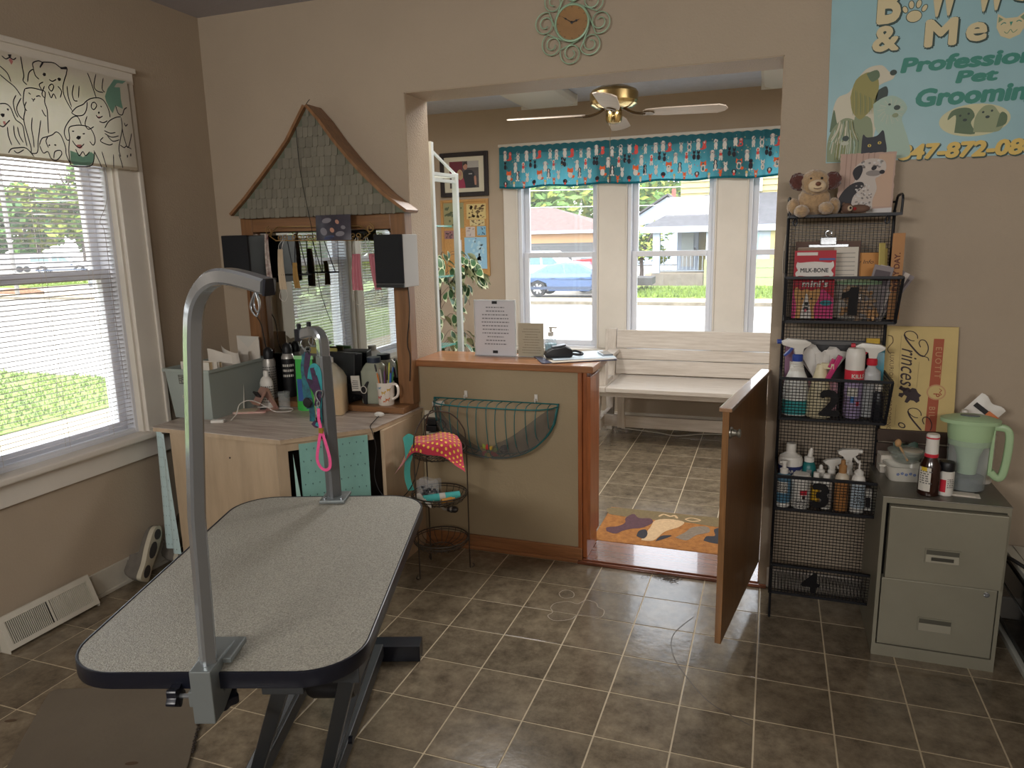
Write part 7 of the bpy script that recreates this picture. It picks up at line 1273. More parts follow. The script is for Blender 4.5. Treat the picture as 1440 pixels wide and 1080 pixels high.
for i in range(16): x = 1.652 + i * .0052; k.stroke(bez2([(x, 2.05 - .003 * i), (x + .004, 2.0), (x + .006, 1.955)], 3), .002, bf_(.0016), (5, 1, 2)[i % 3])
S([(1.725, 1.99), (1.755, 2.01), (1.79, 2.015), (1.825, 1.995), (1.84, 1.965), (1.825, 1.935), (1.835, 1.9), (1.85, 1.86), (1.86, 1.80), (1.8, 1.79), (1.76, 1.8), (1.755, 1.87), (1.735, 1.91), (1.73, 1.95)], .0018, 6)
for i in range(40):
    a = 2 * pi * i / 40; k.stroke([(1.785 + .02 * cos(a), 1.965 + .018 * sin(a)), (1.785 + .045 * cos(a + .2), 1.96 + .046 * sin(a + .2))], .0026, bf_(.0022), (0, 7, 6)[i % 3])
k.sheet(ell(1.806, 1.972, .011, .009, 12), bf_(.0026), 3); k.sheet(ell(1.802, 1.945, .011, .008, 12), bf_(.0026), 4); k.sheet(ell(1.78, 1.985, .005, .004, 8), bf_(.0026), 3)
S([(1.576, 1.79), (1.575, 1.86), (1.59, 1.91), (1.625, 1.945), (1.66, 1.94), (1.69, 1.905), (1.695, 1.85), (1.69, 1.79)], .002, 4)
rn = random.Random(41)
for i in range(84):
    t_ = rn.uniform(-1, 1); z0 = rn.uniform(1.86, 1.938) if rn.random() < .6 else 1.938; sp = .052 * (1 - .25 * max(0, (z0 - 1.86) / .078)); w = math.sqrt(max(0, (1.948 - z0) / .09)); x0 = 1.636 + t_ * .05 * min(1, w + .15)
    k.stroke(bez2([(x0, z0), (x0 + t_ * .008, z0 - .035), (1.634 + t_ * .057, max(1.795, z0 - .075))], 4), .0032, bf_(.0024 + .000004 * i), rn.choice((4, 4, 6, 7, 0, 2, 5, 3 if t_ * t_ > .3 else 7)))
k.sheet(ell(1.638, 1.873, .012, .01, 12), bf_(.0034), 3); k.sheet(ell(1.636, 1.855, .015, .007, 12), bf_(.0032), 7)
S([(1.695, 1.8), (1.697, 1.88), (1.712, 1.872), (1.745, 1.876), (1.765, 1.895), (1.775, 1.86), (1.782, 1.82), (1.77, 1.79)], .0028, 8)
for x, z in ((1.722, 1.842), (1.756, 1.85)): k.sheet(ell(x, z, .0065, .0055, 12), bf_(.0032), 9); k.sheet(ell(x, z, .002, .004, 8), bf_(.0034), 8)
k.sheet(ell(2.06, 1.91, .112, .056, 36), bf_(.0008), 10)
S([(2.0, 1.87), (2.0, 1.93), (1.975, 1.915), (1.985, 1.945), (2.015, 1.955), (2.045, 1.95), (2.06, 1.925), (2.05, 1.9), (2.065, 1.862)], .0014, 2); S([(2.06, 1.868), (2.062, 1.92), (2.085, 1.955), (2.115, 1.955), (2.135, 1.93), (2.155, 1.91), (2.15, 1.88), (2.13, 1.865)], .0018, 11); S([(2.13, 1.88), (2.14, 1.93), (2.16, 1.92), (2.158, 1.89)], .0022, 2)
for x, z in ((2.014, 1.928), (2.04, 1.933), (2.085, 1.935), (2.112, 1.938)): k.sheet(ell(x, z, .004, .004, 8), bf_(.0026), 3)
for x, z in ((2.03, 1.912), (2.1, 1.918)): k.sheet(ell(x, z, .007, .005, 10), bf_(.0026), 3)
k.build('animal_pictures', [mat('banner_fur_white', (206, 200, 180), .5), mat('banner_fur_gold', (150, 144, 84), .5), mat('banner_fur_green', (96, 116, 88), .5), mat('banner_fur_dark', (52, 66, 62), .5), mat('banner_fur_sage', (136, 148, 116), .5), mat('banner_fur_olive', (124, 126, 70), .5), mat('banner_fur_mint', (166, 190, 176), .5), mat('banner_fur_pale', (186, 190, 172), .5), mat('banner_cat_black', (30, 34, 44), .5), mat('banner_cat_eye', (206, 180, 80), .5), mat('banner_oval_cream', (206, 204, 166), .5), mat('banner_puppy', (150, 160, 126), .5)], bnr, world=True)

# ------------------------------------------------------------------ wall clock
mint = mat('mint_painted_wire', (158, 188, 160), .45, metal=.2)
ck = thing('wall_clock', 'wall clock with a brown dial ringed by mint green wire scrolls', 'clock', (.57, YW, 2.396)); cxk, czk, yk_ = .57, 2.397, YW - .022
Mk = MX.Translation((cxk, yk_, czk)) @ MX.Rotation(pi / 2, 4, 'X')
MB(Mk).lathe([(0, 0), (.068, 0), (.068, .004)], n=40).build('dial', mat('brown_wood_dial', (150, 112, 66), .45, var=.12, scale=14, stretch=(1, 8, 1)), ck, world=True, smooth=True); MB(Mk).tube([(.0705 * cos(2 * pi * i / 44), .0705 * sin(2 * pi * i / 44), .004) for i in range(44)], .0052, 8, closed=True).build('bezel', mint, ck, world=True, smooth=True); MB(Mk).lathe([(.04, -.02), (.04, -.0002)], n=24).build('case', mint, ck, world=True)
for i in range(12): a = 2 * pi * i / 12; MB(Mk).lathe([(.0017, .0042), (.0017, .0055), (0, .0056)], (.06 * cos(a), .06 * sin(a), 0), 8).build('hour_mark', blackm, ck, world=True)
for ang, l_, w in ((R(90 + 57), .056, .003), (R(17), .036, .005)): k = MB(Mk); c, s = cos(ang), sin(ang); f_ = lambda u, v: V((u * c - v * s, u * s + v * c, .0065 + .0008 * (l_ > .05))); k.sheet([(0, -w / 2), (l_ * .45, -w * .4), (l_ * .55, -w * 1.1), (l_ * .68, -w * .3), (l_, 0), (l_ * .68, w * .3), (l_ * .55, w * 1.1), (l_ * .45, w * .4), (0, w / 2)], f_); k.build('hand', blackm, ck, world=True)
MB(Mk).lathe([(0, .006), (.0055, .006), (.0055, .009), (0, .01)], n=14).build('hub', blackm, ck, world=True)
for i in range(8):
    a = R(-93) + 2 * pi * i / 8; ox, oz = .117 * cos(a), .117 * sin(a); p = []
    for j in range(40):
        q = j / 39; r = .0485 * (1 - q) ** .75 * .78 + .0485 * .22 if q < 1 else .01; r = .0485 - .036 * q; th = a + pi + .95 + q * 2 * pi * 1.75; p.append((ox + r * cos(th), oz + r * sin(th), 0.001 * (i % 2)))
    p[0] = (.074 * cos(a + .42), .074 * sin(a + .42), 0); MB(Mk).tube(p, .0026, 6).build('scroll', mint, ck, world=True, smooth=True)
# ------------------------------------------------------------------ left window: blinds and valance
def cloth_mat(name, c, tr=.4, var=.04, scale=30):
    m = bpy.data.materials.new(name); m.use_nodes = True; N, L = m.node_tree.nodes, m.node_tree.links; N.remove(N['Principled BSDF'])
    d = N.new('ShaderNodeBsdfDiffuse'); t = N.new('ShaderNodeBsdfTranslucent'); x = N.new('ShaderNodeMixShader'); x.inputs[0].default_value = tr
    for s in (d, t): s.inputs[0].default_value = (*lin(c), 1)
    L.new(d.outputs[0], x.inputs[1]); L.new(t.outputs[0], x.inputs[2]); L.new(x.outputs[0], N['Material Output'].inputs[0]); MATS[name] = m; return m
slat_m = cloth_mat('white_blind_slat', (190, 184, 182), .12); wht_cord = white_cord; XBL = XL - .045
for (a, b), lab in zip(LW, ('white slatted blind of the window nearest the room corner', 'white slatted blind of the window farther from the room corner')):
    bl_ = thing('window_blind', lab, 'blind', (XBL, (a + b) / 2, 2.2)); w = b - a - .012; bl_['group'] = 'blinds of the left windows'
    MB().box(-.016, .016, -w / 2, w / 2, -.02, .008).build('head_rail', white_vinyl, bl_, bev=.002)
    k = MB(); n_ = 6; vs = []
    for i in range(n_ + 1):
        q = -1 + 2 * i / n_; z = .0028 * (1 - q * q)
        for y in (-w / 2, w / 2): vs += [(.0125 * q, y, z)]
    k.add(vs, [(2 * i, 2 * i + 1, 2 * i + 3, 2 * i + 2) for i in range(n_)]); s0 = k.build('slat', slat_m, bl_, smooth=True); s0.rotation_euler = (0, R(-13), 0)
    for i in range(74):
        s = s0 if i == 0 else inst(s0, bl_); s.location = (0, .0012 * sin(i * 2.1), -.035 - .0199 * i)
    MB().box(-.012, .012, -w / 2, w / 2, -1.525, -1.508).build('bottom_rail', white_vinyl, bl_, bev=.003)
    for y in (-w / 2 + .07, 0, w / 2 - .14):
        for x in (-.0135, .0135): MB().tube([(x, y, -.02), (x, y, -1.51)], .0009, 4).build('ladder_cord', wht_cord, bl_)
    if b > 0: MB().tube(bez([(.02, w / 2 - .045, -.02), (.022, w / 2 - .02, -.42), (.02, w / 2 - .075, -.56), (.022, w / 2 - .06, -.62), (.02, w / 2 - .06, -1.0), (.02, w / 2 - .05, -1.36)], 6), .0012, 5).build('pull_cord', mat('grey_cord', (150, 142, 136), .7), bl_)
val_m = cloth_mat('off_white_valance_linen', (222, 215, 202), .45); inkm = mat('black_line_print', (44, 40, 46), .8); gp = cloth_mat('sage_green_print', (138, 178, 162), .45); pp_ = cloth_mat('pink_tongue_print', (206, 140, 140), .4)
VS = [[(-0.25,2.203),(-0.25,2.224),(-0.225,2.237),(-0.209,2.235),(-0.198,2.238),(-0.158,2.243),(-0.131,2.231),(-0.104,2.237),(-0.112,2.206),(-0.13,2.163),(-0.132,2.132),(-0.122,2.104),(-0.103,2.072)],[(-0.209,2.235),(-0.223,2.213),(-0.204,2.236)],[(-0.25,2.203),(-0.245,2.18),(-0.231,2.169)],[(-0.25,2.203),(-0.271,2.185),(-0.282,2.15)],[(-0.188,2.177),(-0.175,2.172),(-0.156,2.183)],[(-0.215,2.162),(-0.234,2.149),(-0.226,2.131)],[(-0.212,2.148),(-0.228,2.116),(-0.219,2.103)],[(-0.154,2.158),(-0.14,2.141),(-0.15,2.115)],[(-0.198,2.131),(-0.19,2.108),(-0.177,2.125),(-0.168,2.107)],[(-0.192,2.152),(-0.179,2.161),(-0.172,2.153),(-0.184,2.134),(-0.194,2.142),(-0.192,2.152)],[(-0.297,2.123),(-0.304,2.108),(-0.312,2.074),(-0.309,2.046),(-0.321,2.006),(-0.314,1.95),(-0.307,1.907),(-0.308,1.888),(-0.286,1.89),(-0.277,1.91)],[(-0.297,2.123),(-0.269,2.131),(-0.231,2.13),(-0.213,2.124),(-0.221,2.088),(-0.215,2.06),(-0.219,2.015),(-0.223,1.97)],[(-0.285,2.111),(-0.276,2.106)],[(-0.255,2.102),(-0.241,2.107),(-0.236,2.103)],[(-0.275,2.092),(-0.268,2.088),(-0.26,2.094)],[(-0.268,2.088),(-0.27,2.081)],[(-0.299,2.076),(-0.31,2.055),(-0.302,2.042)],[(-0.238,2.057),(-0.229,2.038),(-0.222,2.035)],[(-0.284,2.021),(-0.293,1.981),(-0.292,1.943),(-0.294,1.909)],[(-0.249,2.016),(-0.261,1.976),(-0.273,1.935),(-0.278,1.905)],[(-0.41,2.051),(-0.384,2.055),(-0.368,2.044),(-0.36,2.019),(-0.352,2.002),(-0.329,1.986),(-0.327,1.948),(-0.323,1.91)],[(-0.422,1.974),(-0.408,1.971),(-0.39,1.987),(-0.378,1.998)],[(-0.392,1.973),(-0.393,1.94),(-0.385,1.908)],[(-0.366,1.981),(-0.367,1.943),(-0.351,1.912)],[(-0.351,1.978),(-0.348,1.946),(-0.336,1.923)],[(-0.338,2.093),(-0.353,2.067),(-0.352,2.035),(-0.343,2.012)],[(-0.318,2.087),(-0.342,2.05),(-0.339,2.023),(-0.321,2.006)],[(-0.372,2.224),(-0.358,2.216),(-0.342,2.224),(-0.328,2.22),(-0.316,2.229)],[(-0.297,2.238),(-0.296,2.208),(-0.294,2.171),(-0.3,2.151),(-0.286,2.139)],[(-0.388,2.187),(-0.361,2.167),(-0.351,2.137)],[(-0.393,2.157),(-0.366,2.139),(-0.338,2.121),(-0.317,2.092)],[(-0.081,2.176),(-0.093,2.139),(-0.088,2.115),(-0.073,2.115)],[(-0.057,2.176),(-0.067,2.128)],[(-0.011,2.235),(-0.002,2.211),(0.01,2.167),(0.016,2.142)],[(-0.112,2.166),(-0.113,2.126),(-0.104,2.087)],[(0.03,2.238),(0.013,2.188),(0.026,2.17),(0.055,2.169)],[(0.064,2.229),(0.051,2.184),(0.062,2.171)],[(-0.108,2.064),(-0.083,2.088),(-0.05,2.105),(-0.032,2.121),(-0.008,2.135),(0.025,2.143),(0.047,2.139),(0.061,2.123),(0.071,2.098),(0.073,2.071)],[(-0.108,2.064),(-0.088,2.056),(-0.056,2.063),(-0.037,2.087),(-0.029,2.119)],[(-0.007,2.117),(-0.013,2.101),(-0.002,2.092),(0.014,2.11),(0.006,2.122),(-0.007,2.117)],[(0.005,2.072),(0.016,2.061),(0.037,2.072)],[(-0.038,2.061),(-0.052,2.028),(-0.04,2.009),(-0.012,2.023)],[(0.017,2.048),(0.036,2.045),(0.058,2.056)],[(-0.121,2.034),(-0.143,2.006),(-0.153,1.979),(-0.145,1.955),(-0.132,1.961),(-0.129,2.002),(-0.1,2.016),(-0.063,2.021),(-0.032,2.015),(-0.017,1.991),(-0.015,1.964),(-0.027,1.947),(-0.041,1.961)],[(-0.132,1.961),(-0.143,1.914),(-0.144,1.868),(-0.131,1.854),(-0.056,1.86),(-0.034,1.883),(-0.025,1.921)],[(-0.132,2.022),(-0.107,2.046),(-0.082,2.052),(-0.069,2.02)],[(-0.121,1.955),(-0.109,1.938),(-0.092,1.93),(-0.068,1.948)],[(-0.111,1.923),(-0.105,1.908),(-0.097,1.898),(-0.079,1.916),(-0.069,1.901),(-0.047,1.919)],[(-0.27,1.921),(-0.255,1.947),(-0.231,1.957),(-0.207,1.967),(-0.188,1.98),(-0.172,1.972),(-0.163,1.953),(-0.156,1.923),(-0.157,1.897),(-0.147,1.868)],[(-0.27,1.921),(-0.258,1.893),(-0.237,1.9),(-0.227,1.876),(-0.205,1.87),(-0.178,1.895),(-0.181,1.91),(-0.206,1.903),(-0.215,1.877)],[(-0.228,1.957),(-0.239,1.939),(-0.232,1.915)],[(0.04,2.024),(0.064,2.054),(0.101,2.075),(0.129,2.082)],[(0.035,2.013),(0.063,2.006),(0.091,2.012)],[(0.036,2.002),(0.068,1.99),(0.106,2.0)],[(0.048,1.993),(0.072,1.974),(0.107,1.984)],[(0.027,1.985),(0.011,1.967),(0.049,1.956),(0.07,1.963)],[(0.129,2.079),(0.129,2.036),(0.111,1.984),(0.098,1.944),(0.103,1.912)],[(-0.027,1.926),(-0.008,1.885),(0.001,1.859)],[(0.011,1.925),(0.019,1.888),(0.025,1.861)],[(0.067,1.919),(0.06,1.861)],[(0.095,1.922),(0.103,1.89),(0.107,1.865)],[(0.108,2.125),(0.117,2.094),(0.137,2.091),(0.151,2.115),(0.167,2.126)],[(0.129,2.036),(0.131,2.003),(0.145,1.955),(0.163,1.985),(0.176,2.019)],[(0.143,2.059),(0.148,2.046),(0.16,2.056)],[(0.107,1.962),(0.127,1.953),(0.138,1.96),(0.165,1.951)],[(-0.403,1.878),(-0.39,1.894),(-0.363,1.901),(-0.327,1.903),(-0.299,1.874)],[(-0.38,1.89),(-0.366,1.882),(-0.338,1.897)]]
VF = [(1,[(0.118,2.233),(0.078,2.189),(0.06,2.154),(0.063,2.134),(0.078,2.104),(0.089,2.09),(0.108,2.125),(0.145,2.117),(0.14,2.157),(0.142,2.19),(0.145,2.212),(0.18,2.237)]),(1,[(-0.137,1.915),(-0.105,1.908),(-0.082,1.894),(-0.041,1.919),(-0.028,1.91),(-0.036,1.878),(-0.056,1.863),(-0.128,1.857),(-0.141,1.873)]),(2,[(-0.103,1.967),(-0.094,1.977),(-0.079,1.977),(-0.082,1.967),(-0.093,1.961)]),(2,[(-0.413,2.012),(-0.407,2.018),(-0.395,2.018),(-0.398,2.008),(-0.406,2.004)]),(2,[(-0.214,2.191),(-0.207,2.198),(-0.199,2.197),(-0.2,2.188),(-0.209,2.184)]),(2,[(-0.152,2.186),(-0.144,2.192),(-0.135,2.19),(-0.137,2.182),(-0.146,2.178)]),(2,[(0.015,2.082),(0.021,2.089),(0.025,2.083),(0.019,2.077)]),(2,[(-0.207,1.928),(-0.201,1.933),(-0.195,1.93),(-0.199,1.925)]),(2,[(-0.385,2.037),(-0.379,2.04),(-0.375,2.036),(-0.38,2.03)]),(2,[(0.136,1.923),(0.141,1.924),(0.14,1.913),(0.135,1.912)]),(2,[(0.155,1.931),(0.161,1.931),(0.159,1.92),(0.153,1.919)]),(2,[(0.032,2.113),(0.039,2.111),(0.036,2.106),(0.032,2.108)]),(2,[(-0.117,1.994),(-0.106,1.995),(-0.109,1.99),(-0.116,1.989)]),(2,[(-0.07,1.989),(-0.058,1.992),(-0.061,1.986),(-0.069,1.985)]),(2,[(-0.348,2.234),(-0.333,2.237),(-0.336,2.227),(-0.344,2.221)]),(2,[(-0.136,2.233),(-0.104,2.237),(-0.107,2.229),(-0.132,2.225)]),(2,[(-0.231,1.926),(-0.224,1.93),(-0.223,1.924),(-0.23,1.921)]),(3,[(-0.109,1.936),(-0.099,1.942),(-0.081,1.944),(-0.079,1.931),(-0.091,1.925)]),(3,[(-0.407,1.99),(-0.397,1.992),(-0.395,1.981),(-0.404,1.978)]),(3,[(-0.347,2.216),(-0.337,2.223),(-0.33,2.213),(-0.339,2.199)]),(3,[(0.012,2.067),(0.027,2.069),(0.022,2.06),(0.014,2.059)])]
lv = thing('dog_valance', 'off white valance with black line drawn dogs and cats over the left windows', 'valance', (XL + .06, -.66, 1.86))
lfn = lambda h: (lambda y, z: V((XL + .0595 + .004 * sin(9 * y) * (1 if z < 2.2 else .4) + h, y, z)))
def vgrid(u, v): return lfn(0)(-1.56 + (.186 + 1.56) * u + (.012 if u > .999 else 0) * 0, 1.862 + .381 * v)
MB().grid(vgrid, 120, 8).build('cloth', val_m, lv, world=True, smooth=True)
MB().grid(lambda u, v: V((XL + .0595 - .058 * u, .186, 1.862 + .381 * v)), 4, 2).build('return_end', val_m, lv, world=True)
MB().grid(lambda u, v: lfn(.0006)(-1.56 + 1.746 * u, 1.862 + .012 * v), 80, 2).build('hem', cloth_mat('linen_hem', (196, 184, 164), .2), lv, world=True)
k = MB()
for sh in (0, -.60, -1.2):
    for pts in VS:
        if min(p[0] for p in pts) + sh > -1.55: k.stroke(bez2([(y + sh, z) for y, z in pts], 4), .0042, lfn(.0012), 0)
    for m, pts in VF:
        if min(p[0] for p in pts) + sh > -1.55: k.sheet([(y + sh, z) for y, z in pts], lfn(.0009 if m != 2 else .0014), {1: 1, 2: 0, 3: 2}[m])
k.build('line_drawing', [inkm, gp, pp_], lv, world=True)

# ------------------------------------------------------------------ front valance
teal_v = cloth_mat('teal_valance_cotton', (84, 152, 166), .5); fv = thing('pet_valance', 'teal gathered valance printed with foxes, dogs and cats over the front windows', 'valance', (.6, YB - .06, 1.93))
VX0, VX1, VZ0, VZ1 = -.752, 1.95, 1.932, 2.252
def fvn(h):
    def f(x, z):
        q = (VZ1 - z) / (VZ1 - VZ0); g = 1 if q > .1 else .5
        y = YB - .052 - .014 * q + (.008 * sin(2 * pi * x / .19 + 1.1 * sin(5 * x)) + .0022 * sin(2 * pi * x / .052)) * g - h
        return V((x, y, z + .006 * q * sin(14 * x)))
    return f
seam = MB().grid(lambda u, v: fvn(0)(VX0 + (VX1 - VX0) * u, VZ0 + (VZ1 - VZ0) * v), 240, 10).build('cloth', teal_v, fv, world=True, smooth=True)
MB().grid(lambda u, v: fvn(.0008)(VX0 + (VX1 - VX0) * u, VZ0 + .016 * v), 200, 2).build('hem', cloth_mat('dark_teal_hem', (36, 112, 126), .25), fv, world=True)
MB().grid(lambda u, v: fvn(.001)(VX0 + (VX1 - VX0) * u, VZ1 - .05 + .052 * v) + V((0, -.004 * abs(sin(160 * u)) * v, .01 * v * abs(sin(130 * u)))), 400, 4).build('ruffle', cloth_mat('teal_ruffle', (64, 126, 140), .35), fv, world=True, smooth=True)
k = MB(); o_, w_, b_, r_, g_, p_ = 0, 1, 2, 3, 4, 5
def motif(kind, x, z, s=1):
    f1, f2, f3 = fvn(.0018), fvn(.0024), fvn(.003)
    E = lambda cx, cz, a, b, m, f=f1, r=0: k.sheet([(x + q * s, z + t * s) for q, t in ell(cx, cz, a, b, 10, r)], f, m)
    P = lambda pts, m, f=f1: k.sheet([(x + q * s, z + t * s) for q, t in pts], f, m)
    if kind == 'fox': E(0, -.012, .014, .018, w_); E(.018, -.022, .01, .008, o_, f1, .8); E(0, .012, .019, .014, o_, f2); P([(-.017, .014), (-.016, .034), (-.004, .022)], o_, f2); P([(.017, .014), (.016, .034), (.004, .022)], o_, f2); E(0, .004, .012, .007, w_, f3); E(0, .0, .004, .003, b_, f3)
    elif kind == 'cat': E(0, -.012, .01, .016, b_); E(0, .012, .008, .008, b_, f2); P([(-.008, .014), (-.008, .028), (-.001, .018)], b_, f2); P([(.008, .014), (.008, .028), (.001, .018)], b_, f2); k.stroke([(x + .008 * s, z - .024 * s), (x + .016 * s, z - .018 * s), (x + .014 * s, z - .006 * s)], .003 * s, f1, b_)
    elif kind == 'pup': E(0, -.01, .012, .02, w_); E(0, .016, .011, .012, w_, f2); E(-.01, .014, .004, .009, g_, f3); E(.01, .014, .004, .009, g_, f3); E(0, .013, .003, .003, b_, f3); E(-.006, -.03, .005, .006, w_); E(.006, -.03, .005, .006, w_)
    elif kind == 'collie': E(0, -.012, .012, .02, b_); E(0, -.014, .007, .017, w_, f2); E(0, .014, .011, .012, b_, f2); E(0, .011, .005, .011, w_, f3); E(0, .004, .004, .004, r_, f3); E(-.007, -.032, .006, .005, w_, f2); E(.007, -.032, .006, .005, w_, f2)
    elif kind == 'red': E(0, .01, .011, .016, r_); E(0, .012, .005, .007, w_, f2); E(.0, -.014, .012, .013, r_); E(-.012, -.024, .014, .005, r_); E(0, .014, .003, .003, r_, f3)
    elif kind == 'poodle': E(0, .014, .01, .012, w_); E(0, -.004, .008, .011, r_, f2); E(0, -.016, .01, .01, w_); E(-.006, -.03, .005, .009, w_); E(.006, -.03, .005, .009, w_); E(0, .013, .005, .006, r_, f3)
    elif kind == 'pug': E(0, .012, .011, .011, w_); E(0, .01, .006, .006, g_, f2); E(0, -.012, .01, .016, w_); E(-.005, -.03, .004, .008, w_); E(.005, -.03, .004, .008, w_); E(0, .006, .003, .003, b_, f3)
    elif kind == 'spaniel': E(0, .006, .014, .014, b_); E(0, .006, .006, .01, w_, f2); E(0, -.006, .007, .009, r_, f3)
    elif kind == 'chi': E(0, .004, .009, .012, o_); P([(-.006, .008), (-.014, .026), (0, .016)], o_); P([(.006, .008), (.014, .026), (0, .016)], o_); E(0, 0, .005, .006, w_, f2); E(0, -.012, .006, .008, o_)
    elif kind == 'kid': E(0, .006, .007, .009, p_); E(0, -.008, .006, .011, w_)
    elif kind == 'kit': E(0, -.012, .01, .018, w_); E(0, .012, .011, .01, w_, f2); P([(-.01, .014), (-.01, .03), (-.002, .02)], w_, f2); P([(.01, .014), (.01, .03), (.002, .02)], w_, f2); E(0, .01, .003, .002, b_, f3)
    else: E(0, 0, .005, .005, kind); E(0, 0, .0025, .0025, 6, f2)
rn = random.Random(12); CW = .256
for c in range(11):
    x = VX0 + .05 + c * CW
    for kd, dx, z in (('red', .05, 2.185), ('pup', .0, 2.2), ('pug', .125, 2.19), ('pup', .19, 2.185), ('cat', .0, 2.115), ('pup', .095, 2.1), ('poodle', .165, 2.105), ('cat', .225, 2.12), ('fox', .045, 2.03), ('collie', .12, 2.035), ('kit', .195, 2.02), ('spaniel', .0, 1.968), ('kid', .09, 1.965), ('chi', .165, 1.966)):
        if x + dx < VX1 - .02: motif(kd, x + dx + rn.uniform(-.008, .008), z + rn.uniform(-.006, .006), 1.28)
    for _ in range(22):
        px_ = x + rn.uniform(0, CW); 
        if px_ < VX1 - .01: motif(rn.choice((r_, p_, w_)), px_, rn.uniform(1.96, 2.22), .8)
k.build('animal_print', [mat('print_orange', (222, 104, 60), .8), mat('print_cotton_white', (214, 210, 204), .8), mat('print_dark', (46, 44, 54), .8), mat('print_coral_red', (214, 82, 76), .8), mat('print_grey', (150, 152, 158), .8), mat('print_straw', (206, 190, 120), .8), mat('print_teal_dot', (62, 150, 166), .8)], fv, world=True, kind='stuff')

# ------------------------------------------------------------------ ceiling lights and fan
opal = mat('opal_acrylic_diffuser', (216, 214, 204), .45); cap_w = mat('white_end_cap', (206, 206, 200), .5)
for x0, x1, lab in ((-.46, -.03, 'white wrap around ceiling light left of the fan'), (1.27, 1.7, 'white wrap around ceiling light right of the fan')):
    c = thing('ceiling_light', lab, 'light', ((x0 + x1) / 2, 2.7, 2.49)); k = MB(); pr = [(x0, 2.565), (x0, 2.53), (x0 + .02, 2.505), (x0 + .07, 2.492), (x1 - .07, 2.492), (x1 - .02, 2.505), (x1, 2.53), (x1, 2.565)]
    k.prism(pr, MX(((1, 0, 0, 0), (0, 0, -1, 3.09), (0, 1, 0, 0), (0, 0, 0, 1))), 2.04); k.build('diffuser', opal, c, world=True, bev=.004, smooth=50)
    for y in (1.045, 3.091): MB().box(x0 - .004, x1 + .004, y - .006, y + .005, 2.49, 2.568).build('end_cap', cap_w, c, world=True)
    MB().box(x0 + .02, x1 - .02, 1.06, 3.08, 2.5651, 2.5698).build('base_plate', cap_w, c, world=True)
brass = mat('antique_brass', (150, 128, 86), .3, metal=.9); washed = mat('whitewashed_blade', (200, 186, 172), .5, var=.1, scale=9, stretch=(.6, 7, 1)); dkb = mat('dark_brass', (88, 70, 46), .4, metal=.8)
fan = thing('ceiling_fan', 'antique brass ceiling fan with whitewashed blades in the waiting room', 'fan', (.435, 2.2, 2.2))
MB().lathe([(.0125, .2), (.0125, .368)], n=14).build('downrod', brass, fan); MB().lathe([(0, .37), (.03, .345), (.062, .35), (.066, .369)], n=24).build('canopy', brass, fan, smooth=True); MB().lathe([(.02, .224), (.024, .25), (.014, .262)], n=16).build('rod_collar', dkb, fan, smooth=True)
MB().lathe([(.03, .232), (.09, .222), (.138, .2), (.147, .185), (.147, .135)], n=36).build('motor_housing', brass, fan, smooth=30); MB().lathe([(.147, .135), (.14, .118), (.11, .1), (.05, .095), (0, .095)], n=36).build('lower_rim', mat('polished_brass', (206, 184, 130), .15, metal=1), fan, smooth=30); MB().lathe([(.046, .095), (.05, .08), (.05, .03), (.04, .012), (0, .008)], n=28).build('switch_housing', MATS['polished_brass'], fan, smooth=30)
blade = [(.19, -.046), (.3, -.06), (.62, -.066), (.66, -.04), (.675, 0), (.66, .04), (.62, .066), (.3, .06), (.19, .046), (.175, .02), (.175, -.02)]
for i, a in enumerate((9, 97, 187, 277)):
    M = MX.Rotation(R(a), 4, 'Z') @ MX.Translation((0, 0, .06)) @ MX.Rotation(R(-11), 4, 'X'); bo = MB(M).prism(blade, MX.Translation((0, 0, .004)), .007).build('blade', washed, fan, bev=.002)
    k = MB(MX.Rotation(R(a), 4, 'Z')); k.tube(bez([(.06, 0, .098), (.1, 0, .075), (.15, 0, .062), (.19, 0, .06)], 4), .0085, 8); k.build('blade_iron', dkb, fan, smooth=True)
    k = MB(M); k.prism(ell(.2, 0, .045, .03, 16), MX.Translation((0, 0, -.003)), .0065); k.build('blade_plate', dkb, fan, bev=.002)
MB().tube([(-.018, -.02, .02), (-.019, -.021, -.3)], .0013, 5).build('pull_chain', dkb, fan); MB().lathe([(0, -.345), (.006, -.34), (.006, -.305), (.003, -.3), (0, -.3)], (-.019, -.021, 0), 10).build('chain_fob', blackm, fan)

# ------------------------------------------------------------------ bench
bw = mat('white_washed_bench_wood', (204, 196, 186), .5, c2=(178, 167, 155), scale=7, stretch=(.7, 9, 9), detail=7); bwz = mat('white_washed_bench_upright', (204, 196, 186), .5, c2=(180, 169, 157), scale=7, stretch=(9, 9, .7), detail=7)
bn_ = thing('bench', 'white washed farmhouse bench with slatted back under the front windows', 'bench', (.95, 2.9, 0)); bx0, bx1 = .186, 1.93
MB().box(bx0 + .115, bx1 - .115, 2.6, 3.16, .432, .462).build('seat', bw, bn_, world=True, bev=.003)
for x0, x1 in ((bx0 - .005, bx0 + .112), (bx1 - .112, bx1 + .005)): MB().box(x0, x1, 2.6, 3.16, .428, .463).build('seat_end', bwz, bn_, world=True, bev=.003)
MB().box(bx0 + .03, bx1 - .03, 2.625, 2.645, .395, .43).build('apron', bw, bn_, world=True)
def leg(x, y, s, dy): MB().add([(x + dx, yy + q, z) for z, wd, q in ((0, .042, dy), (.427, .072, 0)) for yy in (y, y + .07) for dx in ((0, wd * s) if s > 0 else (wd * s, 0))], [(0, 2, 3, 1), (4, 5, 7, 6), (0, 1, 5, 4), (2, 6, 7, 3), (0, 4, 6, 2), (1, 3, 7, 5)]).build('leg', bwz, bn_, world=True, bev=.003)
for x, s in ((bx0 + .0, 1), (bx1, -1)): leg(x, 2.63, s, -.0); leg(x, 3.13, s, .06)
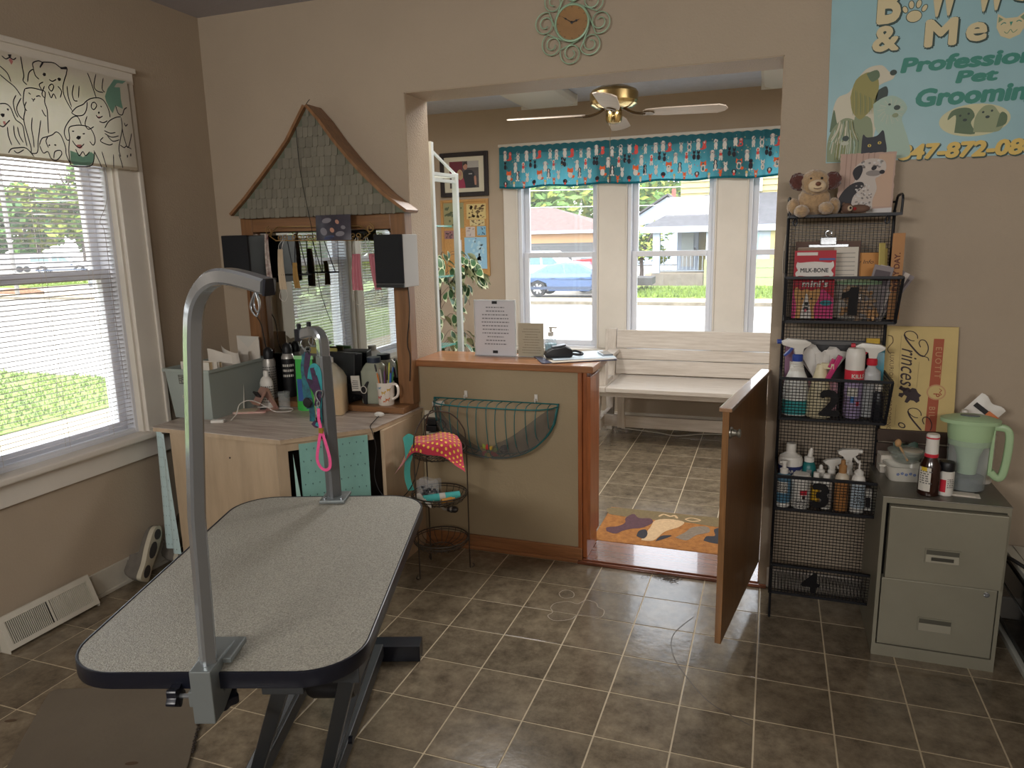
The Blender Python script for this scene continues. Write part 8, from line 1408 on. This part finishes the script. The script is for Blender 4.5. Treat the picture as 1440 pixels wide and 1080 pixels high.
for x in (bx0 + .02, bx1 - .055): MB().box(x, x + .035, 2.7, 3.15, .12, .2).build('side_rail', bwz, bn_, world=True, bev=.002)
MB().box(bx0 + .05, bx1 - .05, 2.84, 2.875, .118, .207).build('stretcher', bw, bn_, world=True, bev=.003)
for x in (.335, bx1 - .23): MB().prism([(x - .004, .427), (x + .078, .427), (x + .066, .36), (x + .06, .28), (x + .07, .118), (x + .01, .118), (x + .014, .3)], MX(((1, 0, 0, 0), (0, 0, -1, 2.839), (0, 1, 0, 0), (0, 0, 0, 1))), .03).build('brace', bwz, bn_, world=True, bev=.002)
tlt = .16
for z0, z1 in ((.475, .583), (.59, .668), (.675, .812)): k = MB(); k.add([(x, 3.12 + (z - .463) * tlt + q, z) for z in (z0, z1) for q in (0, .024) for x in (bx0 + .082, bx1 - .082)], [(0, 2, 3, 1), (4, 5, 7, 6), (0, 1, 5, 4), (2, 6, 7, 3), (0, 4, 6, 2), (1, 3, 7, 5)]); k.build('back_plank', bw, bn_, world=True, bev=.003)
for x in (bx0 - .008, bx1 - .078): k = MB(); k.add([(xx, 3.105 + (z - .463) * tlt + q, z) for z in (.4631, .822) for q in (0, .055) for xx in (x, x + .086)], [(0, 2, 3, 1), (4, 5, 7, 6), (0, 1, 5, 4), (2, 6, 7, 3), (0, 4, 6, 2), (1, 3, 7, 5)]); k.build('back_post', bwz, bn_, world=True, bev=.003)
for x0, s in ((bx0 + .028, 1), (bx1 - .028, -1)):
    x1 = x0 + s * .085; a, b = min(x0, x1), max(x0, x1); MB().box(a, b, 2.6, 3.135, .64, .668).build('armrest', bwz, bn_, world=True, bev=.006); MB().box(a + .01, b - .012, 2.66, 2.76, .463, .64).build('arm_post', bwz, bn_, world=True, bev=.003); MB().box(a + .02, b - .02, 2.74, 2.98, .463, .49).build('arm_foot', bwz, bn_, world=True, bev=.003)
tag(MB().tube(bez([(.3, 3.22, .007), (.6, 3.15, .007), (.75, 3.1, .007), (.95, 3.2, .007), (1.2, 3.25, .007)], 6), .005, 6).build('power_cable', white_cord), 'pale cord lying on the floor under the bench', 'cable')

# ------------------------------------------------------------------ coir mat
coir = mat('orange_coir', (176, 118, 58), .95, c2=(136, 86, 40), scale=40, bump=1, bscale=260); cm2 = thing('door_mat', 'orange coir door mat with dog silhouettes inside the gate', 'mat', (.93, 1.2, 0)); mx0, mx1, my0, my1 = .592, 1.34, .968, 1.445
MB().box(mx0, mx1, my0, my1, .0005, .016).build('pile', coir, cm2, world=True, bev=.004); MB().box(mx0 - .001, mx1 + .001, my0 - .001, my1 + .001, 0, .005).build('backing', mat('black_backing', (40, 34, 30), .9), cm2, world=True)
mf = lambda u, v: V((mx0 + u, my0 + v, .0166)); k = MB(); S2 = lambda pts, m, h=.0166: k.sheet(bez2(pts + [pts[0]], 4)[:-1], lambda u, v: V((mx0 + u, my0 + v, h)), m)
S2([(.01, .36), (.2, .34), (.4, .36), (.6, .34), (.735, .36), (.735, .465), (.4, .47), (.01, .465)], 0)
S2([(.05, .12), (.1, .1), (.13, .15), (.17, .19), (.22, .22), (.26, .3), (.24, .36), (.18, .35), (.14, .4), (.11, .33), (.12, .26), (.09, .2), (.04, .17)], 1, .0168)
S2([(.24, .06), (.3, .07), (.34, .2), (.4, .28), (.42, .36), (.34, .38), (.27, .34), (.26, .24), (.25, .16)], 2, .0168); S2([(.21, .1), (.25, .08), (.26, .14), (.24, .2), (.21, .17)], 3, .017); S2([(.31, .06), (.36, .12), (.38, .16), (.33, .14)], 3, .017)
S2([(.4, .14), (.46, .12), (.5, .2), (.56, .26), (.54, .33), (.47, .3), (.44, .22)], 4, .0168)
S2([(.54, .14), (.6, .12), (.66, .14), (.67, .18), (.64, .2), (.66, .27), (.68, .32), (.62, .34), (.58, .3), (.59, .22), (.55, .2)], 3, .0168); k.stroke(bez2([(.28, .4), (.3, .44), (.34, .42), (.36, .44), (.38, .4)], 4), .014, lambda u, v: V((mx0 + u, my0 + v, .017)), 2); k.stroke(bez2([(.42, .4), (.45, .43), (.5, .41), (.46, .38), (.42, .4)], 4), .01, lambda u, v: V((mx0 + u, my0 + v, .017)), 2)
k.build('silhouettes', [mat('mat_olive_band', (112, 96, 66), .95, var=.2, scale=60), mat('mat_plum', (84, 56, 62), .95, var=.2, scale=60), mat('mat_tan', (190, 160, 122), .95, var=.15, scale=60), mat('mat_black', (48, 46, 50), .95, var=.2, scale=60), mat('mat_grey', (122, 108, 92), .95, var=.2, scale=60)], cm2, world=True)
mb = MB(); rn = random.Random(3)
for _ in range(40): a, x, y = rn.uniform(0, pi), 1.02 + rn.gauss(0, .025), .66 + rn.gauss(0, .012); mb.tube([(x, y, .002), (x + .02 * cos(a), y + .02 * sin(a), .006), (x + .035 * cos(a + .5), y + .035 * sin(a + .5), .002)], .0009, 4)
tag(mb.build('hair_tuft', mat('dog_hair', (84, 74, 66), .9), kind='stuff'), 'small tuft of clipped dog hair on the tiles before the threshold', 'hair')

# ------------------------------------------------------------------ picture, cork board, shelf, plant
fr = thing('framed_picture', 'dark framed picture of two people with a cream mount on the back wall', 'picture', (-1.083, YB, 1.887)); esp = mat('dark_espresso_frame', (34, 24, 24), .55); px0, px1, pz0, pz1 = -1.3, -.865, 1.888, 2.247; fb = .036
k = MB(); k.box(px0, px0 + fb, YB - .028, YB - .002, pz0, pz1); k.box(px1 - fb, px1, YB - .028, YB - .002, pz0, pz1); k.box(px0 + fb, px1 - fb, YB - .028, YB - .002, pz0, pz0 + fb); k.box(px0 + fb, px1 - fb, YB - .028, YB - .002, pz1 - fb, pz1); k.build('frame', esp, fr, world=True, bev=.005)
MB().box(px0 + fb, px1 - fb, YB - .014, YB - .003, pz0 + fb, pz1 - fb).build('mount', mat('cream_mount', (206, 200, 180), .7), fr, world=True); MB().box(-1.215, -.95, YB - .0155, YB - .0142, 1.958, 2.175).build('photo_print', mat('dim_photo_ground', (74, 66, 66), .4, var=.4, scale=14), fr, world=True)
k = MB(); f_ = lambda h: (lambda u, v: V((-1.215 + u * .265, YB - .016 - h, 1.958 + v * .217)))
k.sheet([(0, .45), (.45, .45), (.45, 1), (0, 1)], f_(0), 0); k.sheet([(.62, .75), (1, .75), (1, 1), (.62, 1)], f_(0), 1); k.sheet(bez2([(.44, .0), (.44, .4), (.5, .62), (.62, .68), (.78, .64), (.86, .5), (.9, .2), (.88, 0)], 4), f_(.0006), 2); k.sheet(ell(.55, .8, .075, .12, 16), f_(.001), 3); k.sheet(bez2([(.47, .82), (.5, .94), (.58, .96), (.63, .86), (.56, .9)], 4), f_(.0014), 4)
k.sheet(bez2([(.2, 0), (.24, .3), (.34, .46), (.46, .42), (.52, .2), (.54, 0)], 4), f_(.0012), 5); k.sheet(bez2([(.28, .4), (.27, .6), (.36, .7), (.45, .6), (.46, .38), (.36, .3)], 4), f_(.0014), 6); k.sheet(ell(.37, .54, .055, .09, 14), f_(.0018), 3); k.sheet([(.66, .5), (.78, .5), (.78, .54), (.66, .54)], f_(.0012), 1)
for u in (.86,): k.sheet(bez2([(u, .1), (u - .02, .4), (u + .05, .42), (u + .06, .1)], 3), f_(.001), 3)
k.build('photo_figures', [mat('photo_maroon', (104, 30, 48), .5), mat('photo_pale', (170, 166, 162), .5), mat('photo_black_shirt', (40, 40, 46), .5), MATS['photo_skin_tone'], mat('photo_hair', (52, 40, 34), .5), mat('photo_pink_shirt', (150, 48, 78), .5), mat('photo_blond', (176, 150, 112), .5)], fr, world=True)
cb_ = thing('cork_board', 'oak framed cork board with pinned papers below the picture', 'board', (-1.09, YB, 1.23)); oakf = mat('honey_oak_frame', (186, 142, 84), .5, var=.1, scale=8); kx0, kx1, kz0, kz1 = -1.312, -.872, 1.225, 1.866
MB().box(kx0 + .018, kx1 - .018, YB - .012, YB - .002, kz0 + .018, kz1 - .018).build('cork', mat('cork', (190, 146, 90), .9, var=.15, scale=90), cb_, world=True); k = MB(); k.box(kx0, kx0 + .022, YB - .02, YB - .001, kz0, kz1); k.box(kx1 - .022, kx1, YB - .02, YB - .001, kz0, kz1); k.box(kx0 + .022, kx1 - .022, YB - .02, YB - .001, kz0, kz0 + .022); k.box(kx0 + .022, kx1 - .022, YB - .02, YB - .001, kz1 - .022, kz1); k.build('frame', oakf, cb_, world=True, bev=.003)
def pinned(lab, x0, x1, z0, z1, c, seed, c2, n=10, y=.0126):
    t = thing('pinned_paper', lab, 'paper', ((x0 + x1) / 2, YB - y, z0), 0); MB().box(x0, x1, YB - y - .0012, YB - y, z0, z1).build('sheet', mat('pinned_%d' % seed, c, .6), t, world=True); rn = random.Random(seed); k = MB()
    for _ in range(n): u, v, a, b = rn.uniform(.12, .88), rn.uniform(.1, .9), rn.uniform(.03, .12), rn.uniform(.02, .08); k.sheet([(max(.02, min(.98, p)), max(.02, min(.98, q))) for p, q in ell(u, v, a, b, 8, rn.uniform(0, 2))], lambda p, q: V((x0 + (x1 - x0) * p, YB - y - .0018, z0 + (z1 - z0) * q)))
    k.build('print', mat('pinned_print_%d' % seed, c2, .6), t, world=True, kind='stuff'); MB().ball(((x0 + x1) / 2, YB - y - .004, z1 - .012), .004, 8).build('pin', mat('red_pin', (170, 50, 46), .4), t, world=True)
pinned('dim green photo sheet at the top left of the cork board', -1.285, -1.098, 1.63, 1.84, (150, 148, 108), 1, (96, 104, 78), 16); pinned('cream sheet of small pictures at the top right of the cork board', -1.072, -.895, 1.70, 1.825, (206, 186, 126), 2, (120, 100, 70), 40); pinned('cream strip below the picture sheet at the top right', -1.045, -.91, 1.645, 1.697, (206, 190, 140), 3, (120, 100, 80), 14)
pinned('white note in the middle of the cork board', -1.085, -1.0, 1.555, 1.638, (200, 188, 180), 4, (160, 146, 144), 8); pinned('small blue card at the right of the cork board', -.98, -.9, 1.565, 1.64, (130, 180, 206), 5, (56, 90, 120), 8); pinned('pale blue poster filling the lower right of the cork board', -1.1, -.886, 1.285, 1.55, (150, 196, 222), 6, (176, 212, 228), 22); pinned('striped red and dark snapshot at the left of the cork board', -1.284, -1.165, 1.54, 1.61, (150, 110, 112), 7, (70, 58, 66), 16); pinned('white sheet with a blue cat below the snapshot', -1.19, -1.125, 1.31, 1.53, (200, 196, 194), 8, (88, 106, 128), 8)
wsm = mat('white_shelf_steel', (206, 212, 210), .35); gls = mat('greenish_shelf_glass', (150, 206, 198), .05, alpha=.35); gle = mat('green_glass_edge', (110, 190, 180), .15, alpha=.85)
sh = thing('glass_shelf_unit', 'white metal shelf unit with glass shelves behind the half wall', 'shelf', (-.5, 1.19, 0)); sx0, sx1, sy0, sy1 = -.72, -.245, 1.075, 1.3
for x, y, zt_ in ((sx1, sy1, 1.88), (sx0, sy1, 1.88), (sx1 - .035, sy0, 2.02), (sx0, sy0, 2.02)): MB().box(x - .014, x + .014, y - .014, y + .014, 0, zt_).build('post', wsm, sh, world=True, bev=.002)
for z in (1.866, 1.835): MB().bar((sx1, sy1, z), (sx1 - .035, sy0, z), .018, .016).build('side_bar', wsm, sh, world=True); MB().bar((sx0, sy1, z), (sx0, sy0, z), .018, .016).build('side_bar', wsm, sh, world=True)
MB().bar((sx1, sy1, 1.876), (sx1 - .035, sy0, 1.985), .01, .012).build('brace', wsm, sh, world=True); MB().bar((sx0, sy1, 1.866), (sx1, sy1, 1.866), .016, .018).build('back_bar', wsm, sh, world=True)
for z in (1.598, 1.33, .95, .5, .15): g_s = MB().box(sx0 + .016, sx1 - .03, sy0 + .01, sy1 - .016, z, z + .007).build('glass_shelf', gls, sh, world=True); MB().bar((sx1 - .024, sy1 - .02, z + .0035), (sx1 - .046, sy0 + .02, z + .0035), .006, .008).build('glass_edge', gle, g_s, world=True)
fp = thing('potted_ficus', 'variegated ficus in a woven pot behind the half wall', 'plant', (-.93, 2.5, 0)); MB().lathe([(0, 0), (.12, 0), (.16, .05), (.17, .24), (.16, .26), (.15, .25), (.14, .2), (0, .2)], n=24).build('pot', mat('brown_basket_pot', (120, 90, 62), .8, var=.2, scale=30, stretch=(1, 1, 6)), fp, smooth=40)
rn = random.Random(21); MB().tube(bez([(0, 0, .2), (.02, .02, .5), (-.02, 0, .8), (.01, -.02, 1.15), (0, 0, 1.35)], 4), [.018 - .0007 * i for i in range(17)], 7).build('trunk', bark, fp, smooth=True); br_ = MB(); spots = []
for i in range(30):
    z = rn.uniform(.6, 1.36); a = rn.uniform(-2.6, 1.0); l_ = rn.uniform(.1, .24); p = bez([(0, 0, z), (l_ * .5 * cos(a), l_ * .5 * sin(a), z + .09), (l_ * cos(a), l_ * sin(a), z + .05), (l_ * 1.15 * cos(a), l_ * 1.15 * sin(a), z - .06)], 4); br_.tube(p, .0018, 4); spots += [(q, a) for q in p[4:]]
p = bez([(.1, -.05, 1.2), (.22, -.1, 1.34), (.33, -.16, 1.36), (.40, -.2, 1.28)], 5); br_.tube(p, .003, 5); spots += [(q, 0) for q in p[4:]]; br_.build('branches', bark, fp, smooth=True, kind='stuff')
leafg = mat('deep_green_leaf', (58, 92, 58), .4, rnd=.25, var=.2, scale=20); leafe = mat('cream_leaf_margin', (196, 204, 168), .5)
def leafmesh(seed):
    k = MB(); L_ = .075; W_ = .019
    def prof(t): return W_ * sin(pi * min(1, t * 1.02) ** .8) * (1 if t < .98 else .2)
    for m, s, dz in ((1, 1.0, 0), (0, .84, .0012)):
        vs = []; n_ = 6
        for i in range(n_ + 1): t = i / n_; x = L_ * t; zz = -.02 * t * t + dz; y = prof(t) * s; x = x if m else L_ * (.07 + .86 * t); vs += [(x, -y, zz + .004 * (y / W_)), (x, 0, zz), (x, y, zz + .004 * (y / W_))]
        k.add(vs, [f for i in range(n_) for f in ((3 * i, 3 * i + 1, 3 * i + 4, 3 * i + 3), (3 * i + 1, 3 * i + 2, 3 * i + 5, 3 * i + 4))], m)
    return k
lf0 = leafmesh(0).build('leaf', [leafg, leafe], fp, smooth=True)
for i in range(285):
    l_ = lf0 if i == 0 else inst(lf0, fp); q, a = spots[rn.randrange(len(spots))] if i > 25 else spots[-1 - i % 12]
    l_.location = q + V((rn.gauss(0, .022), rn.gauss(0, .022), rn.gauss(0, .022))); l_.rotation_euler = (rn.uniform(-.7, .7), rn.uniform(.3, 1.5), a + rn.uniform(-1.3, 1.3)); s = rn.uniform(1.0, 1.55); l_.scale = (s, s, s)

# ------------------------------------------------------------------ things on the half wall ledge
LZ = .9575
def back_lines(k, fn, rows, u0, u1, v0, v1, seed):
    rn = random.Random(seed)
    for i in range(rows):
        v = v1 - (v1 - v0) * (i + .5) / rows; c = (u0 + u1) / 2; w = (u1 - u0) / 2 * rn.uniform(.55, 1); u = c - w; h = (v1 - v0) / rows * .16
        while u < c + w: q = rn.uniform(.025, .07); k.sheet([(u, v - h), (min(u + q, c + w), v - h), (min(u + q, c + w), v + h), (u, v + h)], fn); u += q + .018
acr = mat('clear_acrylic_edge', (214, 220, 222), .1, alpha=.5)
s1 = thing('ledge_sign', 'white paper sign seen from behind with black clips on the ledge', 'sign', (.115, .915, LZ)); MB().box(.012, .222, .905, .909, LZ + .001, LZ + .272).build('sheet', cloth_mat('white_sign_paper', (220, 218, 220), .35), s1, world=True); k = MB(); k.box(.008, .011, .9, .912, LZ, LZ + .276); k.box(.223, .226, .9, .912, LZ, LZ + .276); k.box(.011, .223, .9, .912, LZ + .2725, LZ + .277); k.build('holder_edge', acr, s1, world=True, kind='stuff'); MB().box(.008, .226, .885, .95, LZ - .0003, LZ + .0008).build('holder_foot', acr, s1, world=True)
for z in (LZ + .257, LZ + .012): MB().box(.104, .13, .9, .9045, z, z + .014).build('binder_clip', blackm, s1, world=True, bev=.001)
k = MB(); back_lines(k, lambda u, v: V((.012 + .21 * u, .9043, LZ + .27 * v)), 11, .16, .86, .18, .92, 3); k.build('show_through_lines', mat('faint_grey_ink', (134, 132, 136), .7), s1, world=True, kind='stuff')
s2 = thing('ledge_card', 'smaller beige sign seen from behind beside the sanitizer', 'sign', (.3, .915, LZ)); MB().box(.237, .367, .904, .908, LZ + .001, LZ + .165).build('sheet', cloth_mat('beige_sign_paper', (196, 188, 168), .25), s2, world=True); MB().box(.237, .367, .8935, .94, LZ - .0003, LZ + .0008).build('holder_foot', acr, s2, world=True); k = MB(); back_lines(k, lambda u, v: V((.237 + .13 * u, .9033, LZ + .165 * v)), 10, .12, .95, .08, .86, 9); k.build('show_through_lines', mat('faint_olive_ink', (150, 142, 124), .7), s2, world=True, kind='stuff')
hs = thing('hand_sanitizer', 'clear pump bottle of pale blue hand sanitizer on the ledge', 'bottle', (.398, .925, LZ)); MB().lathe([(0, 0), (.028, 0), (.03, .003), (.03, .07), (.024, .09), (.012, .1), (.012, .105)], n=22).build('bottle', mat('clear_pet', (200, 214, 220), .06, alpha=.35), hs, smooth=True); MB().lathe([(0, .002), (.0285, .002), (.0285, .066), (0, .066)], n=22).build('gel', mat('pale_blue_gel', (140, 190, 206), .1, alpha=.75), hs, smooth=True); MB().lathe([(.013, .103), (.014, .12), (.006, .124), (.006, .14), (0, .141)], n=16).build('pump', whitep, hs, smooth=True); MB().bar((-.008, 0, .144), (.03, 0, .144), .01, .007).build('spout', whitep, hs)
cl1 = thing('clipboard', 'dark clipboard with papers overhanging the end of the ledge', 'clipboard', (.5, .9, LZ), R(28)); MB().prism(rrect(.36, .25, .012), MX.Translation((.02, .0, .0005)), .0035).build('board', mat('slate_board', (70, 72, 92), .4), cl1); pos = [(.03, -.015, .004, 4, (196, 186, 170)), (.06, .01, .0065, -5, (214, 214, 216)), (.05, .02, .009, 2, (200, 214, 224))]
for x, y, z, a, c in pos: MB(MX.Translation((x, y, z)) @ MX.Rotation(R(a), 4, 'Z')).box(-.15, .15, -.108, .108, 0, .0018).build('paper', mat('sheet_%d' % c[0], c, .45), cl1)
MB().box(.15, .2, -.05, .05, .0115, .02).build('clip', chrome, cl1, bev=.002); MB().prism(rrect(.2, .15, .01), MX.Translation((-.05, -.03, -.0)) @ MX.Rotation(.3, 4, 'Z'), .0004).build('under_sheet', mat('straw_paper', (206, 186, 140), .6), cl1)
bd = thing('card_terminal', 'black handheld terminal with cord lying on the clipboard papers', 'device', (.455, .86, LZ + .0125), R(24)); k = MB(); k.prism([(-.062, 0), (.06, 0), (.066, .012), (.062, .036), (.03, .05), (-.03, .042), (-.062, .026), (-.068, .01)], MX(((1, 0, 0, 0), (0, 0, -1, .034), (0, 1, 0, 0), (0, 0, 0, 1))), .068); k.build('casing', blackm, bd, bev=.007, smooth=50, solid=1); MB(MX.Translation((-.01, 0, .045)) @ MX.Rotation(R(-8), 4, 'Y')).box(-.02, .045, -.02, .02, .002, .009).build('top_panel', mat('grey_panel', (110, 114, 122), .3), bd, bev=.002); MB().tube(bez([(.06, -.01, .014), (.1, -.02, .01), (.115, .0, .012), (.09, .03, .02), (.06, .02, .02)], 5), .006, 7).build('cord', blackm, bd, smooth=True)
# worn film patches and a scratch on the floor tiles
film = mat('worn_vinyl_film', (150, 136, 118), .12, alpha=.3); filme = mat('worn_film_edge', (176, 162, 144), .5)
for lab, pts in (('larger worn glossy patch on the tiles before the half wall', [(.584, .256), (.591, .299), (.641, .331), (.683, .323), (.707, .362), (.731, .365), (.759, .351), (.773, .322), (.804, .3), (.802, .244), (.752, .238), (.707, .231), (.693, .195), (.657, .17), (.621, .163), (.592, .191), (.603, .223)]), ('smaller worn patch on the tiles behind the larger one', [(.583, .39), (.592, .419), (.62, .429), (.645, .409), (.65, .373), (.62, .355), (.598, .363)])):
    q = bez2(pts + [pts[0]], 4)[:-1]; fz = lambda h: (lambda u, v: V((u, v, h))); t = thing('floor_stain', lab, 'stain', (pts[0][0], pts[0][1], 0))
    MB().sheet(q, fz(.0009)).build('film', film, t, world=True); MB().stroke(q + [q[0]], .003, fz(.0012)).build('peeling_edge', filme, t, world=True)
tag(MB().stroke(bez2([(1.16, .36), (1.1, .2), (1.12, .05), (1.2, -.1), (1.28, -.2), (1.4, -.27)], 8), .003, lambda u, v: V((u, v, .0009))).build('floor_scratch', mat('dark_scratch', (78, 70, 62), .6)), 'long thin curved scratch across the tiles left of the gate', 'scratch')
